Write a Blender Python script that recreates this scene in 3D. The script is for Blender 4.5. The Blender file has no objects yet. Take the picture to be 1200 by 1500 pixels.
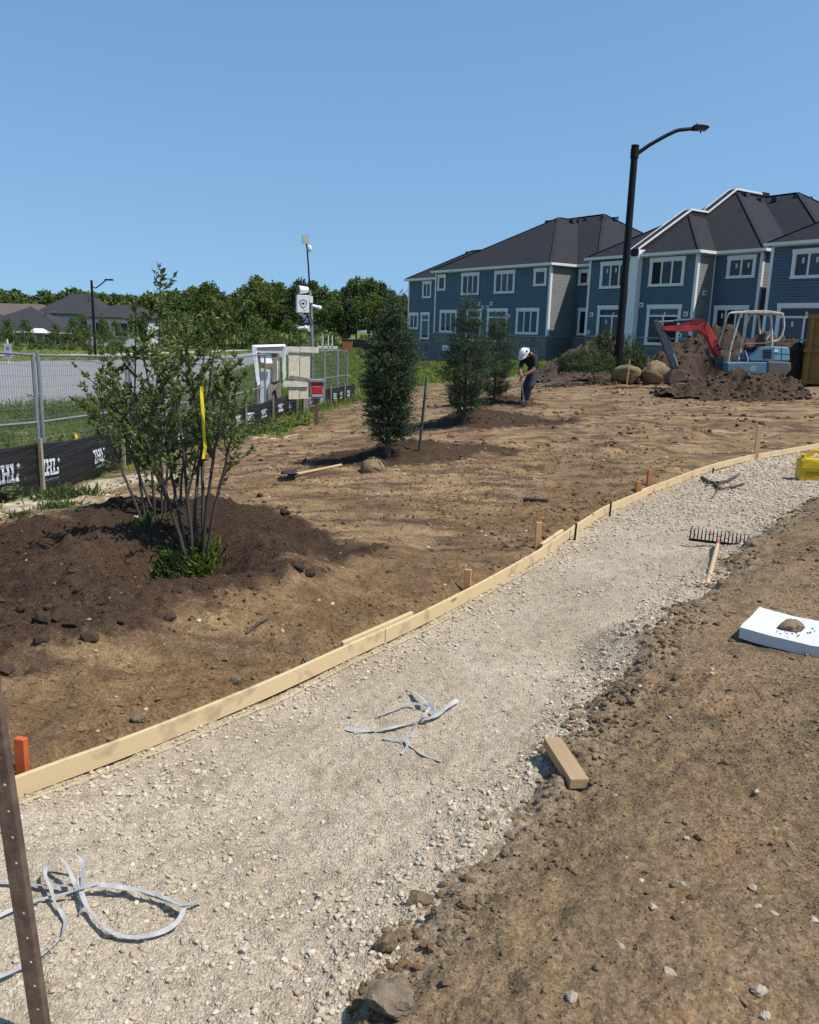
import bpy, math, random
import numpy as np
from mathutils import Vector, Matrix
from math import radians, sin, cos, pi, sqrt, atan2

rnd = random.Random(7)
rng = np.random.default_rng(7)
S = bpy.context.scene
COL = S.collection

# ------------------------------------------------------------------ camera
PITCH, ROLL, CAMZ, FPX = radians(12.5), radians(1.7), 1.6, 1200.0
cf = np.array([0, cos(PITCH), -sin(PITCH)])
cr0 = np.array([1.0, 0, 0]); cu0 = np.cross(cr0, cf)
cr = cr0 * cos(ROLL) + cu0 * sin(ROLL); cu = -cr0 * sin(ROLL) + cu0 * cos(ROLL)
cam_d = bpy.data.cameras.new('camera'); cam = bpy.data.objects.new('camera', cam_d); COL.objects.link(cam)
cam_d.sensor_fit = 'HORIZONTAL'; cam_d.sensor_width = 36; cam_d.lens = 36 * FPX / 1200
cam_d.clip_start = 0.05; cam_d.clip_end = 3000
cam.matrix_world = Matrix(((cr[0], cu[0], -cf[0], 0), (cr[1], cu[1], -cf[1], 0), (cr[2], cu[2], -cf[2], CAMZ), (0, 0, 0, 1)))
S.camera = cam

# ------------------------------------------------------------------ light
SUN_EL, SUN_AZ = radians(58), radians(112)          # azimuth clockwise from +Y (north)
w = bpy.data.worlds.new('World'); S.world = w; w.use_nodes = True
nt = w.node_tree; bg = nt.nodes['Background']
sky = nt.nodes.new('ShaderNodeTexSky'); sky.sky_type = 'NISHITA'; sky.sun_disc = False
sky.sun_elevation = SUN_EL; sky.sun_rotation = SUN_AZ
sky.altitude = 500; sky.air_density = 1.4; sky.dust_density = 0.2; sky.ozone_density = 6.0
# clear, even summer sky: the whole dome is read a little above the hazy horizon band
_tc = nt.nodes.new('ShaderNodeTexCoord'); _mp = nt.nodes.new('ShaderNodeMapping'); _mp.inputs['Location'].default_value = (0, 0, 0.185); _mp.inputs['Scale'].default_value = (1, 1, 0.6)
_nm = nt.nodes.new('ShaderNodeVectorMath'); _nm.operation = 'NORMALIZE'
nt.links.new(_tc.outputs['Generated'], _mp.inputs[0]); nt.links.new(_mp.outputs[0], _nm.inputs[0]); nt.links.new(_nm.outputs[0], sky.inputs[0])
_tint = nt.nodes.new('ShaderNodeMix'); _tint.data_type = 'RGBA'; _tint.blend_type = 'MULTIPLY'; _tint.inputs[0].default_value = 1; _tint.inputs[7].default_value = (.92, 1.0, 1.0, 1)
nt.links.new(sky.outputs[0], _tint.inputs[6]); nt.links.new(_tint.outputs[2], bg.inputs[0]); bg.inputs[1].default_value = 0.12
sd = bpy.data.lights.new('sun', 'SUN'); sd.energy = 4.6; sd.angle = radians(0.53); sd.color = (1, 0.95, 0.87)
so = bpy.data.objects.new('sun', sd); COL.objects.link(so)
so.rotation_euler = Vector((-sin(SUN_AZ) * cos(SUN_EL), -cos(SUN_AZ) * cos(SUN_EL), -sin(SUN_EL))).to_track_quat('-Z', 'Y').to_euler()
so.location = (30, 5, 40)
S.view_settings.view_transform = 'Standard'; S.view_settings.look = 'None'
S.view_settings.exposure = 0.25; S.view_settings.gamma = 1.0; S.view_settings.use_curve_mapping = False
try:
    S.cycles.max_bounces = 6; S.cycles.transparent_max_bounces = 8
except Exception:
    pass

# ------------------------------------------------------------------ helpers
def tag(o, label=None, cat=None, group=None, kind=None):
    if label: o['label'] = label
    if cat: o['category'] = cat
    if group: o['group'] = group
    if kind: o['kind'] = kind
    return o

def link(name, me, parent=None):
    o = bpy.data.objects.new(name, me); COL.objects.link(o)
    if parent is not None: o.parent = parent
    return o

def thing(name, label, cat, loc=(0, 0, 0), rz=0.0, group=None, rot=None):
    o = bpy.data.objects.new(name, None); COL.objects.link(o)
    o.empty_display_size = 0.1
    o.location = loc; o.rotation_euler = rot if rot else (0, 0, rz)
    return tag(o, label, cat, group)

def np_mesh(name, V, F, mats=(), smooth=False, attr=None):
    """V (n,3), F (m,k) all faces the same size, or a list of such arrays"""
    me = bpy.data.meshes.new(name)
    Fs = F if isinstance(F, list) else [F]
    Fs = [np.asarray(f, dtype=np.int32) for f in Fs if len(f)]
    V = np.asarray(V, dtype=np.float32)
    me.vertices.add(len(V)); me.vertices.foreach_set('co', V.ravel())
    loops = np.concatenate([f.ravel() for f in Fs]); sizes = np.concatenate([np.full(len(f), f.shape[1], dtype=np.int32) for f in Fs])
    me.loops.add(len(loops)); me.loops.foreach_set('vertex_index', loops)
    starts = np.concatenate([[0], np.cumsum(sizes)[:-1]]).astype(np.int32)
    me.polygons.add(len(sizes)); me.polygons.foreach_set('loop_start', starts); me.polygons.foreach_set('loop_total', sizes)
    me.polygons.foreach_set('use_smooth', np.full(len(sizes), bool(smooth)))
    me.update(calc_edges=True)
    if attr:
        for k, a in attr.items():
            at = me.attributes.new(k, 'FLOAT_COLOR', 'POINT'); at.data.foreach_set('color', np.asarray(a, dtype=np.float32).ravel())
    for m in (mats if isinstance(mats, (list, tuple)) else [mats]): me.materials.append(m)
    return me

class MB:
    """collects simple solids, then links them as ONE mesh"""
    def __init__(s): s.v = []; s.f = []
    def add(s, V, F):
        b = len(s.v); s.v += [tuple(p) for p in V]; s.f += [tuple(b + i for i in f) for f in F]; return s
    def box(s, c, d, rz=0.0, M=None):
        hx, hy, hz = d[0] / 2, d[1] / 2, d[2] / 2
        P = [Vector((x * hx, y * hy, z * hz)) for x in (-1, 1) for y in (-1, 1) for z in (-1, 1)]
        if M is None: M = Matrix.Rotation(rz, 3, 'Z')
        P = [M @ p + Vector(c) for p in P]
        return s.add(P, [(0, 1, 3, 2), (4, 6, 7, 5), (0, 4, 5, 1), (2, 3, 7, 6), (0, 2, 6, 4), (1, 5, 7, 3)])
    def bar(s, a, b, wd, ht, up=(0, 0, 1)):
        a = Vector(a); b = Vector(b); d = (b - a); L = d.length; d.normalize()
        u = Vector(up)
        if abs(d.dot(u)) > .98: u = Vector((0, 1, 0))
        x = d.cross(u).normalized(); y = x.cross(d).normalized()
        return s.box((a + b) / 2, (wd, L, ht), M=Matrix((x, d, y)).transposed())
    def tube(s, pts, r, n=8, caps=True):
        pts = [Vector(p) for p in pts]; R = r if isinstance(r, (list, tuple)) else [r] * len(pts)
        V = []; F = []; prev = None
        for i, p in enumerate(pts):
            d = (pts[min(i + 1, len(pts) - 1)] - pts[max(i - 1, 0)]).normalized()
            if prev is None:
                u = Vector((0, 0, 1)) if abs(d.z) < .9 else Vector((1, 0, 0))
                x = d.cross(u).normalized()
            else:
                x = (prev - d * prev.dot(d)).normalized()
            prev = x; y = d.cross(x)
            for k in range(n):
                a = 2 * pi * k / n; V.append(p + (x * cos(a) + y * sin(a)) * R[i])
        for i in range(len(pts) - 1):
            for k in range(n):
                F.append((i * n + k, i * n + (k + 1) % n, (i + 1) * n + (k + 1) % n, (i + 1) * n + k))
        if caps:
            F.append(tuple(range(n - 1, -1, -1))); F.append(tuple((len(pts) - 1) * n + k for k in range(n)))
        return s.add(V, F)
    def prism(s, poly, y0, y1, axis='y'):
        """poly of (x,z) extruded along y (or (x,y) along z)"""
        n = len(poly)
        if axis == 'y': V = [(p[0], y0, p[1]) for p in poly] + [(p[0], y1, p[1]) for p in poly]
        else: V = [(p[0], p[1], y0) for p in poly] + [(p[0], p[1], y1) for p in poly]
        F = [tuple(range(n)), tuple(range(2 * n - 1, n - 1, -1))] + [(i, n + i, n + (i + 1) % n, (i + 1) % n) for i in range(n)]
        return s.add(V, F)
    def ball(s, c, r, nu=12, nv=8):
        r = r if isinstance(r, (list, tuple)) else (r, r, r)
        V = [(c[0], c[1], c[2] + r[2])]
        for j in range(1, nv):
            t = pi * j / nv
            for i in range(nu):
                a = 2 * pi * i / nu; V.append((c[0] + r[0] * sin(t) * cos(a), c[1] + r[1] * sin(t) * sin(a), c[2] + r[2] * cos(t)))
        V.append((c[0], c[1], c[2] - r[2])); F = []
        for i in range(nu):
            F.append((0, 1 + i, 1 + (i + 1) % nu)); e = 1 + (nv - 2) * nu; F.append((len(V) - 1, e + (i + 1) % nu, e + i))
            for j in range(nv - 2):
                b = 1 + j * nu; F.append((b + i, b + nu + i, b + nu + (i + 1) % nu, b + (i + 1) % nu))
        return s.add(V, F)
    def mesh(s, name, mat, smooth=False):
        me = bpy.data.meshes.new(name); me.from_pydata(s.v, [], s.f)
        for m in (mat if isinstance(mat, (list, tuple)) else [mat]): me.materials.append(m)
        me.update()
        import bmesh
        bm = bmesh.new(); bm.from_mesh(me); bmesh.ops.recalc_face_normals(bm, faces=bm.faces); bm.to_mesh(me); bm.free()
        if smooth:
            me.polygons.foreach_set('use_smooth', np.ones(len(me.polygons), dtype=bool))
            try: me.set_sharp_from_angle(angle=radians(40))
            except Exception: pass
        return me
    def build(s, name, mat, parent=None, smooth=False, kind=None, bevel=0):
        o = link(name, s.mesh(name, mat, smooth), parent)
        if kind: o['kind'] = kind
        if bevel:
            m = o.modifiers.new('edge', 'BEVEL'); m.width = bevel; m.segments = 2; m.limit_method = 'ANGLE'
        return o

def copy_thing(o, loc, rz=0.0, label=None, scale=None):
    c = o.copy(); COL.objects.link(c); c.location = loc; c.rotation_euler = (0, 0, rz)
    if scale: c.scale = scale
    if label: c['label'] = label
    for ch in o.children:
        d = ch.copy(); COL.objects.link(d); d.parent = c
        for g in ch.children:
            e = g.copy(); COL.objects.link(e); e.parent = d
    return c

# ------------------------------------------------------------------ materials
def new_mat(name):
    m = bpy.data.materials.new(name); m.use_nodes = True
    return m, m.node_tree, m.node_tree.nodes['Principled BSDF']

def N(nt, typ, **kw):
    n = nt.nodes.new(typ)
    for k, v in kw.items():
        if k in n.inputs: n.inputs[k].default_value = v
        else: setattr(n, k, v)
    return n

def noise_fac(nt, scale, detail=4, rough=.6, lo=.35, hi=.65, coord='Object', stretch=None):
    tc = N(nt, 'ShaderNodeTexCoord'); src = tc.outputs[coord]
    if stretch:
        mp = N(nt, 'ShaderNodeMapping'); mp.inputs['Scale'].default_value = stretch; nt.links.new(src, mp.inputs[0]); src = mp.outputs[0]
    n = N(nt, 'ShaderNodeTexNoise', Scale=scale, Detail=detail, Roughness=rough); nt.links.new(src, n.inputs['Vector'])
    r = N(nt, 'ShaderNodeMapRange'); r.inputs[1].default_value = lo; r.inputs[2].default_value = hi
    nt.links.new(n.outputs[0], r.inputs[0]); return r.outputs[0]

def mixc(nt, fac, a, b, blend='MIX'):
    m = N(nt, 'ShaderNodeMix', data_type='RGBA', blend_type=blend)
    for sock, v in ((m.inputs[0], fac), (m.inputs[6], a), (m.inputs[7], b)):
        if hasattr(v, 'is_linked') or hasattr(v, 'links'): nt.links.new(v, sock)
        elif isinstance(v, (int, float)): sock.default_value = v
        else: sock.default_value = tuple(v) + ((1,) if len(v) == 3 else ())
    return m.outputs[2]

def bump(nt, p, h, strength=.3, dist=.01):
    b = N(nt, 'ShaderNodeBump', Strength=strength, Distance=dist); nt.links.new(h, b.inputs['Height'])
    nt.links.new(b.outputs[0], p.inputs['Normal'])

def mat(name, c, rough=.6, c2=None, scale=8, metal=0.0, bmp=0, bscale=60, stretch=None, lo=.35, hi=.65, spec=.5, bdist=.004):
    m, nt, p = new_mat(name)
    p.inputs['Roughness'].default_value = rough; p.inputs['Metallic'].default_value = metal
    p.inputs['Specular IOR Level'].default_value = spec
    if c2 is None: c2 = tuple(x * .8 for x in c)
    f = noise_fac(nt, scale, 5, .6, lo, hi, stretch=stretch)
    nt.links.new(mixc(nt, f, c, c2), p.inputs['Base Color'])
    if bmp: bump(nt, p, noise_fac(nt, bscale, 4, .6, 0, 1, stretch=stretch), bmp, bdist)
    return m

def island_mat(name, cols, rough=.7, trans=0.0, spec=.3, bmp=0):
    """random colour per island (leaf, stone, blade)"""
    m, nt, p = new_mat(name)
    g = N(nt, 'ShaderNodeNewGeometry'); r = N(nt, 'ShaderNodeValToRGB'); cr_ = r.color_ramp
    while len(cr_.elements) < len(cols): cr_.elements.new(.5)
    for i, c in enumerate(cols):
        cr_.elements[i].position = i / (len(cols) - 1); cr_.elements[i].color = (*c, 1)
    nt.links.new(g.outputs['Random Per Island'], r.inputs[0])
    nt.links.new(r.outputs[0], p.inputs['Base Color'])
    p.inputs['Roughness'].default_value = rough; p.inputs['Specular IOR Level'].default_value = spec
    if bmp: bump(nt, p, noise_fac(nt, 180, 3, .6, 0, 1), bmp, .003)
    if trans:
        t = N(nt, 'ShaderNodeBsdfTranslucent'); mx = N(nt, 'ShaderNodeMixShader'); mx.inputs[0].default_value = trans
        nt.links.new(r.outputs[0], t.inputs[0]); out = nt.nodes['Material Output']
        nt.links.new(p.outputs[0], mx.inputs[1]); nt.links.new(t.outputs[0], mx.inputs[2]); nt.links.new(mx.outputs[0], out.inputs[0])
    return m

# ------------------------------------------------------------------ noise + terrain
def _hash(ix, iy, seed):
    h = (ix.astype(np.int64) * 374761393 + iy.astype(np.int64) * 668265263 + seed * 974711) & 0xffffffff
    h = ((h ^ (h >> 13)) * 1274126177) & 0xffffffff
    h = (h ^ (h >> 16)) & 0xffffffff
    return h / 4294967295.0
def vnoise(x, y, seed=0):
    ix = np.floor(x); iy = np.floor(y); fx = x - ix; fy = y - iy
    fx = fx * fx * fx * (fx * (fx * 6 - 15) + 10); fy = fy * fy * fy * (fy * (fy * 6 - 15) + 10)
    a = _hash(ix, iy, seed); b = _hash(ix + 1, iy, seed); c = _hash(ix, iy + 1, seed); d = _hash(ix + 1, iy + 1, seed)
    return (a * (1 - fx) + b * fx) * (1 - fy) + (c * (1 - fx) + d * fx) * fy - .5
def fbm(x, y, seed=0, o=4, g=.5):
    s = 0; a = 1.0
    for i in range(o):
        s = s + a * vnoise(x * 2 ** i + i * 17.3, y * 2 ** i - i * 9.1, seed + i); a *= g
    return s
def ss(e0, e1, x):
    t = np.clip((x - e0) / (e1 - e0), 0, 1); return t * t * (3 - 2 * t)

CTRL = np.array([(-.5, 2, 0), (-1.3, 2.5, 0), (1, 4, 0), (2.2, 6.2, 0), (3.5, 8.5, .0), (6, 11.5, .03), (0, 2.6, 0), (-.9, 1.6, -.01), (-1.5, .5, 0),
    (-1.3, 3.6, .03), (-2.5, 4, .0), (-2, 6.5, -.06), (-3.2, 8, -.3), (-4.2, 9.6, -.52), (-4.9, 11, -.70), (-4.6, 8.9, -.50), (-4.6, 13, -.73), (-4.6, 15, -.80), (-4.35, 19.8, -.97),
    (-3.95, 23, -.95), (-3.3, 27, -1.02), (-2.6, 30, -1.06), (-.33, 11.3, -.16), (.1, 12, -.16), (1.05, 16.5, -.22), (2.15, 21.7, -.22), (2.95, 21.3, -.2), (-1.8, 16, -.6), (-2, 21, -.8),
    (4.5, 14, -.02), (2, 10.5, .0), (7.2, 28.6, .13), (10, 24.6, .13), (9, 18, .08), (14, 30, .15), (10.2, 65.4, -.5), (2.4, 77, -1.25), (-1, 82, -1.3), (15.3, 58, -.1), (20.3, 50.5, .25), (25, 75, -.2),
    (1, 45, -1.0), (5, 40, -.6), (-20, 60, -1.35), (-60, 108, -1.5), (-62, 138, -2.9), (-45, 140, -2.7), (-80, 140, -2.8), (-45, 100, -1.4), (0, 150, -1.3), (100, 200, -.5), (-100, 200, -1), (-13, 28, -1.35), (-30, 40, -1.4), (-8, 15, -1.1), (-9, 24, -1.3),
    (1.25, 2.2, .12), (2.2, 3.6, .17), (3, 2, .26), (3.5, 5, .24), (5, 7.5, .2), (6, 4, .3), (.7, 1.3, .07), (10, 8, .25), (12, 15, .2), (-6, 3, -.35), (0, -5, 0), (.3, .2, .0), (5, -3, .2), (-15, 8, -1.3), (8, 12, .12), (60, 60, .5), (40, 20, .5), (-40, -10, -1.3)], float)
def _tps():
    P = CTRL[:, :2]; n = len(P)
    d2 = ((P[:, None] - P[None]) ** 2).sum(-1); K = .5 * d2 * np.log(d2 + 1e-9)
    A = np.zeros((n + 3, n + 3)); A[:n, :n] = K + np.eye(n) * .02; A[:n, n] = 1; A[:n, n + 1:] = P; A[n, :n] = 1; A[n + 1:, :n] = P.T
    return np.linalg.solve(A, np.concatenate([CTRL[:, 2], [0, 0, 0]]))
TPS = _tps()
def macro(x, y):
    z = TPS[-3] + TPS[-2] * x + TPS[-1] * y
    for (px, py, _), c in zip(CTRL, TPS):
        d2 = (x - px) ** 2 + (y - py) ** 2; z = z + c * .5 * d2 * np.log(d2 + 1e-9)
    r = np.sqrt(x * x + y * y); k = ss(170, 280, r)
    return z * (1 - k) + (-1.2) * k

LEFT = np.array([(-2.6, .9), (-2.0, 1.7), (-1.32, 2.5), (-1.17, 2.65), (-1.0, 2.82), (-.58, 3.34), (.02, 4.23), (.44, 4.93), (.99, 5.9), (1.38, 6.69), (1.86, 7.59), (2.5, 8.49), (3.64, 9.87), (4.65, 11.02), (6.14, 12.29), (8.5, 13.9), (11, 15.2)])
RIGHT = np.array([(-1.0, -.2), (-.16, 1.5), (-.02, 1.82), (.07, 2.0), (.22, 2.19), (.49, 2.66), (.82, 3.28), (1.24, 3.92), (1.66, 4.58), (2.13, 5.3), (2.69, 6.25), (4.07, 8.0), (6.0, 9.6), (9, 11.6), (12, 13)])
def side(P, x, y):
    """signed distance along x (scaled), positive to the right of the curve"""
    xx = np.interp(y, P[:, 1], P[:, 0]); sl = (np.interp(y + .05, P[:, 1], P[:, 0]) - np.interp(y - .05, P[:, 1], P[:, 0])) / .1
    return (x - xx) / np.sqrt(1 + sl * sl)
def path_edges(x, y):
    n = fbm(x * 5, y * 5, 41, 4, .6)
    return side(LEFT, x, y), -side(RIGHT, x, y) + n * .16
def in_path(x, y):
    a, b = path_edges(x, y); return (a > -.012) & (b > 0) & (y > -.2) & (y < 15.2)

DARK = np.array([(-.25, 5.6), (-.7, 4.75), (-1.1, 4.05), (-1.55, 3.5), (-2.0, 3.05), (-4.2, 3.2), (-4.4, 5.4), (-3.3, 6.2), (-2.7, 7.0), (-1.7, 7.5), (-.75, 6.9)])
def sd_poly(P, x, y):
    d = np.full(np.shape(x), 1e9); s = np.ones(np.shape(x)); n = len(P)
    for i in range(n):
        a = P[i]; b = P[i - 1]; ex, ey = b - a; wx = x - a[0]; wy = y - a[1]
        t = np.clip((wx * ex + wy * ey) / (ex * ex + ey * ey), 0, 1)
        d = np.minimum(d, (wx - ex * t) ** 2 + (wy - ey * t) ** 2)
        c1 = y >= a[1]; c2 = y < b[1]; c3 = ex * wy > ey * wx
        fl = (c1 & c2 & c3) | (~c1 & ~c2 & ~c3); s = np.where(fl, -s, s)
    return s * np.sqrt(d)
SHRUBS = [(-1.30, 4.78), (-2.18, 6.42)]
TREES = [(-.33, 11.3), (1.05, 16.5), (2.15, 21.7)]
def dark_mask(x, y):
    n = fbm(x * 2.2, y * 2.2, 5, 5, .6)
    m = ss(.12, -.12, sd_poly(DARK, x, y) + n * .35)
    for (tx, ty), rx, ry, ox, oy in ((TREES[0], 1.5, 1.15, .25, -.3), (TREES[1], 2.0, 1.3, .35, -.4), (TREES[2], 1.3, 1.0, 0, -.3)):
        d = np.sqrt(((x - tx - ox) / rx) ** 2 + ((y - ty - oy) / ry) ** 2)
        m = np.maximum(m, ss(1.1, .75, d + n * .5) * .95)
    return m
def mounds(x, y):
    n = fbm(x * 1.3, y * 1.3, 9, 3)
    z = ss(.25, -.7, sd_poly(DARK, x, y) + n * .3) * .025
    for (sx, sy), rr, h in ((SHRUBS[0], .66, .16), (SHRUBS[1], .74, .12)):
        d = np.sqrt((x - sx + .08) ** 2 + (y - sy) ** 2)
        z = z + h * np.exp(-((d - rr) / .3) ** 2) - .20 * np.exp(-(d / .36) ** 2)
    for (tx, ty), h in zip(TREES, (.16, .24, .16)):
        d = np.sqrt((x - tx - .15) ** 2 + (y - ty + .15) ** 2); z = z + h * np.exp(-(d / .75) ** 2)
    return z
RUTS = [np.array([(9, 14.6), (5.5, 13.2), (2.4, 11.6), (.2, 9.6), (-1.4, 8.9), (-3.2, 10)]), np.array([(11, 21), (6, 18.6), (2.2, 15.0), (-.6, 14.2), (-2.2, 17.5), (-2.6, 23)]), np.array([(10, 17.4), (6, 15.6), (3.4, 13.2), (1.5, 10.4)])]
def ruts(x, y):
    out = np.zeros(np.shape(x))
    for P in RUTS:
        for off in (-.7, .7):
            best = np.full(np.shape(x), 9.0); al = np.zeros(np.shape(x)); acc = 0.0
            for a, b in zip(P[:-1], P[1:]):
                e = b - a; L = np.hypot(*e); e = e / L; wx, wy = x - a[0], y - a[1]; t = np.clip(wx * e[0] + wy * e[1], 0, L); d = np.hypot(wx - e[0] * t, wy - e[1] * t)
                sd = np.where((e[0] * wy - e[1] * wx) > 0, d, -d) - off; q = np.abs(sd) < np.abs(best); best = np.where(q, sd, best); al = np.where(q, acc + t, al); acc += L
            k = ss(.26, .17, np.abs(best)) * ss(-.45, .1, vnoise(x * .5, y * .5, 88)); out = out + k * (-.034 + .020 * np.sign(np.sin(al * 34 + np.abs(best) * 12)) * ss(14, 7, y)) + .016 * np.exp(-((np.abs(best) - .30) / .06) ** 2) * ss(-.3, .1, vnoise(x * .5, y * .5, 88))
    return out
def fence_x(y):
    return np.interp(y, [5, 11, 19.8, 23, 30], [-5.25, -4.9, -4.35, -3.95, -2.6])
def grass_mask(x, y):
    n = fbm(x * .9, y * .9, 21, 4, .6)
    west = ss(.35, -.25, x - fence_x(y) - .35 + n * 1.1) * ss(3, 6, y)
    west = np.maximum(west, ss(.2, -.4, np.abs(x - fence_x(y) - .8) - .55 * ss(13, 19, y) + n * .9) * ss(13, 17, y) * (1 - ss(29, 31, y)))
    lim = np.interp(x, [-30, -3.5, -1.5, 1, 4, 8, 14, 30], [28, 28.5, 32, 39, 43, 44.5, 46, 60])
    north = ss(-1, 2.2, y - lim + n * 3)
    south_west = ss(-.5, -2, x + 6.2)
    return np.clip(np.maximum(np.maximum(west, north), south_west), 0, 1)
SAND = [(-4.15, 9.2, .9, 1.2), (-3.75, 10.9, .8, 1.0), (-4.6, 8.0, 1.0, 1.0), (-2.9, 17.5, .5, .5), (-9, 20, 1.5, 1), (-6.2, 22.5, 1.2, 1.2)]
def sand_mask(x, y):
    n = fbm(x * 3, y * 3, 31, 4, .6); m = 0
    for sx, sy, rx, ry in SAND:
        d = np.sqrt(((x - sx) / rx) ** 2 + ((y - sy) / ry) ** 2); m = np.maximum(m, ss(1.0, .45, d + n * .9))
    return m
def H(x, y, detail=True):
    x = np.asarray(x, float); y = np.asarray(y, float)
    z = macro(x, y) + mounds(x, y)
    a, b = path_edges(x, y)
    lot = ss(.0, -.15, a); bank = ss(.0, -.10, b); far = ss(60, 25, np.sqrt(x * x + y * y))
    inp = np.clip(1 - lot - bank, 0, 1)
    z = z + bank * (.05 + .05 * ss(0, -.5, b)) + lot * .045 + .03 * ss(.25, 0, b) * inp
    fb = ss(.95, .55, np.sqrt(((x - 1.9) / 1.15) ** 2 + ((y - 3.85) / .8) ** 2)); z = z * (1 - fb) + .180 * fb
    if detail:
        r = np.sqrt(x * x + y * y)
        dk = dark_mask(x, y)
        near = ss(18, 6, r)
        sx = x * .93 + y * .36; sy = y * .93 - x * .36
        rough = fbm(x * 1.1, y * 1.1, 1, 4, .55) * .06 + fbm(sx * 1.2, sy * 4, 2, 4, .55) * .055
        clod = np.abs(fbm(x * 6, y * 6, 3, 3, .6)) * .05 + np.maximum(fbm(x * 15, y * 15, 4, 3, .6), 0) * .035 * near
        tracks = np.maximum(vnoise(sx * .3 + 3, sy * 1.4, 12), 0) * np.sin(sx * 42 + 2 * vnoise(sx, sy, 3)) * .012 * near
        dirtz = fbm(x * 26, y * 26, 15, 3, .7) * .012 * near + rough * .8 + clod * (.5 + .9 * dk) + (tracks + ruts(x, y)) * (1 - dk)
        soft = ss(-.4, .4, fbm(x * .7, y * .7, 77, 2))
        bankz = rough * .40 + clod * (.10 + .45 * soft + .5 * ss(-.5, 0, b)) + fbm(x * 34, y * 34, 14, 3, .7) * .009 * near
        grav = fbm(x * 2, y * 2, 6, 3) * .016 + fbm(x * 28, y * 28, 7, 3, .65) * .012
        z = z + far * (lot * dirtz + bank * bankz * (1 - .75 * fb) + inp * grav)
    return z
def Hs(x, y):
    return float(H(np.array([x]), np.array([y]))[0])
def ray(px, py):
    return cf + cr * ((px - 600) / FPX) + cu * ((750 - py) / FPX)
def ground_at(px, py):
    """where the calibrated sight line of a photo pixel meets the terrain"""
    d = ray(px, py); t = np.geomspace(1.2, 400, 700)
    g = CAMZ + d[2] * t - H(d[0] * t, d[1] * t, False)
    i = int(np.argmax(g < 0)); a, b = t[i - 1], t[i]; k = g[i - 1] / (g[i - 1] - g[i]); T = a + (b - a) * k
    x, y = d[0] * T, d[1] * T
    return Vector((x, y, Hs(x, y)))
def at_y(px, py, y):
    d = ray(px, py); t = y / d[1]; return Vector((d[0] * t, y, CAMZ + d[2] * t))
def at_z(px, py, z):
    d = ray(px, py); t = (z - CAMZ) / d[2]; return Vector((d[0] * t, d[1] * t, z))

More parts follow.
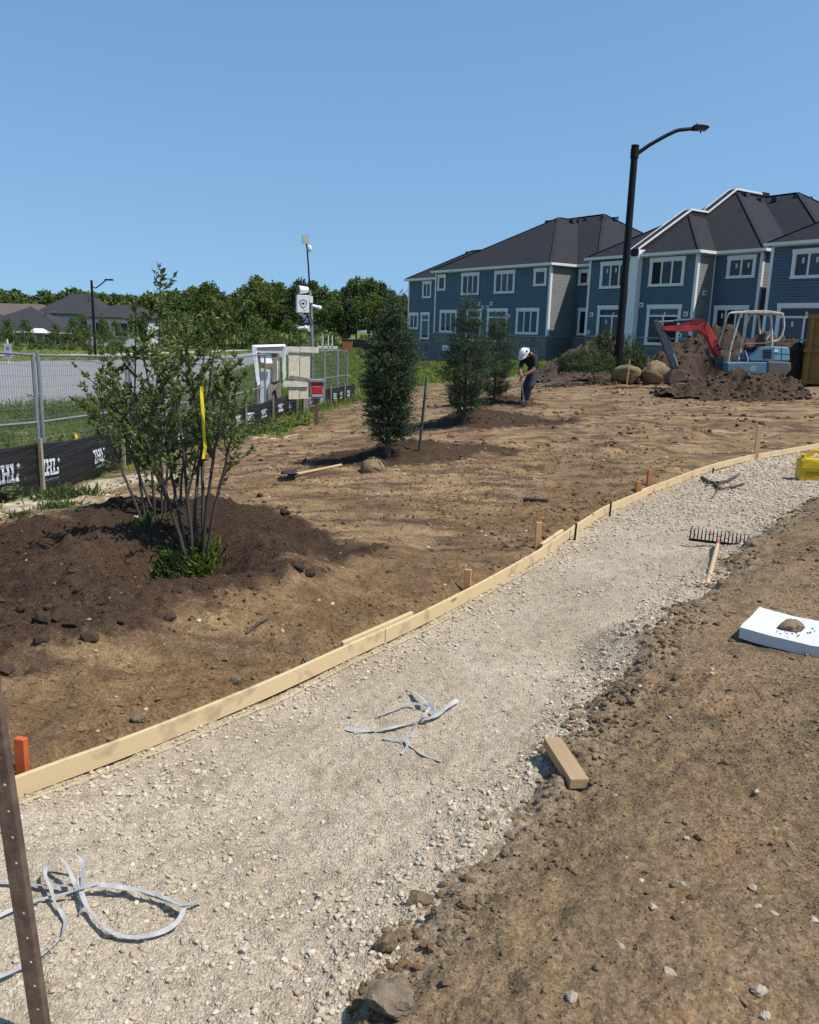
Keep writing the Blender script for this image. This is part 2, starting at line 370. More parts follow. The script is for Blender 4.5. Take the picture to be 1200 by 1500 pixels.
# ------------------------------------------------------------------ ground materials
def soil_material():
    m, nt, p = new_mat('soil'); L = nt.links.new
    a = N(nt, 'ShaderNodeAttribute', attribute_name='mask'); sp = N(nt, 'ShaderNodeSeparateColor'); L(a.outputs['Color'], sp.inputs[0])
    a2 = N(nt, 'ShaderNodeAttribute', attribute_name='zone'); sp2 = N(nt, 'ShaderNodeSeparateColor'); L(a2.outputs['Color'], sp2.inputs[0])
    big = noise_fac(nt, .75, 8, .66, .36, .62); mid = noise_fac(nt, 7, 6, .65, .36, .66); fine = noise_fac(nt, 60, 5, .7, .3, .7)
    streak = noise_fac(nt, 1.5, 8, .70, .45, .60, stretch=(.55, 2.4, 1)); speck = noise_fac(nt, 220, 2, .5, .66, .74)
    lot = mixc(nt, big, (.180, .111, .057), (.335, .228, .124))
    lot = mixc(nt, streak, lot, (.085, .057, .036))
    bank = mixc(nt, big, (.160, .111, .060), (.226, .159, .090))
    bank = mixc(nt, noise_fac(nt, 2.3, 5, .6, .5, .7), bank, (.24, .152, .085))
    bank = mixc(nt, noise_fac(nt, 3.7, 6, .65, .56, .68), bank, (.108, .078, .048))
    lot = mixc(nt, sp2.outputs[2], lot, mixc(nt, mid, (.120, .072, .036), (.190, .118, .060)))
    c = mixc(nt, sp2.outputs[0], lot, bank)
    c = mixc(nt, sp2.outputs[1], c, (.30, .235, .165))
    c = mixc(nt, sp.outputs[0], c, mixc(nt, big, (.038, .0225, .0135), (.058, .0355, .0215)))
    c = mixc(nt, sp.outputs[2], c, mixc(nt, mid, (.42, .35, .24), (.55, .47, .34)))
    gcol = mixc(nt, big, (.10, .138, .024), (.145, .175, .04)); gcol = mixc(nt, noise_fac(nt, .35, 4, .6, .5, .72), gcol, (.16, .135, .07))
    c = mixc(nt, sp.outputs[1], c, gcol)
    dk = N(nt, 'ShaderNodeMix', data_type='RGBA', blend_type='MULTIPLY'); dk.inputs[0].default_value = .26; L(c, dk.inputs[6])
    L(mixc(nt, mid, (.62, .62, .62), (1.25, 1.25, 1.25)), dk.inputs[7]); c = dk.outputs[2]
    d2 = N(nt, 'ShaderNodeMix', data_type='RGBA', blend_type='MULTIPLY'); d2.inputs[0].default_value = .4; L(c, d2.inputs[6])
    L(mixc(nt, fine, (.6, .6, .6), (1.3, 1.3, 1.3)), d2.inputs[7]); c = d2.outputs[2]
    for vs, vk in ((170.0, .55), (75.0, .40)):
        vg = N(nt, 'ShaderNodeTexVoronoi', Scale=vs); L(N(nt, 'ShaderNodeTexCoord').outputs['Object'], vg.inputs['Vector']); hs_ = N(nt, 'ShaderNodeSeparateColor'); L(vg.outputs['Color'], hs_.inputs[0])
        d3 = N(nt, 'ShaderNodeMix', data_type='RGBA', blend_type='MULTIPLY'); d3.inputs[0].default_value = vk; L(c, d3.inputs[6]); L(mixc(nt, hs_.outputs[0], (.5, .5, .5), (1.5, 1.5, 1.5)), d3.inputs[7]); c = d3.outputs[2]
    c = mixc(nt, speck, c, (.33, .28, .21))
    L(c, p.inputs['Base Color']); p.inputs['Roughness'].default_value = .95; p.inputs['Specular IOR Level'].default_value = .1
    s = N(nt, 'ShaderNodeMath', operation='ADD'); L(noise_fac(nt, 24, 8, .72, 0, 1), s.inputs[0])
    v = N(nt, 'ShaderNodeTexVoronoi', Scale=90.0); tc = N(nt, 'ShaderNodeTexCoord'); L(tc.outputs['Object'], v.inputs['Vector'])
    iv = N(nt, 'ShaderNodeMath', operation='MULTIPLY'); iv.inputs[1].default_value = -.25; L(v.outputs['Distance'], iv.inputs[0]); L(iv.outputs[0], s.inputs[1])
    bump(nt, p, s.outputs[0], .6, .022)
    return m
def gravel_material():
    m, nt, p = new_mat('crushed_limestone'); L = nt.links.new
    tc = N(nt, 'ShaderNodeTexCoord'); hs = []
    c = mixc(nt, noise_fac(nt, 1.5, 6, .6, .36, .66), (.392, .320, .232), (.502, .424, .322))
    c = mixc(nt, noise_fac(nt, 5, 6, .66, .52, .72), c, (.31, .245, .165))
    for sc, k in ((110, .55), (230, .5)):
        v = N(nt, 'ShaderNodeTexVoronoi', Scale=float(sc), feature='F1'); L(tc.outputs['Object'], v.inputs['Vector'])
        h = N(nt, 'ShaderNodeSeparateColor'); L(v.outputs['Color'], h.inputs[0])
        mm = N(nt, 'ShaderNodeMix', data_type='RGBA', blend_type='MULTIPLY'); mm.inputs[0].default_value = k
        L(c, mm.inputs[6]); L(mixc(nt, h.outputs[0], (.62, .60, .58), (1.28, 1.28, 1.26)), mm.inputs[7]); c = mm.outputs[2]
        d = N(nt, 'ShaderNodeMath', operation='MULTIPLY'); d.inputs[1].default_value = -1.0 if sc < 200 else -.5; L(v.outputs['Distance'], d.inputs[0]); hs.append(d.outputs[0])
    L(c, p.inputs['Base Color']); p.inputs['Roughness'].default_value = .95; p.inputs['Specular IOR Level'].default_value = .15
    s = N(nt, 'ShaderNodeMath', operation='ADD'); L(hs[0], s.inputs[0]); L(hs[1], s.inputs[1])
    s2 = N(nt, 'ShaderNodeMath', operation='ADD'); L(s.outputs[0], s2.inputs[0]); L(noise_fac(nt, 40, 6, .7, 0, 1.4), s2.inputs[1])
    bump(nt, p, s2.outputs[0], .75, .009)
    return m
M_SOIL = soil_material(); M_GRAVEL = gravel_material()
M_ROAD = mat('weathered_asphalt', (.235, .228, .218), .9, (.20, .195, .188), 1.5, bmp=.2, bscale=200)
M_CONC = mat('pale_concrete', (.46, .44, .40), .9, (.40, .38, .34), 2)

# ------------------------------------------------------------------ ground
def poly_in(P, x, y): return sd_poly(np.array(P, float), x, y) < 0
NEAR_EDGE = [(-60, 24.5), (-30, 25.5), (-13.7, 27.0), (-11.8, 31), (-11, 42), (-11.8, 60), (-13.5, 95), (-15, 130)]
FAR_EDGE = [(-60, 52), (-40, 54), (-29, 56), (-22, 66), (-18.5, 85), (-18.2, 100), (-19, 130)]
ROAD = NEAR_EDGE + FAR_EDGE[::-1]
WALK = [(-80, 62), (-45, 64), (-33.4, 67), (-28, 76), (-24, 96), (-22, 130), (-20.4, 130), (-22.2, 96), (-26.2, 75), (-32.4, 65.3), (-45, 62.4), (-80, 60.4)]
def build_ground():
    rs = [.75]
    while rs[-1] < 900:
        r = rs[-1]; rs.append(r * (1 + (.0043 if r < 11 else .0085 if r < 30 else .012 if r < 130 else .05)))
    rs = np.array(rs); fine = np.arange(-33, 33.001, .24); coarse = np.arange(36, 327, 3.0)
    th = np.radians(np.concatenate([fine, coarse])); nr, ntq = len(rs), len(th)
    R, T = np.meshgrid(rs, th, indexing='ij'); x = (R * np.sin(T)).ravel(); y = (R * np.cos(T)).ravel()
    x = np.append(x, 0.0); y = np.append(y, 0.0); z = H(x, y); z[-1] = z[:ntq].mean()
    i = np.arange(nr - 1)[:, None] * ntq; j = np.arange(ntq)[None]; jn = (j + 1) % ntq
    F = np.stack([i + j, i + jn, i + ntq + jn, i + ntq + j], -1).reshape(-1, 4)[:, ::-1]
    cx = x[F].mean(1); cy = y[F].mean(1)
    cls = np.zeros(len(F), int); nearf = cx ** 2 + cy ** 2 < 500
    cls[nearf] = np.where(in_path(cx[nearf], cy[nearf]), 1, 0)
    fr = (cx < 0) & (cy > 20) & (cy < 132); q = np.zeros(fr.sum(), int)
    q[poly_in(ROAD, cx[fr], cy[fr])] = 2; q[poly_in(WALK, cx[fr], cy[fr])] = 3; cls[fr] = q
    dk = dark_mask(x, y); gr = grass_mask(x, y); sa = sand_mask(x, y) * (1 - dk)
    a, b = path_edges(x, y); zone_bank = ss(.3, -.1, b)
    fines = ss(-.28, .02, b) * .75 * ss(0, .1, a) * (1 - ss(5.5, 9, y) * .3)
    mask = np.stack([dk, gr * (1 - dk) * (1 - sa), sa, np.ones_like(dk)], -1); moist = ss(-1.25, -.45, a) * ss(0, -.02, a) * ss(11, 7, y) * ss(-.45, .15, fbm(x * 1.6, y * 1.6, 91, 4) + .25 * ss(-.7, -.2, a)) * .9
    zone = np.stack([zone_bank, fines, moist, np.ones_like(dk)], -1)
    V = np.stack([x, y, z], -1); tri = np.stack([np.full(ntq, len(x) - 1), np.arange(ntq), (np.arange(ntq) + 1) % ntq], -1)[:, ::-1]
    for c, nm, mt in ((0, 'ground', M_SOIL), (1, 'gravel_path', M_GRAVEL), (2, 'road', M_ROAD), (3, 'footpath', M_CONC)):
        f = F[cls == c]; fs = [f] + ([tri] if c == 0 else [])
        used = np.unique(np.concatenate([q.ravel() for q in fs])); rm = np.zeros(len(V), np.int32); rm[used] = np.arange(len(used))
        me = np_mesh(nm, V[used], [rm[q] for q in fs], mt, True, {'mask': mask[used], 'zone': zone[used]})
        o = link(nm, me); o['kind'] = 'structure'
build_ground()

# ------------------------------------------------------------------ loose stones, clods
def ico():
    t = (1 + sqrt(5)) / 2
    V = np.array([(-1, t, 0), (1, t, 0), (-1, -t, 0), (1, -t, 0), (0, -1, t), (0, 1, t), (0, -1, -t), (0, 1, -t), (t, 0, -1), (t, 0, 1), (-t, 0, -1), (-t, 0, 1)], float)
    F = np.array([(0, 11, 5), (0, 5, 1), (0, 1, 7), (0, 7, 10), (0, 10, 11), (1, 5, 9), (5, 11, 4), (11, 10, 2), (10, 7, 6), (7, 1, 8), (3, 9, 4), (3, 4, 2), (3, 2, 6), (3, 6, 8), (3, 8, 9), (4, 9, 5), (2, 4, 11), (6, 2, 10), (8, 6, 7), (9, 8, 1)])
    return V / np.linalg.norm(V[0]), F
ICO_V, ICO_F = ico()
OCT_V = np.array([(1, 0, 0), (-1, 0, 0), (0, 1, 0), (0, -1, 0), (0, 0, 1), (0, 0, -1)], float); OCT_F = np.array([(0, 2, 4), (2, 1, 4), (1, 3, 4), (3, 0, 4), (2, 0, 5), (1, 2, 5), (3, 1, 5), (0, 3, 5)])
CRUMB_VARS = np.stack([(OCT_V + rng.uniform(-.38, .38, (6, 3))) * np.array([1, rng.uniform(.6, 1), rng.uniform(.5, .85)]) for _ in range(16)])
STONE_VARS = np.stack([ICO_V * (1 + rng.uniform(-.32, .25, (12, 1))) * np.array([1, rng.uniform(.6, .95), rng.uniform(.45, .8)]) for _ in range(16)])
def scatter_mesh(name, x, y, size, m, sink=.25, lift=0.0, z=None, crumb=False):
    n = len(x); z = H(x, y) if z is None else z
    v = (CRUMB_VARS if crumb else STONE_VARS)[rng.integers(0, 16, n)] * size[:, None, None] * .5
    a = rng.uniform(0, 2 * pi, n); c, s = np.cos(a)[:, None], np.sin(a)[:, None]; t = rng.uniform(-.5, .5, n); ct, st = np.cos(t)[:, None], np.sin(t)[:, None]
    X, Y, Z = v[..., 0], v[..., 1], v[..., 2]
    Y, Z = Y * ct - Z * st, Y * st + Z * ct
    X, Y = X * c - Y * s, X * s + Y * c
    V = np.stack([X + x[:, None], Y + y[:, None], Z + (z + size * (.32 - sink) + lift)[:, None]], -1).reshape(-1, 3)
    F = ((OCT_F if crumb else ICO_F)[None] + (np.arange(n) * (6 if crumb else 12))[:, None, None]).reshape(-1, 3)
    o = link(name, np_mesh(name, V, F, m)); o['kind'] = 'stuff'; return o
def sample(n, x0, x1, y0, y1, f):
    x = rng.uniform(x0, x1, n); y = rng.uniform(y0, y1, n); k = f(x, y) > rng.uniform(0, 1, n)
    ang = np.abs(np.arctan2(x, y)); k &= ang < radians(31); return x[k], y[k]
def gravel():
    X, Y, Sz = [], [], []
    def clean(x, y):          # how washed clean and coarse the stone is: rows by the board and along the right edge
        a, b = path_edges(x, y)
        c = .20 + .80 * ss(.42, .06, a) + .95 * ss(.30, .05, b) * ss(5.5, 3.5, y) + .8 * ss(6, 8.5, y) + .45 * ss(-.05, .4, fbm(x * 1.6, y * 1.6, 55, 3))
        c += .8 * np.exp(-((side(LEFT, x, y) - .75 - .1 * y) / .22) ** 2) * ss(3.2, 4.5, y)
        return np.clip(c, 0, 1)
    def f(x, y): return in_path(x, y) * clean(x, y)
    for n, y0, y1, lo, hi, p in ((90000, .9, 3.2, .004, .025, 2.4), (50000, 3.2, 6, .007, .030, 2.0), (36000, 6, 10, .014, .036, 1.4), (18000, 10, 15, .022, .048, 1.2)):
        x, y = sample(n, -2.5, 9, y0, y1, f); q = rng.uniform(0, 1, len(x)) ** p
        X.append(x); Y.append(y); Sz.append(lo + (hi - lo) * q * (.55 + .45 * clean(x, y)))
    x, y, s = map(np.concatenate, (X, Y, Sz))
    scatter_mesh('gravel', x, y, s, M_STONE, .2)
    def f2(x, y): return in_path(x, y) * np.clip(.45 + .9 * fbm(x * 2.3, y * 2.3, 57, 4), .08, 1)
    P = []
    for n, y0, y1, lo, hi in ((150000, .9, 3.0, .0022, .0085), (100000, 3.0, 5.5, .004, .011), (60000, 5.5, 9, .008, .016)):
        x, y = sample(n, -2.5, 6, y0, y1, f2); P.append((x, y, lo + (hi - lo) * rng.uniform(0, 1, len(x)) ** 1.8))
    scatter_mesh('gravel_fines', *map(np.concatenate, zip(*P)), M_STONE, .2, crumb=True)
M_STONE = island_mat('limestone_chips', [(.30, .24, .168), (.42, .345, .245), (.52, .445, .33), (.37, .30, .208), (.575, .50, .385), (.44, .385, .31)], .9, bmp=.4)
M_CLOD = island_mat('soil_clods', [(.115, .070, .035), (.185, .114, .059), (.075, .046, .026), (.145, .09, .047), (.225, .145, .078)], .95, bmp=.5)
M_DARKCLOD = island_mat('topsoil_clods', [(.040, .024, .0145), (.062, .038, .023), (.030, .0185, .0115), (.050, .031, .019)], .95, bmp=.5)
M_PEBBLE = island_mat('pale_pebbles', [(.36, .30, .22), (.48, .42, .33), (.26, .215, .155), (.40, .35, .29)], .85, bmp=.3)
gravel()
M_BANKCLOD = island_mat('bank_crumbs', [(.132, .089, .049), (.182, .126, .070), (.245, .175, .102), (.10, .067, .037), (.157, .107, .06)], .95, bmp=.5)
def clods():
    def lotf(x, y):
        a, b = path_edges(x, y); n = fbm(x * 1.7, y * 1.7, 61, 3)
        return (a < -.03) * (.12 + ss(-.15, .5, n + .35 * ss(-.5, -.1, a)) + .6 * ss(-.9, -.3, a) * ss(9, 6, y)) * (1 - dark_mask(x, y) * .9) * (1 - grass_mask(x, y))
    def bankf(x, y):
        a, b = path_edges(x, y); n = fbm(x * 1.9, y * 1.9, 62, 3)
        return (b < .05) * np.clip(.10 + ss(-.05, .5, n) * .5 + ss(-.35, .02, b), 0, 1)
    def darkf(x, y): return dark_mask(x, y) * ss(-.25, .5, fbm(x * 2, y * 2, 63, 3) + .5 * ss(4.6, 3.6, y))
    P = []
    for n, y0, y1, lo, hi, p in ((14000, 2.3, 6, .006, .045, 3.4), (13000, 6, 12, .012, .065, 3.2), (13000, 12, 32, .03, .15, 3.2)):
        x, y = sample(n, -6 if y1 < 13 else -4, 3.5 if y1 < 13 else 16, y0, y1, lotf); P.append((x, y, lo + (hi - lo) * rng.uniform(0, 1, len(x)) ** p))
    scatter_mesh('soil_clods', *map(np.concatenate, zip(*P)), M_CLOD, .3); P = []
    for n, y0, y1, lo, hi, p in ((42000, .9, 3.2, .003, .034, 4.6), (30000, 3.2, 8, .007, .05, 4.0)):
        x, y = sample(n, -.3, 5.5, y0, y1, bankf); P.append((x, y, lo + (hi - lo) * rng.uniform(0, 1, len(x)) ** p))
    scatter_mesh('bank_crumbs', *map(np.concatenate, zip(*P)), M_BANKCLOD, .3)
    def edgef(x, y):
        a, b = path_edges(x, y); return (np.abs(b + .06) < .11) * ss(-.2, .3, fbm(x * 3, y * 3, 64, 2))
    x, y = sample(26000, -.4, 1.6, 1.3, 4.6, edgef); x, y = x[:480], y[:480]
    scatter_mesh('edge_clods', x, y, .007 + .036 * rng.uniform(0, 1, len(x)) ** 3, M_CLOD, .2)
    x, y = sample(22000, -4.5, 3.5, 3, 23, darkf); s = (.010 + .075 * rng.uniform(0, 1, len(x)) ** 2.8 * (.6 + .7 * ss(4.6, 3.6, y))) * np.where(y > 8, 1.5, 1)
    scatter_mesh('topsoil_clods', x, y, s, M_DARKCLOD, .3)
    def b2(x, y): return (path_edges(x, y)[1] < .02) * np.clip(.5 + 1.1 * fbm(x * 1.6, y * 1.6, 66, 4), .10, 1)
    P = []
    for n, y0, y1, lo, hi in ((120000, .9, 2.6, .0022, .009), (90000, 2.6, 5.5, .0045, .013)):
        x, y = sample(n, -.3, 4, y0, y1, b2); P.append((x, y, lo + (hi - lo) * rng.uniform(0, 1, len(x)) ** 2.2))
    scatter_mesh('bank_fines', *map(np.concatenate, zip(*P)), M_BANKCLOD, .25, crumb=True)
    def l2(x, y): return (path_edges(x, y)[0] < -.03) * np.clip(.4 + 1.1 * fbm(x * 1.6, y * 1.6, 67, 4), .06, 1) * (1 - dark_mask(x, y)) * (1 - grass_mask(x, y))
    P = []
    for n, y0, y1, lo, hi in ((45000, 2.4, 6, .006, .017), (36000, 6, 12, .012, .028)):
        x, y = sample(n, -4, 2.6, y0, y1, l2); P.append((x, y, lo + (hi - lo) * rng.uniform(0, 1, len(x)) ** 2.2))
    scatter_mesh('lot_fines', *map(np.concatenate, zip(*P)), M_CLOD, .25, crumb=True)
    def d2(x, y): return dark_mask(x, y) * np.clip(.5 + 1.0 * fbm(x * 1.6, y * 1.6, 68, 4), .1, 1)
    x, y = sample(42000, -4.4, 0, 3, 7.5, d2); scatter_mesh('topsoil_fines', x, y, .006 + .014 * rng.uniform(0, 1, len(x)) ** 2.2, M_DARKCLOD, .25, crumb=True)
    def pebf(x, y):
        a, b = path_edges(x, y); return ((b < 0) | (a < -.05)) * (1 - dark_mask(x, y) * .8) * (1 - grass_mask(x, y)) * .5
    x, y = sample(3400, -5, 6, 1, 12, pebf); scatter_mesh('pale_pebbles', x, y, (.005 + .028 * rng.uniform(0, 1, len(x)) ** 3.5) * (.6 + y / 8), M_PEBBLE, .3)
clods()

# countable larger stones and lumps of earth
def stone_thing(name, label, cat, p, size, m, group=None, seed=0, flat=.7):
    r = random.Random(seed); V, F = ICO_V, ICO_F
    mbv = [tuple(v) for v in V]; fs = [tuple(f) for f in F]; cache = {}; nf = []
    def midp(a, b):
        k = (min(a, b), max(a, b))
        if k not in cache:
            q = np.array(mbv[a]) + np.array(mbv[b]); q = q / np.linalg.norm(q); mbv.append(tuple(q)); cache[k] = len(mbv) - 1
        return cache[k]
    for _ in range(3):
        nf = []; cache.clear()
        for a, b, c in fs:
            i, j, k = midp(a, b), midp(b, c), midp(c, a); nf += [(a, i, k), (b, j, i), (c, k, j), (i, j, k)]
        fs = nf
    P = np.array(mbv); o = r.uniform(0, 99)
    d = 1 + .55 * fbm(P[:, 0] * 1.1 + o, P[:, 1] * 1.1 + P[:, 2] * .8, seed, 3) + .18 * fbm(P[:, 0] * 4 + o, P[:, 2] * 4 + P[:, 1] * 3, seed + 5, 2)
    if 'clod' in name or 'lump' in name: d = d + .35 * np.maximum(fbm(P[:, 0] * 2.6 + o, P[:, 1] * 2.6 + P[:, 2] * 2.2, seed + 9, 3, .65), -.2)
    for _ in range(9):        # broken facets
        nrm = np.array([r.gauss(0, 1) for _ in range(3)]); nrm /= np.linalg.norm(nrm); h = r.uniform(.68, .95); q = (P * d[:, None]) @ nrm; d = np.where(q > h, d * h / np.maximum(q, 1e-6), d)
    P = P * d[:, None] * np.array([1, r.uniform(.7, .95), flat]) * size / 2
    a = r.uniform(0, 6.28); P = np.stack([P[:, 0] * cos(a) - P[:, 1] * sin(a), P[:, 0] * sin(a) + P[:, 1] * cos(a), P[:, 2] + size * flat * .5 * .55], -1)
    me = np_mesh(name, P, np.array(fs), m, True); me.set_sharp_from_angle(angle=radians(22)); ob = link(name, me); ob.location = Vector(p) - Vector((0, 0, size * flat * .16 if name != 'slab_stone' else 0))
    return tag(ob, label, cat, group)
M_ROCK = mat('field_stone', (.23, .17, .108), .92, (.13, .096, .062), 26, bmp=.9, bscale=90, bdist=.012)
M_EARTH = mat('dry_earth', (.20, .142, .084), .95, (.12, .083, .049), 40, bmp=1.0, bscale=110, bdist=.012)
M_DKEARTH = mat('damp_earth', (.052, .030, .019), .95, (.035, .021, .013), 12, bmp=.8, bscale=45, bdist=.012)
M_PALEROCK = mat('pale_stone', (.38, .32, .235), .9, (.27, .22, .16), 30, bmp=.5, bscale=90)
stone_thing('boulder', 'rounded dusty grey brown boulder at the gravel edge, largest stone in the foreground', 'rock', ground_at(573, 1482) + Vector((0, 0, .014)), .125, M_ROCK, seed=11, flat=.5)
for i, (px, py, d, m, lb) in enumerate([(618, 1322, .075, M_EARTH, 'lumpy brown clod on the gravel edge, largest of the clods up from the boulder'), (566, 1388, .06, M_EARTH, 'rust brown wedge shaped clod standing in a dark hollow above the boulder'),
        (585, 1372, .045, M_EARTH, 'small broken clod just right of the wedge shaped clod'), (640, 1340, .04, M_EARTH, 'small brown clod touching the largest clod'), (685, 1322, .05, M_EARTH, 'crumbly clod on the soil side of the gravel edge'),
        (742, 1250, .04, M_ROCK, 'brown stone at the gravel edge below the wood block'), (790, 1268, .04, M_EARTH, 'dark clod on the soil bank below the wood block'), (872, 1058, .05, M_EARTH, 'dark clod at the gravel edge above the wood block'),
        (938, 985, .05, M_EARTH, 'dark clod at the gravel edge nearer to the rake'), (980, 1015, .05, M_EARTH, 'half buried clod on the bank below the white foam slab'), (1062, 1118, .04, M_ROCK, 'grey brown stone alone on the upper right bank'),
        (345, 1000, .08, M_EARTH, 'tan lump of earth behind the middle of the nearest board'), (450, 968, .07, M_EARTH, 'grey clod against the board near its splice'), (205, 1058, .07, M_EARTH, 'flat clod behind the nearest board')]):
    stone_thing('clod' if m is M_EARTH else 'stone', lb, 'clod' if m is M_EARTH else 'stone', ground_at(px, py), d, m, seed=20 + i)
for i, (px, py, d) in enumerate([(437, 848, .085), (455, 855, .075), (432, 802, .09), (472, 846, .05), (418, 758, .09), (381, 729, .09), (490, 822, .05)]):
    stone_thing('soil_lump', ['roundest soil lump of the pair below the planted saucers', 'soil lump close beside the roundest lump', 'cracked dark soil lump right of the front shrub', 'small soil lump right of the pair', 'black lump at the edge of the dark soil', 'dark lump alone on pale ground beyond the dark soil', 'small lump on the tan ground above the board splice'][i], 'soil lump', ground_at(px, py), d, M_DKEARTH, seed=50 + i)
for i, (px, py, d) in enumerate([(980, 1430, .035), (998, 1208 + 90, .026), (1108, 1335, .028), (1103, 1308, .024), (1134, 1345, .02), (1110, 1460, .035), (1120, 1496, .03), (838, 1468, .03), (910, 1388, .022), (1135, 1220, .022), (1005, 1233, .02), (902, 1163, .02), (365, 1370, .03), (270, 1375, .032), (212, 1342, .02), (378, 1408, .022), (180, 1395, .02), (517, 1052, .04), (676, 1141, .024), (560, 1260, .02)]):
    stone_thing('pebble', 'pale rounded pebble lying loose on the soil bank' if px > 700 else 'pale loose pebble lying on the raked gravel', 'pebble', ground_at(px, py), d, M_PALEROCK, 'pebbles on the soil bank' if px > 700 else 'pebbles on the raked gravel', seed=80 + i, flat=.6)

# ------------------------------------------------------------------ townhouses
M_SIDING = mat('blue_lap_siding', (.078, .126, .172), .55, (.068, .111, .153), .8, bmp=.06, bscale=30, spec=.35)
M_RETSIDING = mat('sunlit_return_siding', (.235, .235, .225), .5, (.205, .205, .195), .8, spec=.5)  # same lap siding as the fronts, sunlight painted in as a lighter grey
M_TRIM = mat('white_trim', (.74, .74, .72), .5, (.68, .68, .67), 2)
M_GLASS, _nt, _p = new_mat('dark_window_glass')
_p.inputs['Base Color'].default_value = (.018, .025, .034, 1); _p.inputs['Roughness'].default_value = .04; _p.inputs['Specular IOR Level'].default_value = .3
_oi = N(_nt, 'ShaderNodeObjectInfo'); _nt.links.new(mixc(_nt, _oi.outputs['Random'], (.010, .013, .017), (.050, .066, .082)), _p.inputs['Base Color'])
M_VOID = mat('dark_interior', (.012, .011, .01), .9)
M_STICKER = mat('white_sticker', (.6, .62, .62), .7)
def shingle_material():
    m, nt, p = new_mat('asphalt_shingles'); L = nt.links.new
    tc = N(nt, 'ShaderNodeTexCoord'); mp = N(nt, 'ShaderNodeMapping'); mp.inputs['Scale'].default_value = (.8, .8, 5); L(tc.outputs['Object'], mp.inputs[0])
    n = N(nt, 'ShaderNodeTexNoise', Scale=2.6, Detail=3.0); L(mp.outputs[0], n.inputs[0])
    c = mixc(nt, n.outputs[0], (.007, .0072, .009), (.042, .042, .046)); L(c, p.inputs['Base Color'])
    sx = N(nt, 'ShaderNodeSeparateXYZ'); L(tc.outputs['Object'], sx.inputs[0])
    fr = N(nt, 'ShaderNodeMath', operation='MULTIPLY'); fr.inputs[1].default_value = 11.0; L(sx.outputs[2], fr.inputs[0])
    f2 = N(nt, 'ShaderNodeMath', operation='FRACT'); L(fr.outputs[0], f2.inputs[0])
    bump(nt, p, f2.outputs[0], .5, .02); p.inputs['Roughness'].default_value = .92; p.inputs['Specular IOR Level'].default_value = .25
    return m
M_SHINGLE = shingle_material()
M_STONE1 = mat('grey_stone_veneer', (.115, .112, .112), .9, (.085, .083, .085), 5, bmp=.5, bscale=14, bdist=.02)
M_STONEV = island_mat('stone_veneer', [(.17, .166, .168), (.22, .21, .20), (.14, .138, .145), (.255, .24, .215), (.19, .185, .185)], .9, bmp=.5)
M_METALGREY = mat('dark_vent_metal', (.03, .03, .032), .6)

HROT = Matrix(((.56022862, .82833803, 0), (-.82833803, .56022862, 0), (0, 0, 1)))
def hw(u, w, z=0): return (2.4 + .56022862 * u + .82833803 * w, 77.0 - .82833803 * u + .56022862 * w, z)
def house_root(label): return thing('townhouse_block', label, 'townhouse', (2.4, 77.0, 0), atan2(-.82833803, .56022862), 'blue townhouse blocks')

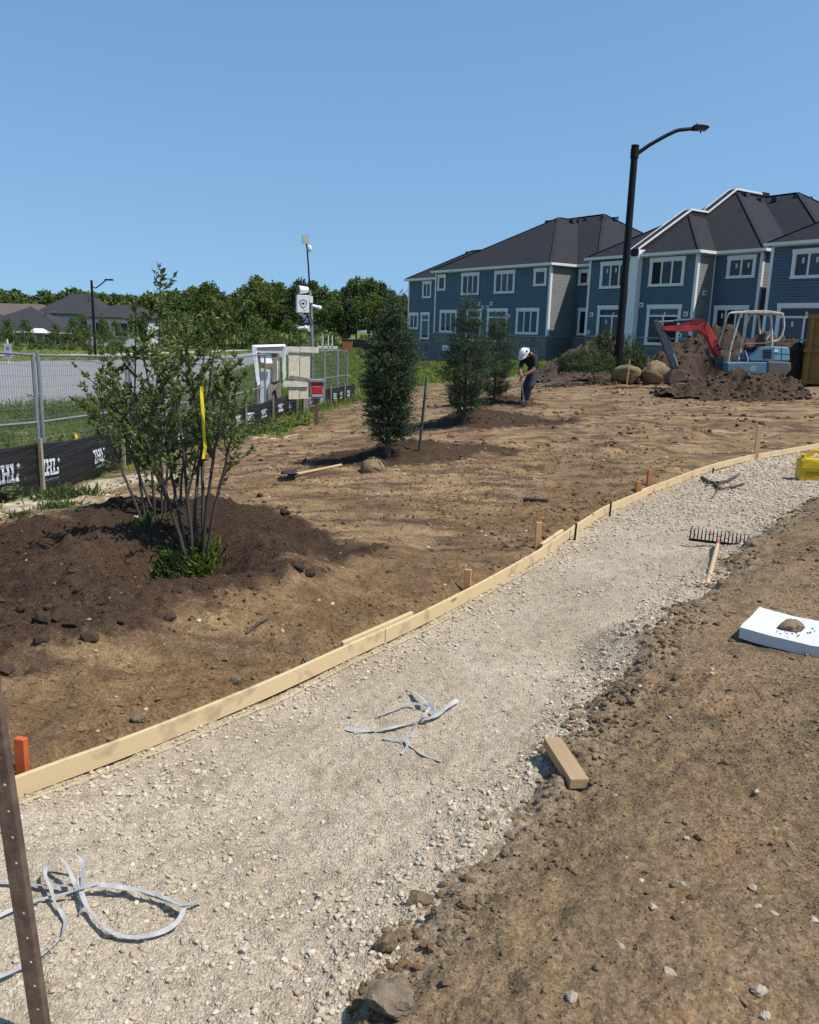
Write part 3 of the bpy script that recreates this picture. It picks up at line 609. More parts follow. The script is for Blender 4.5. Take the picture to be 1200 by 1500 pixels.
class House:
    def __init__(s, label):
        s.root = house_root(label); s.sid = MB(); s.ret = MB(); s.stone = MB(); s.trim = MB(); s.fascia = MB(); s.wall = MB()
        s.rs = random.Random(len(label))
    def pt(s, a, b, t, off, z):
        dx, dy = b[0] - a[0], b[1] - a[1]; L = sqrt(dx * dx + dy * dy); return (a[0] + dx / L * t + dy / L * off, a[1] + dy / L * t - dx / L * off, z)
    def wallseg(s, a, b, zc, ze, zg, corners=(1, 1), cap=True, side=None):
        """lap siding from zc (stone cap) to ze, stone veneer below down to zg; outward normal to the right of a->b"""
        L = sqrt((b[0] - a[0]) ** 2 + (b[1] - a[1]) ** 2); z = zc
        while z < ze - .01:
            z1 = min(z + .17, ze); zt = z1 - .017
            q = [s.pt(a, b, 0, .058, z), s.pt(a, b, L, .058, z), s.pt(a, b, L, .048, zt), s.pt(a, b, 0, .048, zt), s.pt(a, b, 0, .004, z), s.pt(a, b, L, .004, z), s.pt(a, b, 0, .004, zt), s.pt(a, b, L, .004, zt), s.pt(a, b, 0, .004, z1), s.pt(a, b, L, .004, z1)]
            (s.sid if side is None else side).add(q, [(0, 1, 2, 3), (4, 5, 1, 0), (3, 2, 7, 6), (6, 7, 9, 8)]); z = z1
        # body behind
        P = [s.pt(a, b, 0, 0, zg), s.pt(a, b, L, 0, zg), s.pt(a, b, L, 0, ze), s.pt(a, b, 0, 0, ze), s.pt(a, b, 0, -.2, zg), s.pt(a, b, L, -.2, zg), s.pt(a, b, L, -.2, ze), s.pt(a, b, 0, -.2, ze)]
        s.wall.add(P, [(0, 1, 2, 3), (4, 7, 6, 5), (0, 4, 5, 1), (3, 2, 6, 7), (0, 3, 7, 4), (1, 5, 6, 2)])
        # stone courses, each stone its own block
        z = zg
        while z < zc - .05:
            h = s.rs.choice((.12, .16, .2, .24)); z1 = min(z + h, zc - .03); t = 0
            while t < L - .02:
                w_ = s.rs.uniform(.25, .7); t1 = min(t + w_, L)
                o = s.rs.uniform(.03, .065); c0, c1 = t + .008, t1 - .008
                q = [s.pt(a, b, c0, o, z + .008), s.pt(a, b, c1, o, z + .008), s.pt(a, b, c1, o, z1 - .008), s.pt(a, b, c0, o, z1 - .008), s.pt(a, b, c0, .001, z + .008), s.pt(a, b, c1, .001, z + .008), s.pt(a, b, c1, .001, z1 - .008), s.pt(a, b, c0, .001, z1 - .008)]
                s.stone.add(q, [(0, 1, 2, 3), (4, 5, 1, 0), (3, 2, 6, 7), (4, 0, 3, 7), (1, 5, 6, 2)]); t = t1
            z = z1
        def bx(t0, t1, o0, o1, z0, z1, mb):
            q = [s.pt(a, b, t, o, zz) for zz in (z0, z1) for t, o in ((t0, o0), (t1, o0), (t1, o1), (t0, o1))]
            mb.add(q, [(0, 1, 2, 3), (4, 7, 6, 5), (0, 4, 5, 1), (1, 5, 6, 2), (2, 6, 7, 3), (3, 7, 4, 0)])
        if cap: bx(-.02, L + .02, .001, .11, zc - .09, zc + .002, s.capmb)
        if corners[0]: bx(-.061, .13, -.01, .072, zc + .004, ze - .21, s.trim)
        if corners[1]: bx(L - .13, L + .063, -.012, .074, zc + .006, ze - .21, s.trim)
        bx(-.06, L + .06, .0025, .08, ze - .20, ze, s.trim)   # frieze
        s.bx = bx
    capmb = None
    def window(s, a, b, t0, t1, z0, z1, panes=1, transom=0.0, kind='window', door=False, sticker=False, opened=-1, head=.1):
        L = sqrt((b[0] - a[0]) ** 2 + (b[1] - a[1]) ** 2); f = MB(); tw = .17; fw = .06
        def bx(mb, x0, x1, o0, o1, y0, y1):
            q = [s.pt(a, b, t, o + .042, zz) for zz in (y0, y1) for t, o in ((x0, o0), (x1, o0), (x1, o1), (x0, o1))]
            mb.add(q, [(0, 1, 2, 3), (4, 7, 6, 5), (0, 4, 5, 1), (1, 5, 6, 2), (2, 6, 7, 3), (3, 7, 4, 0)])
        bx(f, t0 - .03, t1 + .03, .02, .095, z1 - tw - .06, z1); bx(f, t0 - .02, t1 + .02, .02, .10, z0, z0 + .12)   # head and sill
        bx(f, t0, t0 + tw, .02, .085, z0 + .121, z1 - tw - .061); bx(f, t1 - tw, t1, .02, .085, z0 + .121, z1 - tw - .061)
        win = f.build(kind, M_TRIM, s.root)
        g0, g1, y0, y1 = t0 + tw, t1 - tw, z0 + .12, z1 - tw - .06
        fr = MB(); yt = y1
        def sash(x0, x1, ya, yb, op=False):
            bx(fr, x0, x1, .022, .062, ya, ya + fw); bx(fr, x0, x1, .022, .062, yb - fw, yb); bx(fr, x0, x0 + fw, .022, .061, ya + fw, yb - fw); bx(fr, x1 - fw, x1, .022, .061, ya + fw, yb - fw)
            gl = MB(); bx(gl, x0 + fw, x1 - fw, .026, .036, ya + fw, yb - fw)
            gl.build('pane', M_VOID if op else M_GLASS, win)
            if sticker and not op:
                st = MB(); bx(st, x0 + (x1 - x0) * .5, x0 + (x1 - x0) * .5 + .14, .0365, .038, yb - .55, yb - .25); st.build('sticker', M_STICKER, win)
        if transom:
            sash(g0, g1, y1 - transom, y1); yt = y1 - transom - .001
        wd = (g1 - g0) / panes
        for i in range(panes): sash(g0 + wd * i + .001, g0 + wd * (i + 1) - .001, y0, yt, i == opened)
        fr.build('sash_frame', M_TRIM, win)
    def box(s, a, b, t, z, d=.3, name='wall_vent'):
        m = MB()
        L = 1
        q = [s.pt(a, b, tt, o, zz) for zz in (z - d / 2, z + d / 2) for tt, o in ((t - d / 2, .04), (t + d / 2, .04), (t + d / 2, .13), (t - d / 2, .13))]
        m.add(q, [(0, 1, 2, 3), (4, 7, 6, 5), (0, 4, 5, 1), (1, 5, 6, 2), (2, 6, 7, 3), (3, 7, 4, 0)])
        o = m.build(name, M_TRIM, s.root); m = MB()
        q = [s.pt(a, b, tt, o_, zz) for zz in (z - d / 4, z + d / 5) for tt, o_ in ((t - d / 5, .128), (t + d / 5, .128), (t + d / 5, .16), (t - d / 5, .16))]
        m.add(q, [(0, 1, 2, 3), (4, 7, 6, 5), (0, 4, 5, 1), (1, 5, 6, 2), (2, 6, 7, 3), (3, 7, 4, 0)]); m.build('vent_hood', M_METALGREY, o)
    def hip(s, u0, u1, w0, w1, ze, ra, rb, name='roof', eave=True):
        """hip roof with ridge ra->rb ((u,w,z)); fascia board round the eaves"""
        V = [(u0, w0, ze), (u1, w0, ze), (u1, w1, ze), (u0, w1, ze), ra, rb]; m = MB()
        along_w = abs(ra[1] - rb[1]) > abs(ra[0] - rb[0])
        if along_w: F = [(0, 1, 4), (1, 2, 5, 4), (2, 3, 5), (3, 0, 4, 5)]
        else: F = [(0, 1, 5, 4), (1, 2, 5), (2, 3, 4, 5), (3, 0, 4)]
        m.add(V, F + [(3, 2, 1, 0)]); o = m.build(name, M_SHINGLE, s.root)
        # ridge and hip caps
        cm = MB()
        for a_, b_ in ([(0, 4), (1, 4), (2, 5), (3, 5)] if along_w else [(0, 4), (1, 5), (2, 5), (3, 4)]) + [(4, 5)]:
            p, q = Vector(V[a_]), Vector(V[b_])
            if (p - q).length > .2: cm.bar(p + Vector((0, 0, .012)), q + Vector((0, 0, .012)), .26, .05)
        cm.build('ridge_cap', M_SHINGLE, o)
        if eave:
            g = .16
            for a_, b_ in ((0, 1), (1, 2), (2, 3), (3, 0)):
                p, q = Vector(V[a_]), Vector(V[b_]); d = (q - p).normalized(); n_ = Vector((d.y, -d.x, 0))
                s.fascia.bar(p + n_ * .04 - Vector((0, 0, g / 2)) - d * .039, q + n_ * .04 - Vector((0, 0, g / 2)) + d * .039, .08, g + .02)
        return o
    def roof_vent(s, p, n='roof_vent'):
        m = MB(); m.add([(p[0] - .22, p[1] - .2, p[2] - .22), (p[0] + .22, p[1] - .2, p[2] - .22), (p[0] + .22, p[1] + .25, p[2] - .1), (p[0] - .22, p[1] + .25, p[2] - .1), (p[0] - .2, p[1] - .2, p[2] + .08), (p[0] + .2, p[1] - .2, p[2] + .08), (p[0] + .2, p[1] + .22, p[2] + .16), (p[0] - .2, p[1] + .22, p[2] + .16)],
            [(0, 1, 5, 4), (1, 2, 6, 5), (2, 3, 7, 6), (3, 0, 4, 7), (4, 5, 6, 7), (0, 3, 2, 1)]); m.build(n, M_METALGREY, s.root)
    def done(s):
        s.sid.build('siding', M_SIDING, s.root, kind='stuff')
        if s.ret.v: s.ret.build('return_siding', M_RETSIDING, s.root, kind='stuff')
        s.stone.build('stone_veneer', M_STONEV, s.root, kind='stuff')
        s.wall.build('wall', M_STONE1, s.root); s.trim.build('trim', M_TRIM, s.root); s.fascia.build('fascia', M_TRIM, s.root); s.capmb.build('stone_cap', M_TRIM2, s.root)
M_TRIM2 = mat('grey_cap_stone', (.30, .30, .30), .8)
def prof(x0, z0, x1, z1): return None

def build_A():
    h = House('farthest blue townhouse block, full facade in view behind the planted spruces'); h.capmb = MB()
    ze = 6.93; zc = 1.46
    F = ((-1.05, 0), (14.1, 0)); h.wallseg(*F, zc, ze, -1.7)
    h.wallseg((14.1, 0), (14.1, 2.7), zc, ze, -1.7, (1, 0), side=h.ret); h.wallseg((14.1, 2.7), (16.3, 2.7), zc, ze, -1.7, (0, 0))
    A0 = ((-6.35, .6), (-1.05, .6)); h.wallseg(*A0, 1.40, 6.42, -1.8, (1, 0))
    h.wallseg((-6.35, 12), (-6.35, .6), 1.40, 6.42, -1.8, (0, 1)); h.wallseg((-1.05, .6), (-1.05, 0), 1.43, 6.42, -1.7, (0, 0), cap=False)
    W = lambda u: u + 1.05
    h.window(*F, W(-.65), W(.55), 5.2, 6.62); h.window(*F, W(2.93), W(5.4), 4.74, 6.62, 3); h.window(*F, W(7.45), W(10.02), 4.78, 6.62, 3); h.window(*F, W(12.28), W(13.72), 5.26, 6.62)
    h.window(*F, W(-.13), W(2.44), 1.5, 3.5, 3); h.window(*F, W(10.45), W(13.15), 1.55, 3.62, 3)
    h.window(*F, W(3.9), W(5.95), .85, 3.57, 2, .5, 'patio_door'); h.window(*F, W(6.73), W(9.37), .85, 3.6, 2, .5, 'patio_door')
    for u, z in ((5.53, 3.97), (6.05, 3.68), (6.7, 3.68), (7.18, 3.98), (9.5, 2.97)): h.box(*F, W(u), z)
    h.window(*F, W(.5), W(1.65), -.14, .38, 2, kind='basement_window')
    V = lambda u: u + 6.35
    h.window(*A0, V(-3.95), V(-2.5), 4.62, 6.18, 2); h.window(*A0, V(-6.1), V(-4.5), 1.72, 3.3, 2); h.window(*A0, V(-4.1), V(-2.6), .8, 3.33, 1, .5, 'patio_door'); h.window(*A0, V(-5.8), V(-5.0), -.1, .36, 2, kind='basement_window')
    B0 = ((14.1, 2.7), (16.3, 2.7)); h.window(*B0, .35, 1.5, 5.4, 6.62); h.window(*B0, .6, 1.6, 1.6, 3.7)
    h.hip(-1.4, 14.4, -.3, 18, ze + .02, (6.5, 7.55, 11.62), (6.5, 10.2, 11.62)); h.hip(-2.0, 16.6, 2.4, 18.6, ze + .03, (4.5, 10.5, 11.95), (9.1, 10.5, 11.95))
    h.hip(-6.7, 8, .28, 9.4, 6.44, (-2.1, 4.85, 9.15), (3.4, 4.85, 9.15))
    for p in ((5.6, 7.2, 11.35), (6.9, 7.05, 11.2), (7.2, 8.6, 11.45), (6.95, 9.6, 11.5), (9.6, 9.9, 11.6), (7.6, 9.9, 11.6), (9.9, 11.0, 11.6), (-2.4, 4.6, 9.0)): h.roof_vent(p)
    m = MB(); m.tube([(12.2, 7.2, 8.2), (12.2, 7.2, 9.3)], .06); m.build('plumbing_vent', M_METALGREY, h.root)
    m = MB(); m.tube([(13.1, 7.6, 7.6), (13.1, 7.6, 8.15)], .09); m.build('plumbing_vent', M_METALGREY, h.root)
    h.done()
def build_B():
    h = House('middle blue townhouse block split by a white fire wall stripe over its roof'); h.capmb = MB()
    ze, zc = 7.05, 1.62
    B1 = ((18.2, 0), (22.36, 0)); h.wallseg(*B1, zc, ze + .06, -1.2, (1, 0)); h.wallseg((18.2, 12), (18.2, 0), zc, ze, -1.2, (0, 1))
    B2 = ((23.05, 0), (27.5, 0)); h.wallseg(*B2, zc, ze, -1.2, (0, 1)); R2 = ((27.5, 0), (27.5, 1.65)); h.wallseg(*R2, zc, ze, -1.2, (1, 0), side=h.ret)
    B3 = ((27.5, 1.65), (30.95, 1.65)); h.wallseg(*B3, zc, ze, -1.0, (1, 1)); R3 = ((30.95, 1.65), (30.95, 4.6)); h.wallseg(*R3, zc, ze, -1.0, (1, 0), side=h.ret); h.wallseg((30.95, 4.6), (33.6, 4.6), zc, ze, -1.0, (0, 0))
    h.window(*B1, 1.1, 3.85, 4.9, 6.75, 3, sticker=True); h.window(*B1, 1.13, 4.0, .95, 3.74, 2, .5, 'patio_door', sticker=True); h.box(*B1, .55, 3.1); h.box(*B1, .35, 1.85, .25)
    h.window(*B2, .7, 3.55, 4.92, 6.78, 3, opened=0); h.window(*B2, .8, 3.6, 1.1, 3.76, 2, .5, 'patio_door', opened=1, sticker=True); h.box(*B2, .25, 3.75); h.box(*B2, 3.98, 3.15); h.box(*B2, 3.7, 1.8, .25)
    h.box(*R2, .85, 4.5)
    h.window(*B3, 1.05, 3.08, 5.38, 6.78, 2, sticker=True); h.window(*B3, .45, 2.95, 1.5, 3.74, 3, sticker=True, opened=1)
    # fire wall between the two halves, and its capping over the roof
    m = MB(); m.box((22.705, .35, 4.0), (.69, 1.7, 6.72)); m.build('fire_wall', M_TRIM, h.root)
    prf = [(-.55, 7.28), (4.55, 10.30), (6.35, 10.30), (9.35, 12.18), (12.4, 12.18)]
    m = MB(); e = MB()
    for (w0, z0), (w1, z1) in zip(prf[:-1], prf[1:]):
        m.add([(u, w_, z_ + dz) for (w_, z_) in ((w0, z0), (w1, z1)) for u, dz in ((22.4, -.35), (23.0, -.35), (23.0, .12), (22.4, .12))], [(0, 1, 2, 3), (4, 7, 6, 5), (0, 4, 5, 1), (1, 5, 6, 2), (2, 6, 7, 3), (3, 7, 4, 0)])
        for uu, du in ((23.03, .05), (22.37, .05)):
            e.add([(u, w_, z_ + dz) for (w_, z_) in ((w0, z0), (w1, z1)) for u, dz in ((uu - du / 2, .04), (uu + du / 2, .04), (uu + du / 2, .17), (uu - du / 2, .17))], [(0, 1, 2, 3), (4, 7, 6, 5), (0, 4, 5, 1), (1, 5, 6, 2), (2, 6, 7, 3), (3, 7, 4, 0)])
    pw = m.build('party_wall_cap', M_SHINGLE, h.root); e.build('metal_edge', M_TRIM, pw)
    m = MB(); m.box((22.7, 12.9, 12.15), (.7, .8, .55)); m.build('chimney_curb', M_SHINGLE, h.root)
    h.hip(17.9, 27.8, -.3, 14, ze + .02, (22.85, 4.6, 10.12), (22.85, 9, 10.12)); h.hip(16.9, 31.25, 1.35, 20, ze + .03, (23.2, 9.3, 12.0), (23.2, 12.5, 12.0)); h.hip(16.95, 33.9, 4.3, 19.9, ze + .04, (22.4, 12.1, 11.98), (26.1, 12.1, 11.98))
    for p in ((22.0, 4.2, 9.85), (22.3, 8.8, 11.7), (23.6, 9.6, 11.85), (24.0, 10.8, 11.6), (24.9, 11.3, 11.65), (26.4, 11.6, 11.7), (26.6, 12.6, 11.6)): h.roof_vent(p)
    h.done()
def build_C():
    h = House('nearest blue townhouse block, cut by the right edge behind the dumpster'); h.capmb = MB()
    ze, zc = 7.12, 1.75
    C = ((32.65, 0), (47, 0)); h.wallseg(*C, zc, ze, -.8, (1, 1)); h.wallseg((32.65, 12), (32.65, 0), zc, ze, -.8, (0, 1))
    h.window(*C, 1.35, 4.2, 5.1, 6.72, 3, sticker=True); h.window(*C, .8, 4.3, .85, 3.76, 2, .55, 'patio_door', sticker=True); h.box(*C, 4.6, 3.3)
    h.window(*C, 5.6, 8.2, 5.1, 6.72, 3); h.window(*C, 5.4, 8.4, 1.75, 3.76, 3)
    h.hip(32.3, 47.4, -.3, 17, ze + .02, (39.85, 7.25, 11.8), (39.85, 9.5, 11.8)); h.done()
build_A(); build_B(); build_C()

# ------------------------------------------------------------------ vegetation tools
def unit(a): return a / np.maximum(np.linalg.norm(a, axis=-1, keepdims=True), 1e-9)
def leaf_quads(P, D, Lg, Wd, fold=.25, droop=0.0):
    """diamond leaves folded along the midrib: base P, direction D (unit)"""
    n = len(P); r = unit(rng.normal(size=(n, 3))); s = unit(np.cross(D, r)); u = np.cross(s, D)
    Lg = np.broadcast_to(Lg, (n,))[:, None]; Wd = np.broadcast_to(Wd, (n,))[:, None]
    mid = P + D * Lg * .45; tip = P + D * Lg - u * Lg * droop
    V = np.stack([P, mid + s * Wd / 2 + u * Wd * fold, tip, mid - s * Wd / 2 + u * Wd * fold], 1).reshape(-1, 3)
    b = (np.arange(n) * 4)[:, None]
    F = np.concatenate([b + np.array([[0, 1, 2]]), b + np.array([[0, 2, 3]])])
    return V, F
M_BARK = mat('grey_brown_bark', (.105, .085, .065), .9, (.06, .048, .038), 30, bmp=.6, bscale=50, stretch=(1, 1, .3))
M_FARLEAF = island_mat('woodland_leaves', [(.050, .080, .016), (.085, .128, .026), (.120, .168, .036), (.068, .105, .024), (.148, .185, .044), (.055, .090, .02)], .7, .28)
M_OLIVELEAF = island_mat('light_leaves', [(.075, .115, .022), (.10, .145, .03), (.062, .095, .02), (.12, .155, .04)], .65, .3)
M_TWIG = mat('dead_twigs', (.16, .13, .11), .9)

def tree_meshes(seed, h, wd, n, leaf=.5, m=M_FARLEAF, trunk_h=.3):
    """crown of leaf clumps in uneven boughs + trunk, as shared mesh data"""
    r = np.random.default_rng(seed); nb = 26
    c = []
    for i in range(nb):
        t = r.uniform(trunk_h, 1); prof = sin(pi * min(1, (t - trunk_h * .5) / (1 - trunk_h * .5)) ** .8) * .5 + .05
        a = r.uniform(0, 2 * pi); rr = prof * wd * r.uniform(.25, .95)
        c.append((rr * cos(a), rr * sin(a), t * h * .94, r.uniform(.10, .19) * wd))
    c.append((0, 0, h * .9, wd * .15)); c = np.array(c); k = r.integers(0, len(c), n)
    d = unit(r.normal(size=(n, 3))); rad = c[k, 3][:, None] * r.uniform(.45, 1.15, (n, 1)); P = c[k, :3] + d * rad * np.array([1, 1, .8])
    D = unit(d + r.normal(size=(n, 3)) * .8)
    global rng
    keep, rng = rng, r; V, F = leaf_quads(P, D, r.uniform(.6, 1.3, n) * leaf, r.uniform(.6, 1.1, n) * leaf * .8); rng = keep
    me = np_mesh('crown', V, F, m)
    tb = MB(); tb.tube([(0, 0, -.3), (0.05 * h * r.uniform(-.5, .5), 0, h * .45), (0, 0, h * .8)], [h * .016, h * .011, h * .004], 6)
    for i in range(7):
        q = c[r.integers(0, nb)]; tb.tube([(0, 0, h * r.uniform(.3, .6)), tuple(q[:3])], [h * .006, h * .002], 4)
    return me, tb.mesh('trunk', M_BARK)
M_FARLEAF2 = island_mat('yellow_green_leaves', [(.08, .115, .02), (.125, .165, .03), (.165, .205, .042), (.098, .135, .026), (.19, .22, .06)], .7, .3)
M_FARLEAF3 = island_mat('dark_green_leaves', [(.026, .046, .016), (.042, .068, .022), (.056, .086, .026), (.034, .056, .018)], .7, .2)
TREE_KINDS = [tree_meshes(i, 13, w_, n_, lf, m_, th_) for i, (w_, n_, lf, m_, th_) in enumerate(((7, 3400, .48, M_FARLEAF, .3), (8.5, 3600, .5, M_FARLEAF2, .25), (4.6, 2600, .45, M_FARLEAF3, .2), (9, 3600, .52, M_FARLEAF, .35), (6.2, 2800, .46, M_FARLEAF2, .42), (7.6, 3200, .5, M_FARLEAF3, .3), (5.4, 2200, .44, M_FARLEAF, .45)))]
TREE_OLIVE = [tree_meshes(50 + i, 4, 4.5, 900, .34, M_OLIVELEAF, .1) for i in range(2)]
TREE_SMALL = [tree_meshes(60 + i, 5, 3.6, 1100, .30, M_FARLEAF, .25) for i in range(2)]
def place_tree(name, kinds, i, p, sc, label, cat='tree', group=None, sz=1.0):
    cm, tm = kinds[i % len(kinds)]
    t = thing(name, label, cat, p, rnd.uniform(0, 6.28), group); t.scale = (sc, sc, sc * sz)
    link('crown', cm, t); link('trunk', tm, t); return t
# woodland edge beyond the field, one tree at a time
EDGE = [(272, 424, 1), (283, 420, 1), (294, 432, 0), (305, 414, 0), (315, 426, 1), (325, 432, 1), (346, 437, 0), (360, 415, 1), (378, 403, 0), (392, 410, 1), (408, 414, 0), (424, 420, 1), (440, 408, 0), (458, 410, 1), (474, 416, 0), (490, 424, 1), (506, 416, 0), (522, 408, 1), (540, 405, 0), (556, 412, 1), (572, 424, 0), (590, 430, 1), (604, 440, 0)]
for i, (px, py, back) in enumerate(EDGE):
    Y = (150 if back else 136) + rnd.uniform(-4, 4); top = at_y(px, py, Y); b = at_y(px, 490, Y)
    gz = float(macro(np.array([b.x]), np.array([Y]))[0]); hgt = top.z - gz
    kd = ['broad mid green tree in the woodland edge beyond the grass field', 'broad yellow green tree in the woodland edge beyond the grass field', 'narrow dark green tree in the woodland edge beyond the grass field', 'spreading mid green tree in the woodland edge beyond the field', 'tall yellow green tree with bare lower trunk in the woodland edge', 'rounded dark green tree in the woodland edge beyond the grass field', 'slim mid green tree with long bare trunk in the woodland edge'][i % 7]
    place_tree('woodland_tree', TREE_KINDS, i, (b.x, Y, gz), hgt / 13, kd, 'tree', 'trees of the woodland edge', 1.0)
for i, (px, Y, hh) in enumerate([(395, 128, 3.2), (424, 124, 4.2), (436, 126, 2.6), (462, 127, 3.5), (490, 126, 2.8), (350, 118, 3.6), (372, 115, 4.6), (300, 112, 3.0), (535, 126, 2.4), (560, 124, 3), (580, 122, 3.4), (330, 116, 2.6), (404, 110, 2.2)]):
    b = at_y(px, 495, Y); gz = float(macro(np.array([b.x]), np.array([Y]))[0])
    place_tree('edge_bush', TREE_OLIVE, i, (b.x, Y, gz - .1), hh / 4, 'low bright green bush at the foot of the woodland edge', 'bush', 'bushes along the woodland edge')
def woods():
    Vs, Fs = [], []; off = 0
    for i in range(84):
        px = rnd.uniform(-60, 300) if i < 64 else rnd.uniform(280, 640); Y = rnd.uniform(185, 240) if i < 64 else rnd.uniform(156, 180)
        topy = np.interp(px, [-90, 0, 20, 60, 75, 110, 150, 200, 235, 300, 640], [425, 426, 425, 424, 421, 424, 428, 430, 428, 424, 428]) + rnd.uniform(-3, 10)
        top = at_y(px, topy, Y); me = TREE_KINDS[(0, 3)[i % 2]][0]; n = len(me.vertices)
        if not Vs: cache = {}
        if i % 2 not in cache:
            co = np.empty(n * 3, np.float32); me.vertices.foreach_get('co', co); cache[i % 2] = co.reshape(-1, 4, 3)[::4].reshape(-1, 3)
        co = cache[i % 2]; s_ = max(.3, (top.z + 1.2) / 13); a = rnd.uniform(0, 6.28)
        V = np.stack([(co[:, 0] * cos(a) - co[:, 1] * sin(a)) * s_ * 1.3 + top.x, (co[:, 0] * sin(a) + co[:, 1] * cos(a)) * s_ * 1.3 + Y, co[:, 2] * s_ - 1.3], -1)
        # enlarge each clump about its own base so that the thinned crown stays closed
        Q = V.reshape(-1, 4, 3); Q = Q[:, :1] + (Q - Q[:, :1]) * 1.9; V = Q.reshape(-1, 3)
        m = len(V) // 4; b = (np.arange(m) * 4)[:, None] + off
        Vs.append(V); Fs.append(np.concatenate([b + np.array([[0, 1, 2]]), b + np.array([[0, 2, 3]])])); off += len(V)
    o = link('woods', np_mesh('woods', np.concatenate(Vs), np.concatenate(Fs), M_FARLEAF)); o['kind'] = 'stuff'
woods()

# grass
M_GRASS = island_mat('grass_blades', [(.150, .210, .026), (.205, .265, .040), (.115, .168, .022), (.190, .220, .05), (.23, .215, .09)], .7, .5)
M_WEED = island_mat('weed_leaves', [(.045, .085, .016), (.070, .12, .022), (.10, .145, .035), (.055, .075, .03), (.13, .13, .06)], .7, .3)
def blades(name, x, y, hgt, wid, m, lean=.35):
    n = len(x); z = H(x, y, True); P = np.stack([x, y, z - .01], -1); a = rng.uniform(0, 2 * pi, n)
    side_ = np.stack([np.cos(a), np.sin(a), 0 * a], -1) * (wid / 2)[:, None]; ln = rng.normal(size=(n, 2)) * lean * hgt[:, None]
    mid = P + np.stack([ln[:, 0] * .3, ln[:, 1] * .3, hgt * .6], -1); tip = P + np.stack([ln[:, 0], ln[:, 1], hgt], -1)
    V = np.stack([P - side_, P + side_, mid + side_ * .8, mid - side_ * .8, tip], 1).reshape(-1, 3); b = (np.arange(n) * 5)[:, None]
    o = link(name, np_mesh(name, V, [b + np.array([[0, 1, 2, 3]]), b + np.array([[3, 2, 4]])], m)); o['kind'] = 'stuff'; return o
def notroad(x, y): return ~(poly_in(ROAD, x, y) | poly_in(WALK, x, y))
def gsample(n, x0, x1, y0, y1, k=1.0):
    x = rng.uniform(x0, x1, n); y = rng.uniform(y0, y1, n)
    g = grass_mask(x, y) * (1 - sand_mask(x, y)) * k; return x, y, (g > rng.uniform(.12, 1, n)) & (np.abs(np.arctan2(x, y)) < radians(30))
def lawns():
    x, y, k = gsample(66000, -16, 14, 29, 75); k &= notroad(x, y) & (x > np.interp(y, [20, 31, 42, 60, 95], [-11, -11.8, -11, -11.8, -13.5])); x, y = x[k], y[k]; n = len(x)
    k2 = fbm(x * .5, y * .5, 70, 3) > -.42; x, y = x[k2], y[k2]; n = len(x)
    blades('field_grass', x, y, rng.uniform(.08, .24, n) * (1 + .3 * (x < 0)), rng.uniform(.02, .06, n), M_GRASS)
    x = rng.uniform(-60, 20, 42000); y = rng.uniform(44, 135, 42000); k = notroad(x, y) & (grass_mask(x, y) > .4) & (np.abs(np.arctan2(x, y)) < radians(30)); x, y = x[k], y[k]; n = len(x)
    blades('distant_grass', x, y, np.where(x < -17, rng.uniform(.03, .09, n), rng.uniform(.12, .3, n)), rng.uniform(.08, .25, n), M_GRASS)
    # rough weeds in front of and behind the silt fence
    x, y, k = gsample(52000, -16, -2, 6, 30); k &= notroad(x, y); x, y = x[k], y[k]; n = len(x); front = x > fence_x(y) - .05
    hh = np.where(front, rng.uniform(.06, .26, n), rng.uniform(.12, .42, n)) * (.7 + .6 * ss(-.3, .5, fbm(x * .8, y * .8, 71, 3)))
    hh *= np.where(front, .55 + .6 * ss(14, 21, y), 1)
    blades('verge_weeds', x, y, hh, rng.uniform(.008, .025, n), M_GRASS, .4)
    # broad leaved weeds
    x, y, k = gsample(1900, -13, -2, 8, 30, 1.0); k &= notroad(x, y) & (fbm(x * .9, y * .9, 72, 3) > -.05); x, y = x[k], y[k]
    Ps, Ds = [], []
    for xx, yy in zip(x, y):
        z = Hs(xx, yy); h_ = rnd.uniform(.15, .5) * (1 if xx < fence_x(yy) else .8); m = 16
        t = rng.uniform(.1, 1, m); P = np.stack([xx + rng.normal(size=m) * .09, yy + rng.normal(size=m) * .09, z + t * h_], -1); Ps.append(P)
        Ds.append(unit(np.stack([rng.normal(size=m), rng.normal(size=m), rng.uniform(-.2, .9, m)], -1)))
    P = np.concatenate(Ps); D = np.concatenate(Ds); V, F = leaf_quads(P, D, rng.uniform(.05, .13, len(P)), rng.uniform(.025, .06, len(P)))
    o = link('verge_weed_leaves', np_mesh('verge_weed_leaves', V, F, M_WEED)); o['kind'] = 'stuff'
lawns()

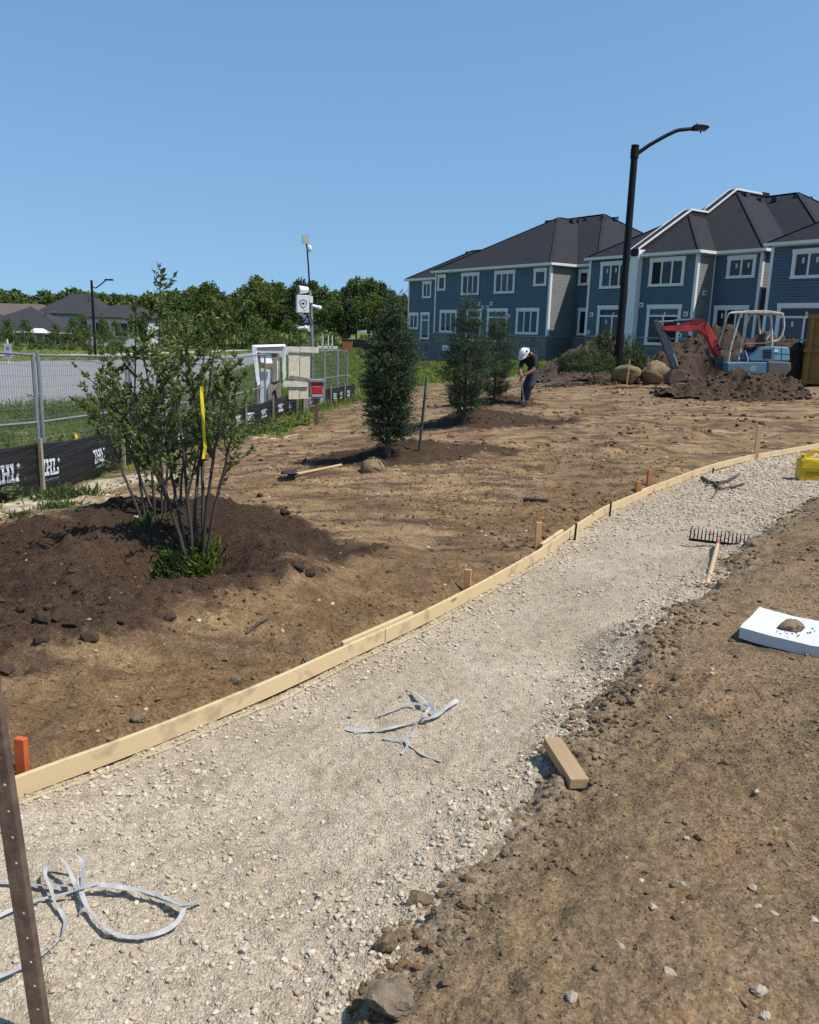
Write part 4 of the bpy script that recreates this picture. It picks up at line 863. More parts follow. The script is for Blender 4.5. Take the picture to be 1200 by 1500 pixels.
# ------------------------------------------------------------------ houses across the road
M_ROOFDK = mat('dark_shingle_roof', (.024, .024, .027), .9, (.034, .034, .037), 3, stretch=(1, 1, 6), bmp=.3, bscale=8)
M_ROOFBR = mat('brown_shingle_roof', (.13, .105, .085), .9, (.10, .08, .066), 3, stretch=(1, 1, 6))
M_BRICKBG = mat('grey_brick_wall', (.20, .175, .15), .9, (.15, .13, .115), 6)
M_WHITEWALL = mat('pale_siding_wall', (.56, .58, .60), .7, (.50, .52, .54), 3)
def far_house(label, px, Y, wd, dp, he, hr, wallm, roofm, rz=0.0, wins=(), ridge=.3, z=-1.2):
    b = at_y(px, 495, Y); t = thing('house', label, 'house', (b.x, Y, z), rz)
    m = MB(); m.box((0, 0, he / 2 - .25), (wd, dp, he + .5)); wl = m.build('wall', wallm, t)
    o = .5; x, y = wd / 2 + o, dp / 2 + o; r = wd * ridge / 2; m = MB()
    m.add([(-x, -y, he), (x, -y, he), (x, y, he), (-x, y, he), (-r, 0, hr), (r, 0, hr)], [(0, 1, 5, 4), (1, 2, 5), (2, 3, 4, 5), (3, 0, 4), (3, 2, 1, 0)]); rf = m.build('roof', roofm, t)
    m = MB()
    for sx, sy, ln in ((0, -1, 2 * x), (0, 1, 2 * x)): m.box((0, sy * (y + .03), he - .1), (ln, .06, .22))
    m.build('gutter', M_METALGREY if wallm is M_WHITEWALL else M_TRIM, rf)
    m = MB(); m.tube([(wd * .2, -dp * .2, he + (hr - he) * .4), (wd * .2, -dp * .2, hr * .95)], .08, 6); m.build('vent_pipe', M_METALGREY, rf)
    for (wx, wz, ww, wh, door) in wins:
        m = MB(); m.box((wx, -dp / 2 - .04, wz), (ww, .08, wh)); wn = m.build('door' if door else 'window', M_TRIM, t)
        m = MB(); m.box((wx, -dp / 2 - .09, wz), (ww - .25, .03, wh - .25)); m.build('pane', M_GLASS, wn)
    return t
far_house('dark hip roofed grey bungalow with white canopy across the road, its apex in view', 48, 137, 16, 13, 2.7, 6.5, M_BRICKBG, M_ROOFDK, .08, [(-4.5, 1.4, 1.6, 1.6, 0), (-1.5, 1.2, 2.0, 2.2, 1), (2.2, 1.5, 1.4, 1.5, 0), (4.6, 1.3, 1.2, 2.2, 1), (6.2, 1.3, .8, 2.2, 0)], .02, -3.0)
far_house('dark roofed grey bungalow cut off by the left edge', -40, 136, 17, 12, 2.7, 6.3, M_BRICKBG, M_ROOFDK, .0, [(5, 1.4, 1.6, 1.6, 0), (2, 1.4, 1.6, 1.6, 0)], .2, -3.0)
far_house('brown roofed house rising behind the dark bungalows', 22, 160, 23, 12, 3.0, 7.0, M_BRICKBG, M_ROOFBR, -.03, [(0, 1.8, 2, 2, 0)], .5, -2.6)
far_house('tall pale blue white house with steep dark roof behind the street lamp', 122, 150, 10.8, 12, 4.9, 8.4, M_WHITEWALL, M_ROOFDK, .05, [(-2.8, 4.2, 1.0, 1.9, 0), (2.8, 4.2, 1.2, 1.6, 0), (3.6, 1.4, 2.0, 2.0, 1)], .3, -2.2)
far_house('lower pale house with dark roof partly behind the leafy shrub', 186, 148, 11, 12, 4.5, 6.7, M_WHITEWALL, M_ROOFDK, .0, [(-5.0, 2.9, 1.2, 1.8, 0), (-2.0, 2.5, 2.4, 2.4, 1), (1.2, 2.5, 2.4, 2.4, 1), (4.6, 1.6, 1.6, 2.6, 1)], .35, -2.2)
def gazebo():
    b = at_y(58, 495, 124); t = thing('patio_canopy', 'small white patio canopy standing before the dark bungalow', 'canopy', (b.x, 124, -2.5))
    m = MB(); m.add([(-1.3, -1.2, 2.2), (1.3, -1.2, 2.2), (1.3, 1.2, 2.2), (-1.3, 1.2, 2.2), (-.6, 0, 2.8), (.6, 0, 2.8)], [(0, 1, 5, 4), (1, 2, 5), (2, 3, 4, 5), (3, 0, 4), (3, 2, 1, 0)]); m.build('canopy_roof', M_TRIM, t)
    for sx in (-1.2, 1.2):
        for sy in (-1.1, 1.1): m = MB(); m.box((sx, sy, 1.05), (.1, .1, 2.3)); m.build('post', M_METALGREY, t)
gazebo()
for i, (px, Y, hh, lb) in enumerate([(12, 88, 2.9, 'bushy evergreen at the left edge before the bungalows'), (39, 90, 2.9, 'conical evergreen beside the white patio canopy'), (82, 96, 2.5, 'narrow young tree before the dark bungalow'), (108, 84, 3.2, 'dark bushy tree just left of the distant street lamp'), (122, 90, 3.5, 'dense dark tree behind the distant street lamp'), (170, 84, 3.0, 'dark tree behind the tops of the leafy shrub'), (205, 88, 3.4, 'dark round tree behind the leafy shrub'), (240, 96, 4.6, 'tall dark tree behind the right of the leafy shrub'), (262, 100, 6, 'broad dark tree left of the woodland edge'), (152, 95, 3.0, 'dark tree before the tall pale house')]):
    b = at_y(px, 497, Y); place_tree('garden_tree', TREE_SMALL, i, (b.x, Y, -1.35), hh / 5, lb, 'tree', 'garden trees before the far houses')
for i, (px, Y, hh) in enumerate([(58, 80, 1.0), (75, 82, .9), (92, 82, .8), (68, 84, 1.2), (104, 82, .9), (25, 78, .9), (44, 80, .8), (120, 84, .9)]):
    b = at_y(px, 500, Y); place_tree('meadow_bush', TREE_OLIVE, i, (b.x, Y, -1.4), hh / 4, 'low overgrown bush on the bank below the far bungalows', 'bush', 'bushes on the bank below the far houses')
M_BLACK = mat('black_painted_steel', (.006, .006, .008), .6, (.010, .010, .012), 3, spec=.2)
M_GALV = mat('galvanised_steel', (.27, .285, .30), .5, (.21, .225, .24), 6, metal=.4)
for i, (px, py, Y, hh, lb) in enumerate([(131, 520, 62, 2.6, 'thin young street tree left of the distant lamp'), (152, 520, 60, 3.4, 'thin young street tree right of the distant lamp'), (165, 522, 58, 2.4, 'slender young street tree half hidden by the shrub tip')]):
    b = at_y(px, py, Y); place_tree('street_tree', TREE_OLIVE, i, (b.x, Y, -1.35), hh / 4, lb, 'tree', None, 1.4).scale = (hh / 15, hh / 15, hh / 4.2)
def lamp_far():
    b = ground_at(140, 524); t = thing('street_lamp', 'small distant black street lamp on the boulevard grass across the road', 'street lamp', b)
    s = b.y / 1200; h_ = 108 * s
    m = MB(); m.tube([(0, 0, -.2), (0, 0, h_)], [.13, .10], 8); m.build('pole', M_BLACK, t, True)
    m = MB(); m.tube([(.0, 0, h_ - .5), (.3, 0, h_ - .6), (.8, 0, h_ - .25), (1.15, 0, h_ + .05)], .05, 6); m.build('arm', M_BLACK, t, True)
    m = MB(); m.box((1.4, 0, h_ + .07), (.6, .3, .12)); m.build('lamp_head', M_BLACK, t)
lamp_far()
def notice():
    b = ground_at(13, 533); t = thing('notice_sign', 'small white notice board on a post by the far road edge', 'sign', b)
    s = b.y / 1200
    m = MB(); m.box((0, .04, 17 * s), (.07, .07, 36 * s)); m.build('post', M_TRIM, t)
    m = MB(); m.box((0, 0, 18 * s), (10.5 * s, .03, 21 * s)); pn = m.build('board', mat('weathered_white_board', (.45, .47, .50), .7), t)
    m = MB(); m.box((0, -.018, 22 * s), (5 * s, .004, 5 * s)); m.box((0, -.018, 13 * s), (8 * s, .004, 1.2 * s)); m.box((0, -.018, 10.5 * s), (7 * s, .004, 1 * s)); m.build('print', mat('faded_blue_print', (.16, .2, .27), .8), pn)
notice()
def far_bits():
    b = at_y(524, 499, 112); t = thing('parked_car', 'dark car parked far off below the woods', 'car', (b.x, 112, -1.2), .3)
    m = MB(); m.prism([(-2.1, .35), (2.1, .35), (2.1, .85), (1.2, .95), (.7, 1.4), (-1.2, 1.4), (-1.8, .95), (-2.1, .85)], -.85, .85); m.build('body', M_BLACK, t)
    for x in (-1.3, 1.3):
        for y in (-.8, .8): m = MB(); m.tube([(x, y - .1, .33), (x, y + .1, .33)], .33, 12); m.build('wheel', M_BLACK, t)
    b = at_y(509, 499, 110); t = thing('orange_bin', 'small rust orange skip bin far off below the woods', 'bin', (b.x, 110, -1.2))
    m = MB(); m.prism([(-.55, 0), (.55, 0), (.7, 1.3), (-.7, 1.3)], -.5, .5); m.build('bin_body', mat('orange_bin_paint', (.30, .10, .04), .7), t); m = MB(); m.box((0, 0, 1.33), (1.5, 1.1, .08)); m.build('rim', M_BLACK, t)
    b = at_y(480, 499, 108); t = thing('barrier_frame', 'small white barrier frame far off in the field', 'barrier', (b.x, 108, -1.2))
    for x in (-.6, .1, .6): m = MB(); m.box((x, 0, .9), (.12, .12, 1.9)); m.build('post', M_TRIM, t)
    m = MB(); m.box((0, 0, .35), (2.6, .12, .35)); m.build('rail', M_TRIM, t)
far_bits()

# ------------------------------------------------------------------ construction fence panels
M_WIRE = mat('galvanised_wire', (.22, .235, .245), .55, (.17, .18, .19), 6, metal=.3)
M_WOOD = mat('bare_pine', (.50, .37, .205), .75, (.41, .285, .145), 6, bmp=.25, bscale=30, stretch=(1, 1, .12))
M_OLDWOOD = mat('weathered_wood', (.23, .195, .155), .85, (.14, .115, .09), 9, bmp=.4, bscale=40, stretch=(1, 1, .2))
M_STAKE = mat('grey_stake_wood', (.34, .28, .20), .85, (.24, .19, .13), 12, stretch=(1, 1, .15))
def fence_panel(a, b, label):
    L = sqrt((b[0] - a[0]) ** 2 + (b[1] - a[1]) ** 2); za, zb = Hs(*a), Hs(*b)
    t = thing('mesh_fence', label, 'fence panel', (a[0], a[1], za), atan2(b[1] - a[1], b[0] - a[0]), 'temporary fence panels'); dz = zb - za
    z = lambda x: dz * x / L
    for x in (.03, L - .03):
        m = MB(); m.tube([(x, 0, z(x) - .02), (x, 0, z(x) + 1.80)], .026, 8); m.build('post', M_GALV, t, True)
        m = MB(); m.box((x, 0, z(x) + .03), (.22, .6, .09)); m.build('foot_block', mat('black_rubber_foot', (.03, .03, .03), .8) if 'black_rubber_foot' not in bpy.data.materials else bpy.data.materials['black_rubber_foot'], t)
    for h in (.14, .90, 1.77):
        m = MB(); m.tube([(.03, 0, z(0) + h), (L - .03, 0, z(L) + h)], .020, 6); m.build('rail', M_GALV, t, True)
    m = MB()
    n = int(L / .058)
    for i in range(1, n):
        x = L * i / n; m.tube([(x, .004, z(x) + .14), (x, .004, z(x) + 1.77)], .0021, 3, False)
    for i in range(1, 12):
        h = .14 + 1.63 * i / 12; m.tube([(.03, -.003, z(0) + h), (L - .03, -.003, z(L) + h)], .0024, 3, False)
    m.build('wire_mesh', M_WIRE, t, kind='stuff')
ys = [4.95, 7.88, 10.78, 13.72, 16.66, 19.62, 22.5]
LBL = ['fence panel outside the left edge of the picture', 'galvanised mesh fence panel at the left edge, left of the nearest double post', 'galvanised mesh fence panel just right of the nearest double post', 'galvanised mesh fence panel behind the left half of the leafy shrubs', 'galvanised mesh fence panel behind the right half of the leafy shrubs', 'galvanised mesh fence panel ending at the torn white hoarding']
for i in range(1, 6):
    fx = lambda y: float(fence_x(y)); d = .035
    fence_panel((fx(ys[i] + d), ys[i] + d), (fx(ys[i + 1] - d), ys[i + 1] - d), LBL[i])
FAR = [(-3.1, 24.6), (-2.86, 26.6), (-2.62, 28.6), (-2.42, 30.4)]
for i in range(3): fence_panel(FAR[i], FAR[i + 1], ['galvanised mesh fence panel starting behind the red sign box', 'middle mesh fence panel of the three receding behind the red sign', 'last mesh fence panel, where the fence ends at the grass field'][i])

# ------------------------------------------------------------------ silt fence with lettering
M_FABRIC = mat('black_silt_fabric', (.009, .009, .010), .5, (.014, .0135, .0135), 5, bmp=1.0, bscale=7, stretch=(.22, .22, 4), spec=.35, bdist=.05)
M_LETTER = mat('white_fabric_print', (.60, .64, .68), .6, (.36, .39, .43), 7, stretch=(.3, .3, 5), bmp=.8, bscale=7, bdist=.04)
M_YELLOW = mat('yellow_flagging_tape', (.80, .62, .015), .5, (.72, .54, .012), 9)
SERIF = {'I': [(.0, .30, 0, .20), (.0, .30, .80, 1), (.075, .225, .20, .80)],
         'H': [(.0, .27, 0, .20), (.0, .27, .80, 1), (.06, .21, .20, .80), (.36, .63, 0, .20), (.36, .63, .80, 1), (.42, .57, .20, .80), (.21, .42, .40, .60)],
         'L': [(.0, .28, .80, 1), (.0, .60, 0, .20), (.065, .215, .20, .80), (.46, .60, .20, .42)]}
LEAF = [(0, -.5), (.04, -.15), (.32, -.2), (.26, -.05), (.5, .15), (.38, .2), (.4, .36), (.2, .28), (.24, .55), (.1, .45), (0, .7)]
LEAF = LEAF + [(-x, y) for x, y in LEAF[-2:0:-1]]
def font_mesh(txt):
    cd = bpy.data.curves.new('lettering', 'FONT'); cd.body = txt; cd.resolution_u = 1; o = bpy.data.objects.new('lettering', cd); COL.objects.link(o)
    dg = bpy.context.evaluated_depsgraph_get(); dg.update(); me = bpy.data.meshes.new_from_object(o.evaluated_get(dg)); v = [tuple(q.co) for q in me.vertices]; f = [tuple(p.vertices) for p in me.polygons]
    bpy.data.objects.remove(o); bpy.data.curves.remove(cd); bpy.data.meshes.remove(me); return v, f
URL_V, URL_F = font_mesh('IHLCANADA.COM'); URL_W = max(v[0] for v in URL_V)
def silt_fence(a, b, hgt, logos, label, seed, stake_a=True):
    a = Vector(a); b = Vector(b); d = b - a; L = d.length; d.normalize(); n = Vector((d.y, -d.x))     # n points to the lot side
    za, zb = Hs(*a), Hs(*b); t = thing('silt_fence', label, 'silt fence', (a.x, a.y, za), 0, 'black silt fence sections')
    ns, nz = max(8, int(L / .06)), 22
    g = H(np.array([a.x + d.x * L * i / ns for i in range(ns + 1)]), np.array([a.y + d.y * L * i / ns for i in range(ns + 1)]), False)
    def pt(s_, z, off=0.0):
        gz = np.interp(s_, np.linspace(0, L, ns + 1), g); k = s_ / L; sag = 4 * k * (1 - k)
        o = .045 * sag * math.sin(z * 3.2) + .016 * float(fbm(np.array([s_ * .9 + seed * 7.7]), np.array([z * 13.0 + 1.5 * s_ * .25]), seed, 3)[0]) + .006 * math.sin(z * 30 + 3 * math.sin(s_ * 1.7 + seed)) + off
        zz = gz - .04 + z * (hgt + .04 - .03 * sag)
        return (a.x + d.x * s_ + n.x * o - a.x, a.y + d.y * s_ + n.y * o - a.y, zz - za)
    V = [pt(L * i / ns, j / nz) for j in range(nz + 1) for i in range(ns + 1)]
    F = [(j * (ns + 1) + i, j * (ns + 1) + i + 1, (j + 1) * (ns + 1) + i + 1, (j + 1) * (ns + 1) + i) for j in range(nz) for i in range(ns)]
    fab = link('fabric', np_mesh('fabric', V, np.array(F), M_FABRIC, True), t)
    sm = fab.modifiers.new('thickness', 'SOLIDIFY'); sm.thickness = .003; sm.offset = 0
    for s0, sc in logos:
        m = MB(); x = s0
        for ch in 'IHL':
            for (x0, x1, y0, y1) in SERIF[ch]:
                k = 4
                for p in range(k):
                    for q in range(k):
                        X = [x + sc * (x0 + (x1 - x0) * (p + e) / k) for e in (0, 1)]; Y = [.40 + sc * .8 * (y0 + (y1 - y0) * (q + e) / k) / hgt for e in (0, 1)]
                        if X[0] < .02 or X[1] > L - .02: continue
                        m.add([pt(X[0], Y[0], .011), pt(X[1], Y[0], .011), pt(X[1], Y[1], .011), pt(X[0], Y[1], .011)], [(0, 1, 2, 3)])
            x += sc * {'I': .34, 'H': .67, 'L': .6}[ch]
        if m.v: m.build('lettering', M_LETTER, fab)
        lx = x + .05 * sc
        if lx + .15 * sc < L:
            m = MB(); m.add([pt(lx + sc * .3 * p[0], .40 + .8 * sc * (.82 + .28 * p[1]) / hgt, .012) for p in LEAF], [tuple(range(len(LEAF)))]); m.build('maple_leaf', M_LETTER, fab)
        if s0 > -.1 and s0 + 1.7 * sc < L + .3:
            wv = 1.35 * sc / URL_W; V2 = [pt(min(s0 + .22 * sc + v[0] * wv, L - .01), .30 + v[1] * wv * 1.1 / hgt, .012) for v in URL_V]
            me = bpy.data.meshes.new('web_address'); me.from_pydata(V2, [], URL_F); me.materials.append(M_LETTER); link('web_address', me, fab)
    m = MB(); e = pt(L, .5); q = (b.x - a.x + n.x * .045, b.y - a.y + n.y * .045); m.box((q[0], q[1], zb - za + hgt * .5 + .0), (.042, .042, hgt + .16), atan2(d.y, d.x)); m.build('stake', M_STAKE, t)
SP = [((-5.0, 7.6), (-4.66, 10.1)), ((-4.66, 10.1), (-4.62, 12.9)), ((-4.62, 12.9), (-4.58, 14.9)), ((-4.58, 14.9), (-4.34, 17.5)), ((-4.34, 17.5), (-4.08, 19.9)), ((-4.08, 19.9), (-3.76, 21.9)), ((-3.76, 21.9), (-3.45, 24.3)), ((-3.3, 24.5), (-2.75, 27.2)), ((-2.75, 27.2), (-2.45, 29.2)), ((-2.45, 29.2), (-2.2, 31.0))]
LG = [[(.25, .28), (1.62, .27)], [(.08, .25), (1.62, .25)], [(.3, .24)], [(.6, .25), (1.7, .25)], [(.75, .25), (1.65, .25)], [(.15, .25), (1.1, .25)], [(.5, .25), (1.5, .25)], [(.4, .25), (1.6, .25)], [(.4, .25), (1.3, .25)], [(.4, .25)]]
SL = ['black silt fence section at the left edge with large white IHL lettering', 'black silt fence section right of the first wooden stake with IHL lettering', 'black silt fence section behind the left stems of the leafy shrubs', 'black silt fence section hidden behind the middle of the leafy shrubs', 'black silt fence section with IHL lettering just right of the leafy shrubs', 'black silt fence section in front of the torn white hoarding', 'black silt fence section running under the hoarding boards', 'black silt fence section right behind the red sign box', 'short black silt fence section second from the field end', 'last black silt fence section at the corner of the grass field']
for i, ((a, b), lg, lb) in enumerate(zip(SP, LG, SL)): silt_fence(a, b, .66 if i < 3 else .60, lg, lb, i + 1)
def tape(label, pts, wd, name='flagging_tape'):
    m = MB(); V = []
    for i, p in enumerate(pts):
        p = Vector(p); a = .5 * math.sin(i * 1.3); s_ = Vector((cos(a), sin(a), 0)) * wd / 2; V += [p - s_, p + s_]
    m.add(V, [(2 * i, 2 * i + 1, 2 * i + 3, 2 * i + 2) for i in range(len(pts) - 1)]); o = m.build(name, M_YELLOW); tag(o, label, 'tape')
    sm = o.modifiers.new('thickness', 'SOLIDIFY'); sm.thickness = .001; return o
q0 = at_y(112, 634, 11.35); tape('short yellow flagging tape tied on top of the black silt fence', [q0 + Vector((.01 * math.sin(i * 2), -.02, -.05 * i)) for i in range(5)], .035)

# ------------------------------------------------------------------ broken hoarding, mast, red sign
M_SHEET = mat('torn_white_sheet', (.78, .79, .80), .6, (.70, .71, .73), 4, bmp=.3, bscale=8, bdist=.03)
M_OSB = mat('weathered_plywood', (.60, .53, .40), .85, (.44, .37, .27), 22, bmp=.4, bscale=60, lo=.45, hi=.6)
M_TRIMWOOD = mat('pale_weathered_board', (.58, .54, .47), .85, (.42, .37, .31), 14, bmp=.4, bscale=40, stretch=(.3, 1, 1))
def hoarding():
    Y = 23.3; o = at_y(418, 600, Y); gz = Hs(o.x, Y); t = thing('broken_hoarding', 'broken wooden hoarding with torn white sheeting and weathered plywood panels', 'hoarding', (o.x, Y, gz), .5)
    P = lambda px, py, dy=0.0: ((at_y(px, py, Y).x - o.x) * 1.14, dy, at_y(px, py, Y).z - gz)
    def slab(name, x0, y0, x1, y1, th, m, dy=0.0, rot=0.0, wob=0):
        a, b = P(x0, y1), P(x1, y0); mb = MB()
        c = ((a[0] + b[0]) / 2, dy, (a[2] + b[2]) / 2); mb.box(c, (b[0] - a[0], th, b[2] - a[2]), M=Matrix.Rotation(rot, 3, 'Y')); return mb.build(name, m, t)
    for x0, x1, dy in ((401, 407, .06), (443, 450, .06), (381, 385, .1)): slab('post', x0, 512, x1, 616, .11, M_OLDWOOD, dy)
    slab('top_board', 377, 507.5, 416, 516, .04, M_TRIMWOOD, -.03, .02); slab('top_board', 416.6, 508, 437, 516, .04, M_TRIMWOOD, -.03, .02); slab('top_board', 437.5, 508.5, 463, 516.5, .04, M_TRIMWOOD, -.032, .02)
    slab('plywood_panel', 422.5, 516, 437, 585, .02, M_OSB, .0); slab('plywood_panel', 438.2, 516, 452, 585, .02, M_OSB, .012)
    slab('middle_board', 414, 558.5, 449, 566.5, .04, M_TRIMWOOD, -.04, .0); slab('brace_board', 424, 553, 452, 558, .04, M_OLDWOOD, -.045, .14)
    slab('short_board', 387, 531.5, 399, 537.5, .05, mat('brown_board', (.22, .16, .12), .8), -.15)
    # torn sheets: irregular outlines with ripples
    def sheet(name, pts, dy, m):
        mb = MB(); V = [P(x, y, dy + .04 * math.sin(x * .5 + y * .13)) for x, y in pts]; k = len(V); mb.add(V, [tuple(range(k))]); ob = mb.build(name, m, t); s_ = ob.modifiers.new('thickness', 'SOLIDIFY'); s_.thickness = .008
    sheet('white_sheet', [(373, 505), (416, 504), (417, 507), (378, 508), (384, 560), (381, 565), (378, 556), (375, 530)], -.07, M_SHEET)
    sheet('white_sheet', [(385, 517), (411, 515), (411, 556), (408, 557), (398, 558), (400, 540), (399, 533), (386, 530)], .03, M_SHEET)
    sheet('white_sheet', [(385, 538), (398, 541), (397, 560), (395, 596), (385, 604)], .02, mat('grey_sheet', (.62, .65, .67), .7))
    sheet('white_sheet', [(413, 510), (416.5, 510), (417.5, 552), (414, 558), (412.5, 540)], -.08, M_SHEET)
    sheet('torn_board', [(394, 566), (397, 560), (404, 558), (412, 558), (411, 588), (407, 594), (405, 572), (402, 570), (399, 573), (399, 592), (395, 590)], -.06, M_OLDWOOD)
hoarding()
def camera_mast():
    Y = 25.6; o = at_y(458, 600, Y); gz = Hs(o.x, Y); t = thing('camera_mast', 'grey security camera mast with white shield marked box behind the hoarding', 'camera mast', (o.x, Y, gz))
    P = lambda px, py, dy=0.0: Vector((at_y(px, py, Y).x - o.x, dy, at_y(px, py, Y).z - gz)); sc = Y / 1200
    m = MB(); m.tube([P(458, 604), P(457.5, 512), P(456, 450), P(454, 425)], [.05, .05, .045, .04], 8); m.build('pole', M_GALV, t, True)
    m = MB(); m.tube([P(456, 560, .1), P(454.5, 460, .1)], .03, 6); m.build('brace_pole', M_GALV, t, True)
    m = MB(); m.tube([P(454, 425), P(452, 392), P(450, 365), P(448.5, 353)], [.028, .026, .024, .022], 6); m.build('upper_pole', M_BLACK, t, True)
    m = MB(); c = P(447.5, 350.5); m.box(c, (9.0 * sc, .06, 12 * sc), .35); m.build('flat_antenna', mat('beige_plastic', (.42, .42, .36), .6), t)
    m = MB(); m.ball(P(453.5, 364), (3.4 * sc, 3.2 * sc, 4.8 * sc)); m.build('radio_dome', M_TRIM, t, True)
    m = MB(); c = P(444, 445.5, -.12); m.box(c, (17 * sc, .36, 24 * sc), .25); bx = m.build('control_box', M_TRIM, t, bevel=.01)
    m = MB(); m.box(P(456.2, 439, -.1), (4.5 * sc, .2, 9 * sc), .25); m.build('side_unit', M_TRIM, t)
    # shield emblem on the front of the box
    R = Matrix.Rotation(.25, 3, 'Z'); sh = [(-.9, .75), (-.45, .82), (0, 1.1), (.45, .82), (.9, .75), (.85, 0), (.5, -.7), (0, -1.15), (-.5, -.7), (-.85, 0)]
    def em(poly, k, off, name, mt):
        mb = MB(); ctr = Vector((0, -.18 - off, 0)); V = []
        for yo in (0, -.003): V += [Vector(c) + R @ (ctr + Vector((x * k - .0, yo, z * k))) for x, z in poly]
        n = len(poly); mb.add(V, [tuple(range(n)), tuple(range(2 * n - 1, n - 1, -1))] + [(i, n + i, n + (i + 1) % n, (i + 1) % n) for i in range(n)]); mb.build(name, mt, bx)
    navy = mat('navy_print', (.012, .014, .04), .6)
    em(sh, .125, .001, 'shield_emblem', navy); em(sh, .096, .005, 'shield_field', M_TRIM)
    em([(-.55, .25), (-.2, .5), (.15, .45), (.5, .6), (.3, .2), (.55, 0), (.15, -.15), (0, -.55), (-.25, -.2), (-.05, .05), (-.5, .0)], .095, .009, 'shield_mark', navy)
    em([(-.1, -1.75), (.05, -1.75), (.05, -1.62), (-.1, -1.62)], .11, .001, 'print_mark', navy); em([(.15, -1.75), (.8, -1.75), (.8, -1.66), (.15, -1.66)], .11, .001, 'print_mark', navy)
    m = MB(); m.tube([P(439, 425, -.22), P(451, 424.5, -.05)], [.13, .085], 12); m.build('horn_speaker', M_TRIM, t, True)
    m = MB(); m.tube([P(438.7, 425, -.235), P(440, 425, -.20)], .11, 12); m.build('speaker_mouth', M_OLDWOOD, t)
    for (a, b) in (((459, 448), (469, 451)), ((448, 465), (442, 459)), ((438, 481), (449, 480))):
        mb = MB(); mb.tube([P(*a, -.15), P(*b, -.18)], .05, 8); cm = mb.build('camera', M_TRIM, t, True)
        mb = MB(); e = P(*b, -.17); mb.ball(e, .07, 8, 6); mb.build('camera_mount', M_TRIM, cm, True)
    m = MB(); m.box(P(453, 481, -.08), (3 * sc, .12, 8 * sc)); m.build('bracket', M_TRIM, t)
camera_mast()
def red_sign():
    Y = 20.6; o = at_y(462, 612, Y); gz = Hs(o.x, Y); t = thing('sign_box', 'small red notice box on a wooden post among the weeds', 'sign', (o.x, Y, gz - .05))
    P = lambda px, py, dy=0.0: Vector((at_y(px, py, Y).x - o.x, dy, at_y(px, py, Y).z - gz + .05)); sc = Y / 1200
    pt_ = P(463, 585); m = MB(); m.box((pt_.x, .1, pt_.z / 2), (.09, .09, pt_.z + .1)); m.build('post', mat('brown_post_wood', (.14, .085, .05), .85), t)
    c = P(457.5, 570.5); m = MB(); m.box((c.x + .07, .18, c.z), (19 * sc, .36, 25 * sc), .30); m.build('box', mat('beige_box', (.36, .32, .26), .8), t)
    R = Matrix.Rotation(.30, 3, 'Z'); ctr = Vector((c.x + .07, .18, c.z))
    def plate(name, x0, x1, z0, z1, off, mt, par): mb = MB(); mb.box(ctr + R @ Vector(((x0 + x1) / 2 * sc, -.18 - off, (z0 + z1) / 2 * sc)), (abs(x1 - x0) * sc, .006, (z1 - z0) * sc), M=R); return mb.build(name, mt, par)
    red = plate('red_panel', -8.2, 8.2, -5.5, 11.2, .004, mat('red_sign_paint', (.42, .012, .016), .5), t); nv = plate('navy_panel', -8.2, 8.2, -11.2, -5.9, .004, mat('navy_sign_paint', (.012, .014, .035), .5), t)
    plate('white_line', -7.5, 7.5, -8.2, -7.3, .009, M_TRIM, nv); plate('white_line', -7.5, 7.5, -9.9, -9.3, .009, M_TRIM, nv)
    for x in (-6.2, -3.8, -2.7, -1.4, -.2, 1.1, 2.4, 3.6, 4.8): plate('lettering', x, x + (1.6 if x < -6 else .85), 3.6, 5.2 if x < -6 else 4.9, .009, mat('pale_red_print', (.62, .30, .28), .6) if 'pale_red_print' not in bpy.data.materials else bpy.data.materials['pale_red_print'], red)
    m = MB(); tp = P(457, 557.6); m.box((tp.x + .08, .18, tp.z), (.42, .46, .05), .30); m.build('lid', M_GALV, t)
red_sign()
def small_stakes():
    for px, py0, py1, lb in ((464, 640, 626, 'thin short survey stake in the dirt below the red sign'), (420, 652, 642, 'thin short survey stake left of the one below the red sign')):
        b = ground_at(px, py0); tp = at_y(px, py1, b.y); m = MB(); m.box((0, 0, (tp.z - b.z) / 2 - .05), (.02, .012, tp.z - b.z + .1)); o = m.build('survey_stake', M_WOOD); o.location = b; tag(o, lb, 'stake', 'survey stakes')
small_stakes()

